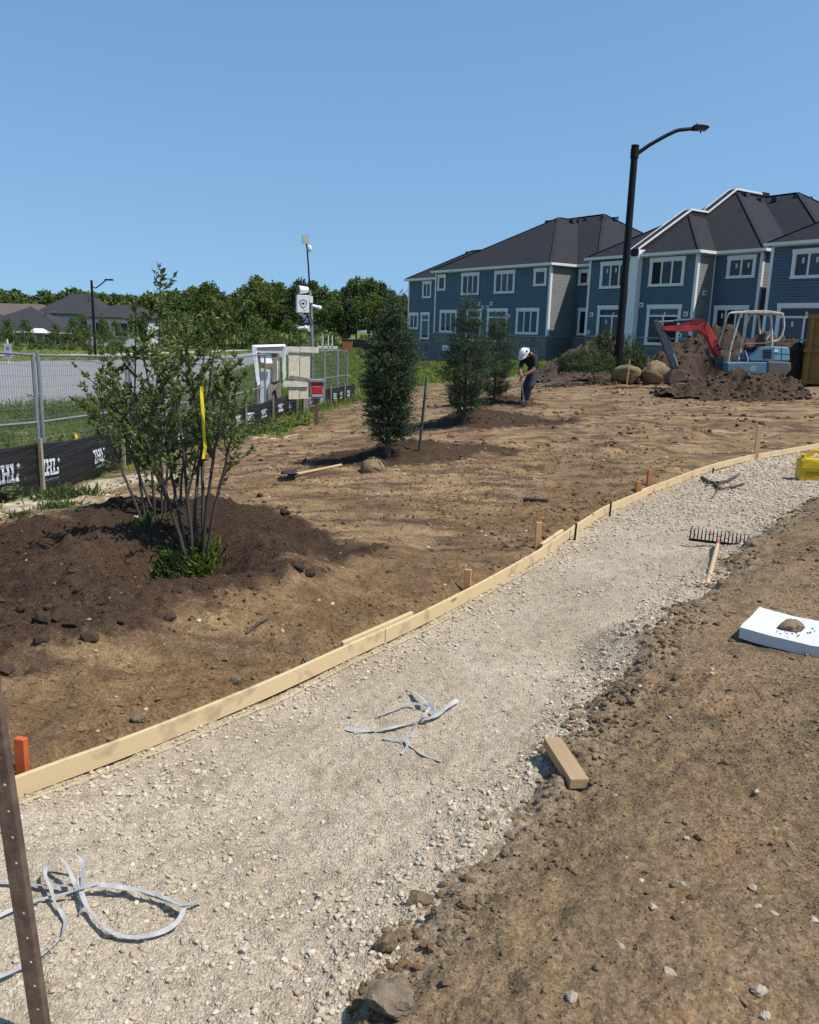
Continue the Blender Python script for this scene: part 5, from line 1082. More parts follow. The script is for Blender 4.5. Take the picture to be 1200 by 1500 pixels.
# ------------------------------------------------------------------ street lamp
def street_lamp():
    b = ground_at(903, 559); Y = b.y; t = thing('street_lamp', 'tall black street lamp with bent arm in front of the blue townhouses', 'street lamp', b)
    P = lambda px, py: (at_y(px, py, Y).x - b.x, 0, at_y(px, py, Y).z - b.z); tp = P(930.8, 213)
    r0, r1 = .125, .105
    m = MB(); m.tube([(0, 0, -.3), (tp[0] * .5, 0, tp[2] * .5), tp], [r0 + .01, r0 - .01, r1], 10); m.build('pole', M_BLACK, t, True)
    m = MB(); m.tube([(-.002, 0, -.2), (.006, 0, .9)], [.19, .165], 10); m.build('base_cover', M_BLACK, t, True); m = MB(); m.tube([P(930.6, 215), P(930.9, 212.4)], r1 + .02, 10); m.build('pole_cap', M_BLACK, t, True)
    m = MB(); m.tube([P(929.3, 232), P(930.4, 217)], .128, 10); m.build('collar', M_BLACK, t, True)
    m = MB(); m.tube([P(932, 226), P(952, 212), P(975, 199), P(989, 192.3), P(995, 190.3), P(1008, 189), P(1019, 188)], [.062, .058, .056, .056, .056, .055, .055], 8); m.build('arm', M_BLACK, t, True)
    c = P(1026.5, 187.5); m = MB(); m.prism([(c[0] - .22, c[2] - .06), (c[0] + .18, c[2] - .05), (c[0] + .24, c[2] + .0), (c[0] + .16, c[2] + .05), (c[0] - .05, c[2] + .07), (c[0] - .24, c[2] + .06)], -.16, .16); hd = m.build('lamp_head', M_BLACK, t)
    m = MB(); m.box((c[0] + .04, 0, c[2] - .062), (.26, .22, .02)); m.build('lens', M_GALV, hd)
    m = MB(); q = P(1021.5, 183.5); m.tube([(q[0], 0, q[2] - .08), (q[0], 0, q[2] + .05)], .045, 8); m.build('photocell', M_GALV, hd)
    m = MB(); q = P(1027.5, 191); m.tube([(q[0], .05, q[2] + .05), (q[0], .05, q[2] - .07)], .02, 6); m.build('drip_stub', M_BLACK, hd)
street_lamp()

# ------------------------------------------------------------------ leafy multi-stem shrubs
M_LEAF = island_mat('serviceberry_leaves', [(.090, .125, .024), (.135, .178, .034), (.175, .215, .045), (.10, .14, .034), (.21, .235, .06), (.26, .265, .14)], .5, .5, .4)
M_STEM = mat('grey_smooth_bark', (.080, .062, .050), .85, (.042, .033, .027), 18, bmp=.3, bscale=80, stretch=(1, 1, .2))
def shrub(label, base, stems, Y, nt, seed, leaf=(.026, .053)):
    r = np.random.default_rng(seed); t = thing('shrub', label, 'shrub', (base.x, base.y, base.z), 0, 'planted leafy shrubs'); P_, D_ = [], []; tw = MB()
    for si, path in enumerate(stems):
        dy = (si % 3 - 1) * .10
        pts = [at_y(px, py, Y + dy * min(1, k / 2.5)) - base + Vector((0, dy * min(1, k / 2.5) * 0, 0)) for k, (px, py) in enumerate(path)]
        pts[0].z = min(pts[0].z, .04) - .05; n = len(pts)
        pp = []
        for i in range(n - 1):
            for j in range(4):
                q = pts[i].lerp(pts[i + 1], j / 4); pp.append(q + Vector((r.normal() * .0025, r.normal() * .0025, 0)))
        pp.append(pts[-1]); m = len(pp); R = [.0115 * (1 - i / m) ** .8 + .0016 for i in range(m)]
        sm = MB(); sm.tube(pp, R, 6); sm.build('stem', M_STEM, t, True)
        for k in range(nt):
            f = r.uniform(.26, 1.0) ** .85; i = min(int(f * (m - 1)), m - 2); p0 = pp[i].lerp(pp[i + 1], r.uniform()); sd_ = (pp[i + 1] - pp[i]).normalized()
            a = r.uniform(0, 2 * pi); out = Vector((cos(a), sin(a) * .8, r.uniform(.1, .9))); d = (out + sd_ * .6).normalized(); L = r.uniform(.12, .42) * (1.12 - .55 * f)
            p1 = p0 + d * L * .5; d2 = (d + Vector((r.normal() * .3, r.normal() * .3, .15))).normalized(); p2 = p1 + d2 * L * .5; tw.tube([p0, p1, p2], [.0038, .0025, .0012], 4, False)
            nl = int(10 + L * 46)
            for q in range(nl):
                g = r.uniform(.15, 1); b = p0.lerp(p1, g * 2) if g < .5 else p1.lerp(p2, g * 2 - 1); P_.append(b)
                D_.append((d + Vector((r.normal(), r.normal(), r.normal() * .7 - .1)) * .8).normalized())
        for q in range(26):                                   # leaves along the leading shoot
            f = r.uniform(.72, 1.0); i = min(int(f * (m - 1)), m - 2); P_.append(pp[i].lerp(pp[i + 1], r.uniform())); D_.append(Vector((r.normal(), r.normal(), r.normal() * .5 + .3)).normalized())
    tw.build('twigs', M_STEM, t, kind='stuff')
    P = np.array([tuple(p) for p in P_]); D = np.array([tuple(d) for d in D_]); n = len(P); global rng; keep, rng = rng, r
    L = r.uniform(*leaf, n); V, F = leaf_quads(P, D, L, L * r.uniform(.42, .62, n), .18, .22); rng = keep
    o = link('foliage', np_mesh('foliage', V, F, M_LEAF), t); o['kind'] = 'stuff'; return t
b1 = ground_at(284, 826); b2 = ground_at(232, 757)
shrub('front leafy shrub with slender dark stems rising from a weedy saucer in the dark soil', b1, [[(276, 818), (258, 770), (238, 700), (212, 640), (186, 590), (168, 545)], [(280, 818), (264, 760), (252, 700), (243, 640), (238, 570), (228, 515)],
    [(286, 812), (286, 740), (292, 680), (302, 610), (308, 550), (318, 500), (326, 480)], [(297, 822), (302, 740), (313, 670), (321, 620), (328, 575), (336, 535)], [(299, 820), (297, 740), (296, 660), (288, 590), (276, 530), (266, 480)], [(274, 815), (250, 745), (222, 675), (192, 622), (158, 585)], [(283, 815), (276, 740), (268, 660), (258, 590), (250, 540)], [(300, 822), (314, 745), (332, 675), (343, 615), (346, 560)]], b1.y, 19, 101)
shrub('rear leafy shrub with two tall leading shoots behind the front shrub', b2, [[(208, 755), (180, 692), (162, 640), (147, 590), (138, 560)], [(214, 757), (203, 692), (197, 610), (198, 520), (199, 437)], [(230, 760), (206, 702), (186, 645), (170, 580), (160, 540)],
    [(226, 752), (223, 692), (227, 600), (234, 500), (236, 397)], [(240, 753), (245, 692), (252, 600), (264, 530), (276, 468)], [(262, 754), (267, 692), (280, 610), (298, 540), (300, 490)], [(268, 756), (282, 692), (300, 630), (318, 580)], [(236, 752), (238, 690), (225, 600), (212, 530), (215, 480)]], b2.y, 19, 102, (.028, .060))
rt = at_y(296, 566, b1.y - .08); tape('long yellow flagging tape hanging in the front leafy shrub', [at_y(x, y, b1.y - .42) for x, y in ((296, 566), (295.5, 580), (297, 600), (298, 620), (299, 640), (301, 655), (298, 672))], .019)
def tuft(label, px, py, n, hmax, spread, seed, mt=M_WEED, cat='weed tuft', name='weed_tuft'):
    b = ground_at(px, py); r = np.random.default_rng(seed); x = b.x + r.normal(size=n) * spread; y = b.y + r.normal(size=n) * spread; global rng
    z = H(x, y) - b.z; P = np.stack([x - b.x, y - b.y, z - .01], -1); D = unit(np.stack([r.normal(size=n) * .6, r.normal(size=n) * .6, r.uniform(.3, 1.2, n)], -1)); keep, rng = rng, r
    V, F = leaf_quads(P, D, r.uniform(.4, 1, n) * hmax, r.uniform(.003, .008, n) * (1 if mt is M_GRASS else 1.7), .1, .3); rng = keep
    o = link(name, np_mesh(name, V, F, mt)); o.location = b; return tag(o, label, cat)
tuft('bright grassy weeds at the foot of the front shrub, right tuft', 296, 828, 800, .13, .05, 1, M_GRASS); tuft('darker leafy weeds at the foot of the front shrub, left tuft', 258, 838, 700, .11, .06, 2); tuft('small weeds at the foot of the rear shrub', 214, 772, 240, .10, .07, 3)
tuft('weed patch beside the first silt fence stake', 100, 730, 500, .22, .16, 4); tuft('small weed at the left edge on the pale sand', 30, 760, 60, .12, .06, 5); tuft('weed patch on the pale sand below the stake', 85, 745, 200, .14, .10, 6)

# ------------------------------------------------------------------ planted spruces and nursery stock
M_NEEDLE = island_mat('spruce_needles', [(.032, .056, .026), (.058, .090, .042), (.040, .068, .031), (.115, .150, .075), (.074, .108, .050)], .6, .12)
M_JUNIPER = island_mat('juniper_sprays', [(.030, .056, .014), (.048, .080, .020), (.066, .10, .026), (.038, .062, .018)], .65, .2)
def needle_shoots(P, D, L, k, nl, nw):
    """k needles round every shoot"""
    n = len(P); t = rng.uniform(0, 1, (n, k)); base = (P[:, None] + D[:, None] * (L[:, None] * t)[..., None]).reshape(-1, 3)
    d = unit(np.repeat(D, k, 0) * 1.0 + rng.normal(size=(n * k, 3)) * .40); return leaf_quads(base, d, rng.uniform(.7, 1.3, n * k) * nl, nw, .05)
def spruce(label, base, profile, seed, n=1500, lean=0.0):
    """profile: (height, half width) pairs"""
    global rng; keep = rng; rng = np.random.default_rng(seed); t = thing('spruce', label, 'spruce', base, 0, 'planted spruce trees'); pr = np.array(profile); hmax = pr[-1, 0]
    h = np.interp(rng.uniform(0, 1, n), np.linspace(0, 1, 200), np.sort(rng.choice(np.linspace(pr[0, 0], hmax, 400), 200, p=(lambda q: q / q.sum())(np.interp(np.linspace(pr[0, 0], hmax, 400), pr[:, 0], pr[:, 1]) + .015))))
    lump = 1 + .22 * np.sin(h * 17 + 2 * np.sin(h * 5)) ; a = rng.uniform(0, 2 * pi, n); rr = np.interp(h, pr[:, 0], pr[:, 1]) * np.sqrt(rng.uniform(.03, 1.25, n)) * lump * (1 + .2 * np.sin(a * 3 + h * 6))
    P = np.stack([rr * np.cos(a) + lean * h, rr * np.sin(a), h - rr * .1], -1); D = unit(np.stack([np.cos(a), np.sin(a), rng.uniform(-.1, 1.0, n)], -1) + rng.normal(size=(n, 3)) * .35)
    V, F = needle_shoots(P, D, rng.uniform(.07, .20, n), 24, .032, .0075); o = link('foliage', np_mesh('foliage', V, F, M_NEEDLE), t); o['kind'] = 'stuff'
    br = MB()
    for i in range(70):
        k = int(rng.integers(0, n)); z = h[k]; br.tube([(lean * z, 0, max(.05, z - .12)), tuple(P[k])], [.008, .003], 4, False)
    br.build('branches', M_BARK, t, kind='stuff'); m = MB(); m.tube([(0, 0, -.15), (lean * hmax * .5, 0, hmax * .5), (lean * hmax, 0, hmax * .97)], [.042, .026, .004], 8); m.build('trunk', M_BARK, t, True); rng = keep; return t
sb = [ground_at(568, 670), ground_at(680, 619), ground_at(723, 590)]
sc = [q.y / 1200 * 1.0 for q in sb]
def prof_px(s_, rows): return [(h * s_, w_ * s_ * .44) for h, w_ in rows]
spruce('nearest planted spruce, widest and ragged at mid height, beside the green metal post', sb[0], prof_px(sc[0], [(14, 6), (22, 20), (50, 50), (72, 62), (95, 52), (112, 56), (140, 68), (160, 48), (180, 26), (200, 11), (226, 2)]), 1, 3300, .015)
spruce('middle planted spruce with a bent pale leading shoot', sb[1], prof_px(sc[1], [(8, 8), (20, 28), (50, 52), (80, 58), (110, 52), (130, 36), (150, 20), (165, 9), (186, 2)]), 2, 2900, -.0)
spruce('farthest planted spruce, nearest to the bending worker', sb[2], prof_px(sc[2], [(6, 8), (18, 26), (40, 42), (70, 44), (95, 32), (112, 16), (126, 2)]), 3, 2500, .02)
M_BURLAP = mat('tan_burlap', (.255, .185, .095), .95, (.175, .12, .06), 14, bmp=.7, bscale=90, bdist=.01)
M_ROPE = mat('jute_rope', (.16, .115, .06), .9, (.11, .08, .04), 30)
def root_ball(label, p, r, seed, group=None):
    t = thing('root_ball', label, 'root ball', p, 0, group); V, F = ICO_V, ICO_F; m = MB(); m.ball((0, 0, r * .82), (r, r * .9, r * .85), 24, 16); me = m.mesh('burlap', M_BURLAP, True)
    co = np.empty(len(me.vertices) * 3, np.float32); me.vertices.foreach_get('co', co); c = co.reshape(-1, 3); d = 1 + .55 * fbm(c[:, 0] * 3.4 + seed, c[:, 1] * 3 + c[:, 2] * 3, seed, 4, .6) + .02 * np.sin(np.arctan2(c[:, 1], c[:, 0]) * 7 + 5 * c[:, 2])
    c2 = (c - [0, 0, r * .82]) * d[:, None] + [0, 0, r * .82]; c2[:, 2] = np.maximum(c2[:, 2], -.02); me.vertices.foreach_set('co', c2.astype(np.float32).ravel()); me.update(); link('burlap', me, t)
    for k in range(3):
        a = k * pi / 3 + .3 + seed; m = MB(); m.tube([(r * 1.02 * sin(q) * cos(a), r * .93 * sin(q) * sin(a), r * .84 + r * .90 * cos(q) + .06 * r * sin(5 * q + k)) for q in np.linspace(-2.2, 2.2, 18)], .008, 5); m.build('rope', M_ROPE, t)
    m = MB(); m.tube([(r * 1.02 * cos(a), r * .92 * sin(a), r * .9 + .03 * sin(3 * a)) for a in np.linspace(0, 2 * pi, 28)], .012, 5, False); m.build('rope', M_ROPE, t); return t
root_ball('small burlap root ball half buried left of the nearest spruce trunk', ground_at(548, 690) + Vector((0, 0, -.12)), .15, 3)
def lying_conifer(label, base, L, R, dirv, seed, n=900):
    global rng; keep = rng; rng = np.random.default_rng(seed); t = thing('lying_conifer', label, 'conifer', base, 0, 'conifers lying on the ground'); d = Vector(dirv).normalized(); x = Vector((-d.y, d.x, 0)).normalized(); y = d.cross(x)
    s_ = rng.uniform(0, 1, n); a = rng.uniform(0, 2 * pi, n); rr = R * np.sin(np.clip(s_ * .86 + .14, 0, 1) * pi) ** .7 * np.sqrt(rng.uniform(.15, 1, n)) * (1 + .3 * np.sin(a * 3 + s_ * 9))
    dx, xx, yy = (np.array(tuple(v)) for v in (d, x, y)); rad = np.cos(a)[:, None] * xx + np.sin(a)[:, None] * yy; P = dx * (s_ * L)[:, None] + rad * rr[:, None]; P[:, 2] = np.where(P[:, 2] < .03 - base.z + base.z, np.abs(P[:, 2]) * .4, P[:, 2])
    D = unit(rad + dx * .7 + rng.normal(size=(n, 3)) * .35 + np.array([0, 0, .15])); V, F = needle_shoots(P, D, rng.uniform(.10, .24, n), 14, .06, .014); o = link('foliage', np_mesh('foliage', V, F, M_JUNIPER), t); o['kind'] = 'stuff'
    m = MB(); m.tube([tuple(-d * .3), tuple(d * L * .8)], [.05, .01], 6); m.build('trunk', M_BARK, t); rng = keep; return t
g = ground_at(893, 562); lying_conifer('dark conifer lying on its side left of the tall street lamp', g + Vector((.15, 0, .42)), 1.75, .58, (-1, .1, .05), 21, 1300)
g = ground_at(945, 560); lying_conifer('brighter conifer lying behind the street lamp with its crown tilted up', g + Vector((.1, .7, .45)), 1.75, .42, (-.95, .2, .62), 22, 1100)
root_ball('burlap wrapped root ball just right of the street lamp base', ground_at(918, 564), .36, 7, 'burlap root balls of the lying conifers'); root_ball('larger burlap wrapped root ball, right one of the pair by the street lamp', ground_at(954, 563), .42, 9, 'burlap root balls of the lying conifers')
b = ground_at(918, 567); m = MB(); tp = at_y(923, 526, b.y); m.bar((0, 0, -.1), tuple(tp - b), .035, .02); o = m.build('survey_stake', M_WOOD); o.location = b; tag(o, 'pale thin stake leaning before the burlap root balls', 'stake')

# ------------------------------------------------------------------ dirt piles
M_PILE = mat('excavated_soil', (.100, .064, .039), .95, (.058, .037, .023), 6, bmp=.8, bscale=20, bdist=.04, lo=.4, hi=.6); M_PILE2 = mat('fresh_topsoil', (.070, .042, .0235), .95, (.038, .023, .0135), 8, bmp=.8, bscale=22, bdist=.04)
PILE_CLODS = []
def dirt_pile(label, cx, cy, rx, ry, h, seed, m, peaks=((0, 0, 1),), rough=.12, ang=0.0):
    n = 110; u = np.linspace(-1.25, 1.25, n); X, Y = np.meshgrid(u, u, indexing='ij'); z = np.zeros_like(X)
    for px, py, ph in peaks:
        d = np.sqrt((X - px) ** 2 + (Y - py) ** 2) + fbm(X * 2.2 + seed, Y * 2.2, seed, 4, .55) * .32; z = np.maximum(z, ph * h * np.clip(1.04 - np.sqrt(d * d + .012), 0, 1) ** 1.1)
    wx = cx + X * rx * cos(ang) - Y * ry * sin(ang); wy = cy + X * rx * sin(ang) + Y * ry * cos(ang); k = ss(.02, .25, z)
    z = z + k * (fbm(wx * 2.2, wy * 2.2, seed + 3, 5, .6) * rough * 1.6 + np.abs(fbm(wx * 6, wy * 6, seed + 4, 4, .62)) * rough * .9) + H(wx, wy) - .05 * (1 - ss(0, .06, z)) - .015
    zb = Hs(cx, cy); V = np.stack([wx - cx, wy - cy, z - zb], -1).reshape(-1, 3); i = np.arange(n - 1)[:, None] * n + np.arange(n - 1)[None]; F = np.stack([i, i + n, i + n + 1, i + 1], -1).reshape(-1, 4)
    keepf = (np.sqrt(X ** 2 + Y ** 2)[:-1, :-1].ravel() < 1.22); o = link('dirt_pile', np_mesh('dirt_pile', V, F[keepf], m, True)); o.location = (cx, cy, zb); tag(o, label, 'dirt pile', 'piles of excavated soil')
    r = np.random.default_rng(seed); q = r.integers(0, n * n, 1500); q = q[(z.ravel()[q] - H(wx, wy).ravel()[q]) > .02]; k_ = len(q); PILE_CLODS.append((V[q] + [cx, cy, zb], .02 + .16 * r.uniform(0, 1, k_) ** 4)); return o
dirt_pile('smooth brown dirt pile left of the street lamp behind the lying conifers', 6.75, 30.6, 2.15, 2.0, 1.75, 3, M_PILE, ((.05, 0, 1), (-.35, -.1, .5)), .08)
dirt_pile('largest dark dirt pile behind the excavator arm', 10.9, 28.2, 2.9, 1.9, 1.95, 5, M_PILE2, ((-.28, 0, 1), (.25, .05, .95), (.62, 0, .62), (-.62, 0, .6)), .17)
dirt_pile('low loose dirt pile in front of the excavator', 8.55, 22.3, 1.65, 1.1, .72, 8, M_PILE2, ((-.2, 0, .9), (.3, -.1, .95), (-.55, -.1, .5)), .14)
def pile_clods(cx, cy, rx, ry, n, seed):
    r = np.random.default_rng(seed); x = cx + r.normal(size=n) * rx * .6; y = cy - ry * .7 + r.normal(size=n) * ry * .35; return x, y
PC, PS = np.concatenate([a[0] for a in PILE_CLODS]), np.concatenate([a[1] for a in PILE_CLODS])
q = [pile_clods(8.5, 21.6, 2.0, .8, 160, 1), pile_clods(6.5, 27.5, 2.2, 1.2, 140, 2), pile_clods(8, 27, 2.5, 1.5, 120, 3)]
x, y = np.concatenate([a[0] for a in q]), np.concatenate([a[1] for a in q]); z = np.concatenate([H(x, y), PC[:, 2]]); sz_ = np.concatenate([.04 + .16 * rng.uniform(0, 1, len(x)) ** 3, PS]); x = np.concatenate([x, PC[:, 0]]); y = np.concatenate([y, PC[:, 1]])
scatter_mesh('pile_clods', x, y, sz_, island_mat('pile_clod_soil', [(.050, .030, .0175), (.076, .046, .0265), (.10, .062, .036)], .95, bmp=.5), .3, 0.0, z)

# ------------------------------------------------------------------ form boards and stakes
def board_wood():
    m, nt, p = new_mat('form_board_pine'); L = nt.links.new
    a = N(nt, 'ShaderNodeAttribute', attribute_name='mask'); mp = N(nt, 'ShaderNodeMapping'); mp.inputs['Scale'].default_value = (.35, 45, 45); L(a.outputs['Vector'], mp.inputs[0])
    n = N(nt, 'ShaderNodeTexNoise', Scale=4.0, Detail=6.0, Roughness=.65, Distortion=.6); L(mp.outputs[0], n.inputs[0])
    c = mixc(nt, n.outputs[0], (.62, .475, .27), (.47, .325, .155))
    n2 = N(nt, 'ShaderNodeTexNoise', Scale=1.3, Detail=3.0); L(a.outputs['Vector'], n2.inputs[0]); c = mixc(nt, n2.outputs[0], c, (.60, .46, .27))
    mk = N(nt, 'ShaderNodeMapping'); mk.inputs['Scale'].default_value = (3.0, 11, 0); L(a.outputs['Vector'], mk.inputs[0])
    v = N(nt, 'ShaderNodeTexVoronoi', Scale=1.0); L(mk.outputs[0], v.inputs['Vector']); r = N(nt, 'ShaderNodeMapRange'); r.inputs[1].default_value = .08; r.inputs[2].default_value = .15; r.inputs[3].default_value = .8; r.inputs[4].default_value = 0.0; L(v.outputs['Distance'], r.inputs[0])
    c = mixc(nt, r.outputs[0], c, (.20, .105, .04))
    n3 = N(nt, 'ShaderNodeTexNoise', Scale=9.0, Detail=5.0); L(a.outputs['Vector'], n3.inputs[0]); r3 = N(nt, 'ShaderNodeMapRange'); r3.inputs[1].default_value = .56; r3.inputs[2].default_value = .70; r3.inputs[4].default_value = .6; L(n3.outputs[0], r3.inputs[0])
    c = mixc(nt, r3.outputs[0], c, (.26, .19, .12))
    L(c, p.inputs['Base Color']); p.inputs['Roughness'].default_value = .7; p.inputs['Specular IOR Level'].default_value = .3; bump(nt, p, n.outputs[0], .2, .003); return m
M_BOARD = board_wood()
LS = np.concatenate([[0], np.cumsum(np.hypot(*np.diff(LEFT, axis=0).T))])
def left_at(s_):
    k = .12
    f = lambda q: np.array([np.interp(q, LS, LEFT[:, 0]), np.interp(q, LS, LEFT[:, 1])])
    return (f(s_ - 2 * k) + 2 * f(s_ - k) + 2 * f(s_) + 2 * f(s_ + k) + f(s_ + 2 * k)) / 8
def s_of_y(y): return float(np.interp(y, LEFT[:, 1], LS))
def form_board(label, y0, y1, back=0.0, hgt=.078, z0=.006, th=.017, lift0=0.0, lift1=0.0):
    s0, s1 = s_of_y(y0), s_of_y(y1); n = max(2, int((s1 - s0) / .07)); V, A = [], []; o = left_at(s0)
    for i in range(n + 1):
        s_ = s0 + (s1 - s0) * i / n; p = left_at(s_); d = left_at(s_ + .02) - left_at(s_ - .02); d /= np.linalg.norm(d); nn = np.array([d[1], -d[0]])
        zb = float(macro(np.array([p[0]]), np.array([p[1]]))[0]) + z0 + lift0 + (lift1 - lift0) * i / n + .004 * math.sin(s_ * 1.9)
        for (off, zz) in ((-back, 0), (-back, hgt), (-back - th, hgt), (-back - th, 0)):
            V.append((p[0] + nn[0] * off - o[0], p[1] + nn[1] * off - o[1], zb + zz)); A.append((s_ + y0 * 3, zz + off * .5, .1 * y0, 1))
    F = []
    for i in range(n):
        for k in range(4): F.append((i * 4 + k, i * 4 + (k + 1) % 4, i * 4 + 4 + (k + 1) % 4, i * 4 + 4 + k))
    F += [(3, 2, 1, 0), (n * 4, n * 4 + 1, n * 4 + 2, n * 4 + 3)]
    ob = link('form_board', np_mesh('form_board', V, np.array(F), M_BOARD, False, {'mask': np.array(A)})); ob.location = (o[0], o[1], 0)
    b = ob.modifiers.new('edge', 'BEVEL'); b.width = .002; b.segments = 1; b.limit_method = 'ANGLE'
    tag(ob, label, 'board', 'form boards along the gravel path'); return ob
form_board('nearest straight form board, from the rusty post up to the splice', 1.1, 4.04)
form_board('second form board, bending from the splice past two brown stakes', 4.045, 8.49, 0.0, .078, .004)
form_board('far form board, curving away to the yellow fuel can', 8.40, 15.0, .0175, .078, .010)
form_board('short splice board lying behind the joint of the two nearest form boards', 3.78, 4.30, .026, .075, .020, .020)
form_board('short pale board end showing behind the second form board by a brown stake', 6.0, 6.5, .024, .072, .026, .026)
M_ORANGE = mat('orange_sprayed_wood', (.60, .105, .022), .7, (.42, .085, .03), 14, bmp=.2, bscale=40)
M_RUSTSTAKE = mat('faded_orange_stake', (.46, .16, .06), .8, (.33, .14, .07), 14, bmp=.2, bscale=40); M_BROWNSTAKE = mat('brown_stake_wood', (.56, .30, .13), .8, (.44, .23, .095), 14, bmp=.2, bscale=40, stretch=(1, 1, .2))
def stake(px, py0, py1, wd, m, label, lean=0.0, dep=None):
    b = ground_at(px, py0); tp = at_y(px, py1, b.y); h_ = tp.z - b.z; mb = MB(); k = wd
    V = [(sx * k / 2, sy * k * .3, z) for z in (-.18, h_) for sx, sy in ((-1, -1), (1, -1), (1, 1), (-1, 1))]
    mb.add(V, [(0, 1, 2, 3), (4, 7, 6, 5), (0, 4, 5, 1), (1, 5, 6, 2), (2, 6, 7, 3), (3, 7, 4, 0)]); o = mb.build('stake', m, None, bevel=.002); o.location = b; o.rotation_euler = (0, lean, rnd.uniform(-.3, .3)); return tag(o, label, 'stake')
stake(34, 1142, 1081, .040, M_ORANGE, 'bright orange painted stake at the left end of the nearest form board', .02)
stake(684, 874, 834, .042, M_BROWNSTAKE, 'brown stake behind the form board, just above the board splice', .0); stake(787, 808, 765, .044, M_BROWNSTAKE, 'taller brown stake behind the bend of the form board', .0)
stake(934, 722, 705, .050, M_RUSTSTAKE, 'short faded orange stake, left one of the pair at the far board'); stake(950.5, 716, 688, .055, M_RUSTSTAKE, 'tall faded orange stake, right one of the pair at the far board'); stake(1107, 674, 623, .062, M_WOOD, 'tall pale wooden stake behind the far form board')
for px, py, lb in ((842, 781, 'thin black steel pin at the face of the form board below the bend'), (893, 748, 'thin black steel pin leaning at the face of the form board above the bend'), (1043, 695, 'thin black steel pin at the face of the far form board')):
    b = at_z(px, py, .0); m = MB(); m.tube([(0, -.012, -.1), (.006, -.012, .085)], .009, 6); o = m.build('form_pin', M_BLACK); o.location = b; tag(o, lb, 'steel pin')
M_STRING = mat('yellow_string', (.55, .47, .18), .8)
def string(label, pts, r=.0016):
    m = MB(); m.tube(pts, r, 4); o = m.build('string_line', M_STRING); return tag(o, label, 'string')
pp = [left_at(s_of_y(y)) for y in np.linspace(1.3, 6.5, 24)]; string('thin yellow string lying along the foot of the nearest form board', [(p[0] + .045 + .01 * math.sin(i), p[1] - .035, Hs(p[0] + .045, p[1] - .035) + .018) for i, p in enumerate(pp)])
e0, e1 = at_z(1056, 818, .10), at_z(1230, 750, .16); string('thin pale string line stretched from the rake towards the right edge', [tuple(e0.lerp(e1, i / 8) - Vector((0, 0, .03 * sin(pi * i / 8)))) for i in range(9)], .0035)

# ------------------------------------------------------------------ plastic straps
M_STRAP = mat('silvery_plastic_strap', (.44, .43, .41), .6, (.33, .325, .31), 30, spec=.2, bmp=.15, bscale=120)
def strap(label, pix, wd, group, lift=(0,), tw=.6, seed=0):
    """flat strap through ground points; lift lists how high each point stands off the ground"""
    r = random.Random(seed); P = []
    lf = list(lift) + [lift[-1]] * len(pix)
    for (px, py), l in zip(pix, lf): g_ = at_z(px, py, l + .012); P.append(Vector((g_.x, g_.y, max(g_.z, Hs(g_.x, g_.y) + .006 + l))))
    Q = []                                                         # Catmull-Rom
    for i in range(len(P) - 1):
        a, b, c, d = P[max(i - 1, 0)], P[i], P[i + 1], P[min(i + 2, len(P) - 1)]
        for j in range(8): t_ = j / 8; Q.append(.5 * ((2 * b) + (c - a) * t_ + (2 * a - 5 * b + 4 * c - d) * t_ ** 2 + (3 * b - a - 3 * c + d) * t_ ** 3))
    Q.append(P[-1]); V = []; ph = r.uniform(0, 6)
    for i, q in enumerate(Q):
        d = (Q[min(i + 1, len(Q) - 1)] - Q[max(i - 1, 0)]).normalized(); s_ = d.cross(Vector((0, 0, 1))).normalized(); u = s_.cross(d); a = tw * math.sin(i * .11 + ph) + .25 * math.sin(i * .37 + ph * 2); w_ = s_ * cos(a) + u * sin(a); V += [q - w_ * wd / 2, q, q + w_ * wd / 2]
    m = MB(); m.add(V, [(3 * i + k, 3 * i + 1 + k, 3 * i + 4 + k, 3 * i + 3 + k) for i in range(len(Q) - 1) for k in (0, 1)]); o = m.build('plastic_strap', M_STRAP); sm = o.modifiers.new('thickness', 'SOLIDIFY'); sm.thickness = .0012; return tag(o, label, 'strap', group)
G1, G2 = 'tangle of straps at the lower left', 'tangle of straps in the middle of the path'
strap('longest silvery strap of the lower left tangle, looping out to the right', [(-30, 1292), (20, 1294), (75, 1297), (118, 1296), (165, 1298), (215, 1308), (258, 1322), (270, 1328), (258, 1352), (228, 1368), (190, 1373), (155, 1360), (130, 1332), (119, 1305), (118, 1285)], .014, G1, (0, 0, .01, .02, .02, .01, .01, .02, .01, 0, 0, 0, .01, .02), .5, 1)
strap('short strap end knotted at the right tip of the lower left loop', [(225, 1308), (262, 1325), (276, 1324), (300, 1315)], .013, G1, (.01, .025, .02, .015), .4, 2)
strap('upright loop of silvery strap at the top of the lower left tangle', [(119, 1330), (121, 1292), (120, 1262), (105, 1249), (86, 1249), (72, 1262), (66, 1280), (74, 1300), (80, 1320), (92, 1340), (96, 1352), (88, 1375), (60, 1398), (20, 1422), (-30, 1440)], .012, G1, (.0, .03, .05, .07, .07, .05, .03, .02, .01, .0, .0), .7, 3)
strap('second thin loop of strap leaning inside the lower left tangle', [(84, 1252), (96, 1265), (106, 1285), (113, 1302), (122, 1320), (117, 1338)], .013, G1, (.065, .05, .04, .02, .01, 0), .8, 4)
strap('strap running off the left edge from the knot of the lower left tangle', [(-30, 1358), (10, 1336), (50, 1320), (90, 1311), (118, 1303), (160, 1295), (200, 1304), (240, 1316), (266, 1326)], .011, G1, (0, 0, 0, .01, .025, .015, .01, .01, .015), .5, 5)
strap('long curved silvery strap of the tangle in the middle of the path', [(508, 1067), (530, 1071), (560, 1069), (590, 1062), (618, 1055), (640, 1048), (655, 1036), (671, 1025)], .020, G2, (.0, .0, .005, .005, .01, .015, .015, .01), .4, 6)
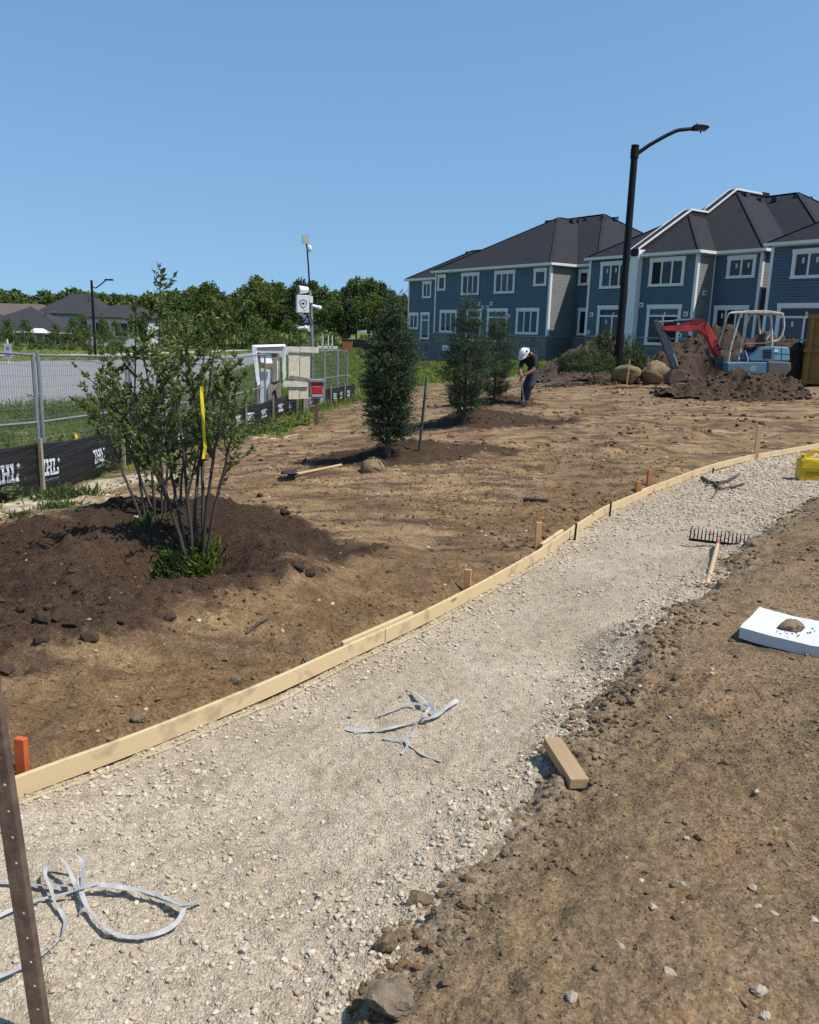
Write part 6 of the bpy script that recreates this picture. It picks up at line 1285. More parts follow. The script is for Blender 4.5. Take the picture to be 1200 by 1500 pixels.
strap('bent strap standing up at the top of the middle tangle', [(604, 1012), (615, 1020), (627, 1030), (635, 1040), (639, 1049)], .020, G2, (.01, .02, .03, .02, .01), .7, 7)
strap('short thin strap lying left of the knot of the middle tangle', [(551, 1050), (572, 1042), (592, 1033), (610, 1031), (628, 1036)], .012, G2, (0, 0, .0, .01, .02), .5, 8)
strap('forked strap crossing down from the knot of the middle tangle', [(630, 1036), (622, 1048), (612, 1058), (604, 1074), (596, 1084), (604, 1095), (618, 1106), (645, 1116)], .014, G2, (.03, .025, .02, .015, .01, .0, 0, 0), .6, 9)
strap('thin curled strap end at the bottom of the middle tangle', [(561, 1081), (575, 1083), (590, 1084), (597, 1092), (588, 1104)], .010, G2, (.0, .005, .01, .01, .0), .6, 10)

# ------------------------------------------------------------------ tools and things lying about
def rake():
    h0 = at_z(1052, 799, .03); e = at_z(1034, 869, .035); d = Vector((e.x - h0.x, e.y - h0.y, 0)); L = d.length; t = thing('bow_rake', 'rake with black steel tines up and a pale wooden handle lying on the gravel', 'rake', (h0.x, h0.y, Hs(h0.x, h0.y)), atan2(d.y, d.x) - pi / 2 + pi)
    # local: -y runs along the handle towards the viewer, x along the head
    y1 = -L; zz = .035
    m = MB(); m.tube([(0, -.10, zz + .015), (0, y1, zz + .02)], [.0155, .016], 10); m.build('handle', M_WOOD, t, True)
    m = MB(); m.tube([(0, -.03, zz + .012), (0, -.13, zz + .015)], [.014, .018], 10); m.build('ferrule', mat('red_ferrule', (.40, .07, .035), .6), t, True)
    m = MB(); m.box((0, 0, zz), (.44, .016, .018)); m.bar((0, -.05, zz + .008), (0, 0, zz), .02, .014); m.build('rake_bar', M_BLACK, t)
    for i in range(16):
        x = -.212 + .424 * i / 15; m = MB(); m.tube([(x, .0, zz), (x, .012, zz + .055), (x, .028, zz + .092)], [.0055, .005, .003], 5); m.build('tine', M_BLACK, t)
rake()
def wood_block():
    a, b = at_z(820, 1100, .07), at_z(838, 1146, .07); d = b - a; L = .30; t = MB(); M = Matrix.Rotation(.06, 3, 'Y') @ Matrix.Rotation(-.03, 3, 'X'); t.box((0, 0, 0), (.066, L, .038), M=M); o = t.build('wood_block', mat('offcut_pine', (.37, .26, .14), .8, (.27, .18, .09), 9, bmp=.4, bscale=30, stretch=(1, .08, 1)), None, bevel=.003)
    c = at_z(827, 1126, .10); o.location = (c.x, c.y, max(c.z, Hs(c.x, c.y) + .03)); dd = at_z(840, 1146, .1) - at_z(812, 1100, .1); o.rotation_euler = (.05, -.08, atan2(dd.y, dd.x) - pi / 2); tag(o, 'short pine lumber offcut lying at the edge of the gravel', 'wood block')
wood_block()
def foam():
    zt = .245; a, b = at_z(1084, 921, zt), at_z(1113, 887, zt); f = (at_z(1199, 944, zt) - a); fx = Vector((f.x, f.y, 0)).normalized(); bx_ = Vector((b.x - a.x, b.y - a.y, 0)); th = .055
    n, k = 24, 14; V = []; W_ = .62
    for lay in (0, 1):
        for i in range(n + 1):
            for j in range(k + 1):
                p = a + fx * (W_ * i / n) + bx_ * (j / k); z = -th * (1 - lay) + (.008 * cos(2 * pi * j / k * .5) - .018 * sin(pi * i / n)) + float(fbm(np.array([i * .4]), np.array([j * .4 + lay * 50]), 3, 2)[0]) * .004
                V.append((p.x - a.x, p.y - a.y, z))
    q = (n + 1) * (k + 1); F = []
    for lay in (0, 1):
        for i in range(n):
            for j in range(k): v0 = lay * q + i * (k + 1) + j; F.append((v0, v0 + k + 1, v0 + k + 2, v0 + 1) if lay else (v0, v0 + 1, v0 + k + 2, v0 + k + 1))
    for i in range(n):
        for j in (0, k): v0 = i * (k + 1) + j; F.append((v0, v0 + k + 1, q + v0 + k + 1, q + v0))
    for j in range(k):
        for i in (0, n): v0 = i * (k + 1) + j; F.append((v0, v0 + 1, q + v0 + 1, q + v0))
    m = MB(); m.add(V, F); o = m.build('foam_slab', mat('white_polystyrene', (.60, .61, .62), .9, (.54, .55, .56), 9, bmp=.3, bscale=220, bdist=.002), None, True); o.location = a; tag(o, 'white polystyrene slab lying on the soil bank at the right edge', 'foam slab')
    c = at_z(1162, 915, zt + .01); stone_thing('slab_stone', 'flat brown stone weighing down the white polystyrene slab', 'rock', (c.x, c.y, zt - .018), .155, mat('brown_field_stone', (.22, .155, .085), .9, (.13, .09, .05), 18, bmp=.7, bscale=60, bdist=.008), seed=213, flat=.42)
    r = np.random.default_rng(4); cr_ = MB()
    for i in range(24): p = at_z(1150 + r.normal() * 18, 929 + r.normal() * 4, zt - .012); cr_.box((p.x, p.y, p.z + .002), (.004 + .005 * r.uniform(), .004 + .003 * r.uniform(), .005), r.uniform(0, 3))
    o = cr_.build('soil_crumbs', M_DKEARTH, kind='stuff')
foam()
def fuel_can():
    b = at_z(1186, 706, .02); Y = b.y; s = Y / 1200 * 1.02; M_Y = mat('yellow_plastic', (.58, .40, .008), .45, (.48, .32, .01), 6); b.z = Hs(b.x, b.y) - .005; t = thing('fuel_can', 'yellow plastic fuel can standing on the gravel at the right edge', 'fuel can', b, -.18)
    w_, d_, h_ = 37 * s, 26 * s, 30 * s; m = MB(); P = [(-w_ / 2, 0), (w_ / 2, 0), (w_ / 2, h_), (w_ * .40, h_ * 1.10), (-w_ * .33, h_ * 1.10), (-w_ / 2, h_ * .98)]
    m.prism(P, -d_ / 2, d_ / 2); m.build('body', M_Y, t, bevel=.02)
    m = MB(); m.tube([(-w_ * .28, 0, h_ * 1.0), (-w_ * .16, 0, h_ * 1.22), (-w_ * .02, 0, h_ * 1.42), (w_ * .16, 0, h_ * 1.44), (w_ * .30, 0, h_ * 1.30), (w_ * .36, 0, h_ * 1.05)], [.035, .028, .024, .023, .024, .03], 8); m.build('handle', M_Y, t, True)
    m = MB(); m.tube([(-w_ * .32, 0, h_ * 1.05), (-w_ * .36, 0, h_ * 1.24)], [.035, .03], 10); m.build('cap', M_Y, t, True)
    m = MB(); m.prism([(-w_ * .45, h_ * .62), (-w_ * .05, h_ * 1.02), (w_ * .05, h_ * 1.02), (w_ * .45, h_ * .62)], -d_ / 2 - .012, -d_ / 2 + .01); m.build('shoulder_rib', M_Y, t, bevel=.006)
    m = MB()
    for i, z in enumerate((.44, .36, .28)): m.box((-.02 * i, -d_ / 2 - .002, h_ * z), (w_ * (.55 - .1 * i), .003, .012))
    m.build('moulded_print', mat('dark_yellow_print', (.30, .20, .006), .5), t)
fuel_can()
def branch():
    g_ = at_z(1058, 708, .02); t = thing('dead_branch', 'dead dark forked branch lying on the gravel near the fuel can', 'branch', (0, 0, 0)); z = lambda x, y, l: (lambda p: (p.x, p.y, Hs(p.x, p.y) + l))(at_z(x, y, .02))
    for i, pts in enumerate(([(1028, 701, .03), (1040, 706, .03), (1052, 709, .04), (1066, 706, .03), (1076, 702, .04), (1083, 699, .05)], [(1046, 708, .03), (1056, 714, .02), (1072, 714, .03), (1090, 710, .03)], [(1054, 710, .03), (1050, 718, .02), (1043, 727, .01)], [(1040, 706, .03), (1034, 710, .02)])):
        m = MB(); m.tube([z(*p) for p in pts], [.024 - .003 * k - .003 * i for k in range(len(pts))] if i < 2 else .008, 6); m.build('limb' if i == 0 else 'twig', mat('dark_bark', (.085, .06, .042), .9), t, True)
branch()
def dark_timber():
    a, b = ground_at(767, 738), ground_at(803, 741); m = MB(); d = b - a; m.box((0, 0, 0), (d.length, .075, .05), M=Matrix.Rotation(-.03, 3, 'Y')); o = m.build('charred_timber', mat('dark_weathered_timber', (.045, .032, .024), .9, (.075, .052, .036), 10, bmp=.5, bscale=30, stretch=(.2, 1, 1)), None, bevel=.006); o.location = (a + b) / 2 + Vector((0, 0, .022)); o.rotation_euler = (0, 0, atan2(d.y, d.x)); tag(o, 'dark timber piece lying alone on the bare dirt', 'timber')
    m = MB(); a, b = ground_at(361, 926), ground_at(394, 912); m.tube([(0, 0, .01), tuple((b - a) * .5 + Vector((0, .01, .02))), tuple(b - a + Vector((0, 0, .012)))], [.007, .008, .004], 6); o = m.build('stick', M_STEM); o.location = a; tag(o, 'short dark stick on the tan dirt behind the nearest board', 'stick')
dark_timber()
def shovel():
    a, b = ground_at(500, 686), ground_at(434, 702); h_ = ground_at(414, 704); t = thing('shovel', 'shovel with dark blade and pale handle lying left of the nearest spruce', 'shovel', b)
    m = MB(); m.tube([tuple(a - b + Vector((0, 0, .03))), (0, 0, .045)], .017, 8); m.build('handle', M_WOOD, t, True)
    d = (h_ - b); d.z = 0; L = d.length; d.normalize(); s_ = Vector((-d.y, d.x, 0)); V = []
    for i in range(6):
        f = i / 5; w_ = .11 * (1 if f < .6 else sqrt(max(0, 1 - ((f - .6) / .42) ** 2)) + .02)
        for k in (-1, -.5, 0, .5, 1): V.append(tuple(d * (L * 1.25 * f - .02) + s_ * w_ * k + Vector((0, 0, .03 + .025 * abs(k) - .0 * f + .015))))
    m = MB(); m.add(V, [(i * 5 + k, i * 5 + k + 1, i * 5 + k + 6, i * 5 + k + 5) for i in range(5) for k in range(4)]); o = m.build('blade', M_METALGREY, t, True); o.modifiers.new('thickness', 'SOLIDIFY').thickness = .006
    m = MB(); m.tube([(0, 0, .045), tuple(d * .10 + Vector((0, 0, .05)))], .022, 8); m.build('socket', M_METALGREY, t)
shovel()
def green_post():
    b = ground_at(614, 664); tp = at_y(625.5, 553, b.y + .03); v = tp - b; t = thing('green_post', 'thin leaning green metal post with pale top beside the nearest spruce', 'post', b); m = MB(); m.tube([tuple(v * -.15), tuple(v * .78)], .020, 6); m.build('shaft', mat('dark_green_post', (.025, .045, .035), .6, (.05, .055, .045), 15), t)
    m = MB(); m.tube([tuple(v * .78), tuple(v)], .0205, 6); m.build('painted_top', mat('teal_post_paint', (.08, .16, .13), .6), t)
green_post()
def rusty_post():
    a, b = at_y(66, 1560, 1.55), at_y(-28, 930, 1.55); t = thing('rusty_post', 'rusty perforated steel post leaning at the lower left edge', 'steel post', a)
    v = (b - a); L = v.length; d = v.normalized(); x = Vector((1, 0, 0)); x = (x - d * x.dot(d)).normalized(); y = d.cross(x); R = Matrix((x, y, d)).transposed(); M_R = mat('brown_rusty_steel', (.085, .052, .036), .75, (.15, .095, .062), 16, bmp=.5, bscale=60, lo=.42, hi=.62); hw_ = .0135
    g_ = Hs(a.x, a.y) - a.z
    def pc(x0, x1, y0, y1, z0, z1, mb): V = [R @ Vector((xx, yy, zz)) for zz in (z0, z1) for xx, yy in ((x0, y0), (x1, y0), (x1, y1), (x0, y1))]; mb.add([tuple(q) for q in V], [(0, 1, 2, 3), (4, 7, 6, 5), (0, 4, 5, 1), (1, 5, 6, 2), (2, 6, 7, 3), (3, 7, 4, 0)])
    m = MB(); z = g_ - .12; hr = .0036; pitch = .062
    # front web with a row of round holes, side flanges
    n = int((L * 1.2 - z) / pitch)
    for i in range(n):
        zc = z + pitch * (i + .5); cx = hw_ * .30; ring = [(cx + hr * cos(2 * pi * k / 16), zc + hr * sin(2 * pi * k / 16)) for k in range(16)]; rect = []
        for k in range(16):
            a_ = 2 * pi * k / 16; cxx, czz = cos(a_), sin(a_); s_ = 1 / max(abs(cxx), abs(czz)); X = cxx * s_; Z = czz * s_; rect.append((X * hw_ if X < 0 else X * hw_, zc + Z * pitch / 2))
        V = [tuple(R @ Vector((p[0], 0, p[1]))) for p in ring + rect]; m.add(V, [(k, (k + 1) % 16, 16 + (k + 1) % 16, 16 + k) for k in range(16)])
    web = m.build('web', M_R, t); web.modifiers.new('thickness', 'SOLIDIFY').thickness = .003
    for sx in (-1, 1):
        m = MB(); pc(sx * hw_ - .0015, sx * hw_ + .0015, -.001, .022, z, L * 1.2, m); m.build('flange', M_R, t)
    m = MB(); pc(-hw_ - .004, -hw_ + .012, -.0045, -.0015, z, L * 1.2, m); m.build('lip', M_R, t)
rusty_post()
def fence_notice():
    Y = 15.6; fx = float(fence_x(Y)); c = at_y(239, 594, Y); m = MB(); m.box((0, 0, 0), (.20, .02, .42), 1.45 - 1.35); o = m.build('fence_notice', M_TRIM); o.location = (c.x, Y, c.z); tag(o, 'white notice board on the mesh fence behind the leafy shrubs', 'notice')
fence_notice()

# ------------------------------------------------------------------ dumpster
def dumpster():
    b = ground_at(1177, 566); Y = b.y; s = Y / 1200; t = thing('dumpster', 'ochre yellow steel waste dumpster cut off by the right edge', 'dumpster', b + Vector((0, 0, -.02)), -.62)
    M_D = mat('ochre_dumpster_paint', (.27, .15, .024), .6, (.20, .11, .022), 5, bmp=.2, bscale=30); h_ = 100 * s; L, W_ = 4.6, 2.3
    m = MB(); m.box((L / 2, W_ / 2, h_ / 2 + .06), (L, W_, h_ - .12)); m.build('bin_body', M_D, t)
    for k in range(7): m = MB(); m.box((.05 + k * (L - .1) / 6, -.05, h_ / 2), (.10, .1, h_ - .1)); m.build('rib', M_D, t)
    for k in range(4): m = MB(); m.box((-.05, .08 + k * (W_ - .16) / 3, h_ / 2), (.1, .10, h_ - .1)); m.build('rib', M_D, t)
    for z in (h_ - .02, h_ * .52, .16):
        m = MB(); m.box((L / 2, -.045, z), (L + .2, .13, .12)); m.build('rail', M_D, t); m = MB(); m.box((-.047, W_ / 2, z + .003), (.13, W_ + .2, .12)); m.build('rail', M_D, t)
    for k in (0.3, 4.2): m = MB(); m.tube([(k, .1, .06), (k, .4, .06)], .11, 12); m.build('wheel', M_BLACK, t)
dumpster()

# ------------------------------------------------------------------ mini excavator
def excavator():
    Y = 24.4; b = at_y(1095, 575, Y); gz = Hs(b.x, Y); t = thing('mini_excavator', 'small excavator with red boom, blue body and white roll bar behind the dirt pile', 'excavator', (b.x, Y, gz))
    def P(px, py): q = at_y(px, py, Y); return (q.x - b.x, q.z - gz)
    def P3(px, py, y=0.0): q = P(px, py); return (q[0], y, q[1])
    def pris(name, pts, y0, y1, m, par=t, bev=.01): mb = MB(); mb.prism([P(*p) for p in pts], y0, y1); return mb.build(name, m, par, bevel=bev)
    M_RED = mat('red_boom_paint', (.50, .035, .02), .45, (.30, .016, .018), 4, bmp=.1, bscale=30); M_BLUE = mat('dusty_blue_paint', (.065, .185, .26), .55, (.115, .135, .135), 3, bmp=.15, bscale=25, lo=.42, hi=.68)
    M_LBLUE = mat('light_blue_paint', (.12, .32, .43), .5, (.20, .27, .29), 4, lo=.45, hi=.7); M_DARKB = mat('dark_blue_grey_paint', (.035, .055, .068), .5, (.07, .065, .055), 6, lo=.45, hi=.7); M_WHITEP = mat('dirty_white_paint', (.56, .55, .51), .55, (.36, .33, .27), 12, lo=.42, hi=.66)
    M_MUD = mat('muddy_steel', (.13, .092, .06), .85, (.085, .062, .045), 7, bmp=.4, bscale=20); M_CHROME = mat('hydraulic_rod', (.55, .55, .56), .25, metal=.9); M_RUB = mat('track_rubber', (.028, .026, .024), .9, (.06, .046, .034), 7)
    # undercarriage
    for y in (-.52, .30):
        pris('track', [(1056, 572), (1060, 562), (1072, 558), (1122, 560), (1134, 566), (1136, 574), (1128, 581), (1070, 578), (1060, 577)], y, y + .24, M_RUB, bev=.03)
        for px in (1066, 1096, 1126):
            m = MB(); q = P(px, 569 + (px - 1096) * .03); m.tube([(q[0], y - .02, q[1]), (q[0], y + .26, q[1])], .12, 14); m.build('track_wheel', M_MUD, t)
    pris('track_frame', [(1072, 556), (1120, 558), (1120, 568), (1072, 566)], -.28, .30, M_MUD)
    pris('dozer_blade', [(1137, 560), (1141, 562), (1140, 584), (1134, 582)], -.6, .6, M_MUD)
    # upper body
    low = pris('body', [(1055, 530), (1098, 529), (1146, 530), (1146, 541), (1140, 549), (1100, 547), (1056, 544)], -.55, .55, M_BLUE, bev=.03)
    pris('counterweight', [(1112, 527), (1147, 529.5), (1147, 541), (1138, 550), (1112, 548)], -.575, .575, mat('muddy_blue_paint', (.085, .10, .10), .8, (.12, .088, .06), 5, bmp=.2, bscale=25, lo=.40, hi=.55), bev=.05)
    hood = pris('engine_hood', [(1122.5, 507), (1144, 508), (1146, 513), (1146, 528), (1122.5, 527.5)], -.50, .50, M_LBLUE, bev=.03)
    pris('side_cover', [(1088, 525), (1103, 510), (1108, 507.5), (1122, 507), (1122, 528), (1100, 528), (1088, 528)], -.54, .50, M_BLUE, bev=.02)
    for k in range(4): pris('grille_slot', [(1107 + k * .2, 512 + k * 3.2), (1119, 511.5 + k * 3.2), (1119, 513.4 + k * 3.2), (1106 + k * .2, 514 + k * 3.2)], -.552, -.53, M_BLACK, bev=0)
    pris('maker_plate', [(1123.5, 511.5), (1129, 511.5), (1129, 515), (1123.5, 515)], -.512, -.495, M_TRIM, bev=0); pris('hood_seam', [(1122.7, 517), (1145.5, 518), (1145.5, 518.5), (1122.7, 517.5)], -.505, -.49, M_BLACK, bev=0); pris('hood_seam', [(1134, 508), (1134.5, 508), (1134.5, 527), (1134, 527)], -.506, -.49, M_BLACK, bev=0)
    pris('faded_emblem', [(1089, 535), (1093, 533.5), (1097, 535), (1098, 540), (1092, 543), (1087, 541)], -.556, -.54, mat('faded_white_decal', (.27, .33, .35), .7, (.16, .22, .25), 18), low, 0)
    # seat and controls
    pris('seat_base', [(1096, 528), (1110, 528), (1110, 508), (1098, 508)], -.25, .25, M_BLACK); pris('seat', [(1094, 509), (1110, 507), (1116, 489), (1119, 489), (1116, 511), (1094, 512)], -.24, .24, mat('worn_seat', (.05, .042, .035), .8, (.09, .07, .05), 9))
    for px, y in ((1090, -.2), (1091, .2)): m = MB(); m.tube([P3(px, 528, y), P3(px - 3, 512, y), P3(px - 1, 505, y)], [.03, .015, .02], 6); m.build('lever', M_BLACK, t)
    # roll bar canopy
    def tb(name, pts, y, r=.032, m=M_WHITEP): mb = MB(); mb.tube([P3(px, py, y) for px, py in pts], r, 8); return mb.build(name, m, t, True)
    for y in (-.48, .48):
        tb('roll_bar', [(1058.5, 529), (1060, 516), (1063.5, 501), (1069, 483), (1074, 466), (1077.5, 459), (1082, 457)], y, .028)
    tb('roll_bar', [(1076, 527), (1079, 515), (1083, 494), (1088, 474), (1093, 463), (1099, 459)], -.30, .028); tb('grab_rail', [(1082, 513), (1084, 520), (1086, 525), (1085.5, 531)], -.5, .016)
    tb('rear_post', [(1122, 509), (1121.5, 485), (1121, 466), (1118, 459.5)], -.42, .036); tb('rear_post', [(1122, 509), (1121.5, 485), (1121, 466), (1118, 459.5)], .42, .036)
    tb('rear_loop', [(1120, 459), (1131, 460), (1137, 461.5), (1139, 467), (1139.5, 478), (1137, 490), (1131.5, 498), (1124, 500)], -.42, .03); tb('rear_loop', [(1120, 459), (1131, 460), (1137, 461.5), (1139, 467), (1139.5, 478), (1137, 490), (1131.5, 498), (1124, 500)], .42, .03)
    pris('canopy_roof', [(1077, 458.5), (1083, 455.5), (1108, 455), (1120, 456), (1136, 459), (1137, 461.5), (1120, 459.5), (1082, 459.5)], -.56, .56, M_WHITEP, bev=.012)
    mb = MB(); mb.tube([P3(1123, 502, -.42), P3(1123, 502, .42)], .03, 8); mb.build('cross_bar', M_WHITEP, t, True); mb = MB(); mb.tube([P3(1085, 503, -.40), P3(1121, 502, -.40)], .014, 6); mb.build('cross_bar', M_RUSTSTAKE, t, True)
    # boom, arm, bucket
    pris('swing_bracket', [(1044, 523), (1058, 521), (1060, 542), (1049, 541), (1046, 533)], -.16, .16, M_DARKB, bev=.015)
    pris('boom', [(1051, 523), (1055, 517), (1054, 510), (1047, 494), (1039, 478), (1034, 471.5), (1025, 466.5), (1018, 467), (1006, 474), (988, 476.5), (969, 478), (969, 482), (975, 484.5), (1006, 486), (1021, 484), (1030, 489), (1038, 502), (1045, 520)], -.10, .10, M_RED, bev=.012)
    for k, (px, py) in enumerate(((1047, 499), (1050, 506), (1052.5, 512))): m = MB(); m.tube([P3(px, py, -.12), P3(px, py, .12)], .028, 8); m.build('pin', M_BLACK, t)
    pris('arm', [(958, 470), (962, 468.5), (969, 475), (974, 487), (983, 512), (993, 538), (993, 544), (987, 545), (979, 525), (973, 513), (966, 493), (960, 481)], -.085, .085, M_DARKB, bev=.01)
    def cyl(a, c, r, rod): m = MB(); A, C_ = Vector(P3(*a)), Vector(P3(*c)); mid = A.lerp(C_, .55); m.tube([A, mid], r, 8); o = m.build('cylinder', M_DARKB, t, True); m = MB(); m.tube([mid, C_], r * .55, 8); m.build('rod', rod, o, True)
    cyl((1018, 468.5), (962, 471.5), .046, M_CHROME); cyl((1046, 538), (1024, 489), .05, M_CHROME); cyl((978, 492), (993.5, 538), .042, mat('yellowed_rod', (.52, .47, .36), .35, metal=.5))
    pris('bucket_link', [(989, 534), (996, 537), (997, 543), (991, 541)], -.1, .1, M_MUD)
    pris('bucket', [(981, 545), (986, 541), (996, 541), (999, 545), (1004, 556), (1000, 558), (992, 558), (984, 563), (978, 561), (977, 553)], -.22, .22, M_MUD, bev=.015)
    for y in (-.18, -.06, .06, .18): mb = MB(); q = P(979, 561); mb.box((q[0] - .02, y, q[1] - .02), (.10, .045, .05)); mb.build('bucket_tooth', M_METALGREY, t)
    for off in (0, .035):
        mb = MB(); mb.tube([P3(1050, 528, -.13 - off), P3(1038, 505, -.14), P3(1030, 480, -.13), P3(1036, 464, -.12), P3(1026, 463, -.12 - off), P3(1005, 471, -.11), P3(972, 474, -.11)], .012, 5); mb.build('hose', M_BLACK, t, True)
excavator()

# ------------------------------------------------------------------ worker
def skin_mesh(nodes, edges, sub=2, root=0):
    me = bpy.data.meshes.new('body'); me.from_pydata([n[:3] for n in nodes], edges, []); o = bpy.data.objects.new('body', me); COL.objects.link(o); o.modifiers.new('skin', 'SKIN'); me.skin_vertices or 0
    sv = me.skin_vertices[0].data
    for i, n in enumerate(nodes): sv[i].radius = (n[3], n[4] if len(n) > 4 else n[3]); sv[i].use_root = (i == root)
    s_ = o.modifiers.new('sub', 'SUBSURF'); s_.levels = sub; s_.render_levels = sub
    dg = bpy.context.evaluated_depsgraph_get(); dg.update(); out = bpy.data.meshes.new_from_object(o.evaluated_get(dg)); bpy.data.objects.remove(o); return out
def worker():
    b = ground_at(769, 593); M_SK = mat('tanned_skin', (.24, .12, .075), .6, (.20, .095, .06), 9); M_TEE = mat('black_shirt', (.010, .010, .012), .85, (.017, .016, .018), 7, bmp=.3, bscale=16, bdist=.02); M_JEAN = mat('dark_dusty_jeans', (.030, .036, .052), .85, (.105, .105, .11), 6, bmp=.4, bscale=14, bdist=.02, lo=.45, hi=.72)
    # x to the picture's right, y away; a stooping man facing left and towards the camera
    Nn = [(.22, .06, .80, .17, .15),      # 0 pelvis
          (.17, .00, .95, .165, .15), (.10, -.07, 1.09, .185, .15), (.04, -.13, 1.21, .17, .13), (-.03, -.20, 1.28, .070), (-.09, -.27, 1.30, .085),   # spine, chest, neck, head
          (-.15, -.33, 1.27, .085),
          (.13, -.25, 1.17, .085), (.17, -.33, .98, .060), (.09, -.37, .86, .050), (-.08, -.39, .77, .037), (-.14, -.39, .745, .04),   # near arm
          (-.09, .00, 1.17, .080), (-.17, -.10, .97, .055), (-.20, -.20, .86, .045), (-.17, -.34, .75, .036), (-.165, -.39, .73, .04),   # far arm
          (.20, -.06, .74, .115), (.10, -.12, .45, .085), (.07, -.05, .42, .08), (.06, .02, .12, .062), (.05, .0, .06, .06),     # near leg
          (.14, .16, .74, .115), (.00, .13, .46, .085), (-.02, .17, .42, .08), (-.02, .24, .12, .062), (-.03, .22, .06, .06)]
    E_ = [(0, 1), (1, 2), (2, 3), (3, 4), (4, 5), (5, 6), (3, 7), (7, 8), (8, 9), (9, 10), (10, 11), (3, 12), (12, 13), (13, 14), (14, 15), (15, 16), (0, 17), (17, 18), (18, 19), (19, 20), (20, 21), (0, 22), (22, 23), (23, 24), (24, 25), (25, 26)]
    me = skin_mesh(Nn, E_)
    for m in (M_TEE, M_JEAN, M_SK): me.materials.append(m)
    nd = np.array([n[:3] for n in Nn]); reg = [1, 0, 0, 0, 2, 2, 2, 0, 0, 2, 2, 2, 0, 0, 2, 2, 2, 1, 1, 1, 1, 1, 1, 1, 1, 1, 1]
    S_ = []; R_ = []
    for i, j in E_:
        for f in np.linspace(0, 1, 9): S_.append(nd[i] * (1 - f) + nd[j] * f); R_.append(reg[i] if f < .5 else reg[j])
    S_ = np.array(S_); mi = []
    for p in me.polygons: c = np.array(p.center); mi.append(R_[int(np.argmin(((S_ - c) ** 2).sum(1)))])
    me.polygons.foreach_set('material_index', np.array(mi, np.int32)); me.polygons.foreach_set('use_smooth', np.ones(len(mi), bool)); me.name = 'person'
    t = link('person', me); t.location = b; tag(t, 'person in white hard hat, black shirt and dark jeans stooping over a tool', 'person')
    # hands: palm + five fingers curled round a tool handle
    for hx, hy, hz, sgn in ((-.155, -.40, .735, 1), (-.175, -.385, .715, -1)):
        m = MB(); m.ball((hx, hy, hz - .02), (.036, .028, .05), 8, 6)
        for k in range(4):
            y = hy - .03 + .02 * k; L = (.075, .085, .08, .065)[k]; m.tube([(hx - .01, y, hz - .045), (hx - .04, y, hz - .05 - L * .3), (hx - .045, y, hz - .05 - L * .7), (hx - .02, y, hz - .05 - L * .85)], [.0095, .009, .008, .006], 6)
        m.tube([(hx + .02, hy - .02, hz - .01), (hx + .01, hy - .045, hz - .05), (hx - .01, hy - .05, hz - .075)], [.012, .010, .007], 6); m.build('hand', M_SK, t, True)
    # head turned down under the helmet: a low part of the face, ear, hair line
    hc = Vector((-.135, -.315, 1.285)); ax = Vector((-.62, -.52, .58)).normalized()
    Z = ax; X = Vector((-.6, -.3, -1)).normalized(); X = (X - Z * X.dot(Z)).normalized(); Yv = Z.cross(X); R = Matrix((X, Yv, Z)).transposed()
    m = MB(); V = []; nu, nv = 20, 9
    for j in range(nv + 1):
        a = pi / 2 * j / nv
        for i in range(nu): q = 2 * pi * i / nu; r_ = .128 + .012 * cos(q); V.append(tuple(hc + R @ Vector((r_ * 1.08 * cos(q) * cos(a), .118 * sin(q) * cos(a), .135 * sin(a) + .006 * (abs(sin(q)) < .25) * cos(a)))))
    F = [(j * nu + i, j * nu + (i + 1) % nu, (j + 1) * nu + (i + 1) % nu, (j + 1) * nu + i) for j in range(nv) for i in range(nu)]; m.add(V, F)
    hat = m.build('hard_hat', mat('white_hard_hat', (.80, .80, .79), .35), t, True); hat.modifiers.new('thickness', 'SOLIDIFY').thickness = .004
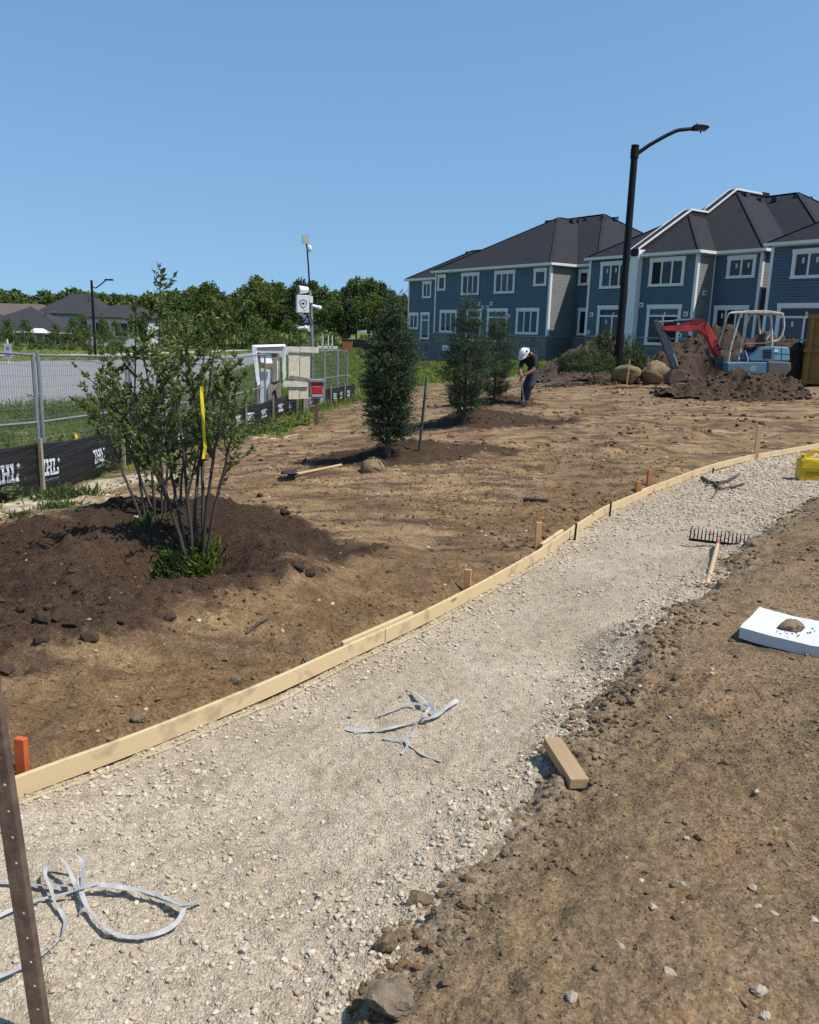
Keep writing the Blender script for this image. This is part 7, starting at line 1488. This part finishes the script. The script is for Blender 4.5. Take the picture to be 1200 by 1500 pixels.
    m = MB(); n_ = 24; V = []
    for rr, zz in ((.125, .0), (.150, -.006)):
        for i in range(n_): q = 2 * pi * i / n_; br = rr + (.045 if cos(q) > .3 and rr > .13 else 0) * max(0, cos(q)); V.append(tuple(hc + R @ Vector((br * 1.08 * cos(q), br * .93 * sin(q), zz))))
    m.add(V, [(i, (i + 1) % n_, n_ + (i + 1) % n_, n_ + i) for i in range(n_)]); br_ = m.build('brim', bpy.data.materials['white_hard_hat'], hat, True); br_.modifiers.new('thickness', 'SOLIDIFY').thickness = .004
    m = MB(); q = hc + R @ Vector((-.035, .105, .05)); m.ball(tuple(q), (.026, .026, .03), 8, 6); m.build('ear_muff_mount', M_BLACK, hat)
    m = MB(); m.ball(tuple(hc - Z * .05 + X * .02), (.085, .085, .09), 14, 10); m.ball(tuple(hc - Z * .06 + X * .11), (.014, .014, .018), 8, 6)
    hd = m.build('face', M_SK, t, True)
    for s_ in (-1, 1): m = MB(); m.ball(tuple(hc - Z * .03 + X * .098 + Yv * .03 * s_), (.009, .009, .009), 6, 5); m.build('eye', M_BLACK, hd)
    m = MB(); m.ball(tuple(hc - Z * .105 + X * .085), (.02, .02, .006), 8, 5); m.build('mouth', mat('lips', (.16, .06, .05), .6), hd)
    for x, y in ((.03, -.02), (-.05, .20)):
        m = MB(); m.prism([(x + .08, -.02), (x + .08, .09), (x, .12), (x - .03, .08), (x - .15, .05), (x - .17, -.02)], y - .05, y + .05); m.build('boot', mat('brown_work_boot', (.07, .05, .035), .8, (.14, .11, .075), 12) if 'brown_work_boot' not in bpy.data.materials else bpy.data.materials['brown_work_boot'], t, bevel=.02)
    t2 = thing('digging_bar', 'grey tool handle held upright in the hands of the stooping worker', 'tool', b); m = MB(); m.tube([(-.20, -.40, .76), (-.13, -.36, .40), (-.06, -.30, .02)], .013, 8); m.build('handle', M_OLDWOOD, t2, True)
    m = MB(); m.box((-.05, -.295, .02), (.10, .03, .16)); m.build('blade', M_METALGREY, t2)
worker()
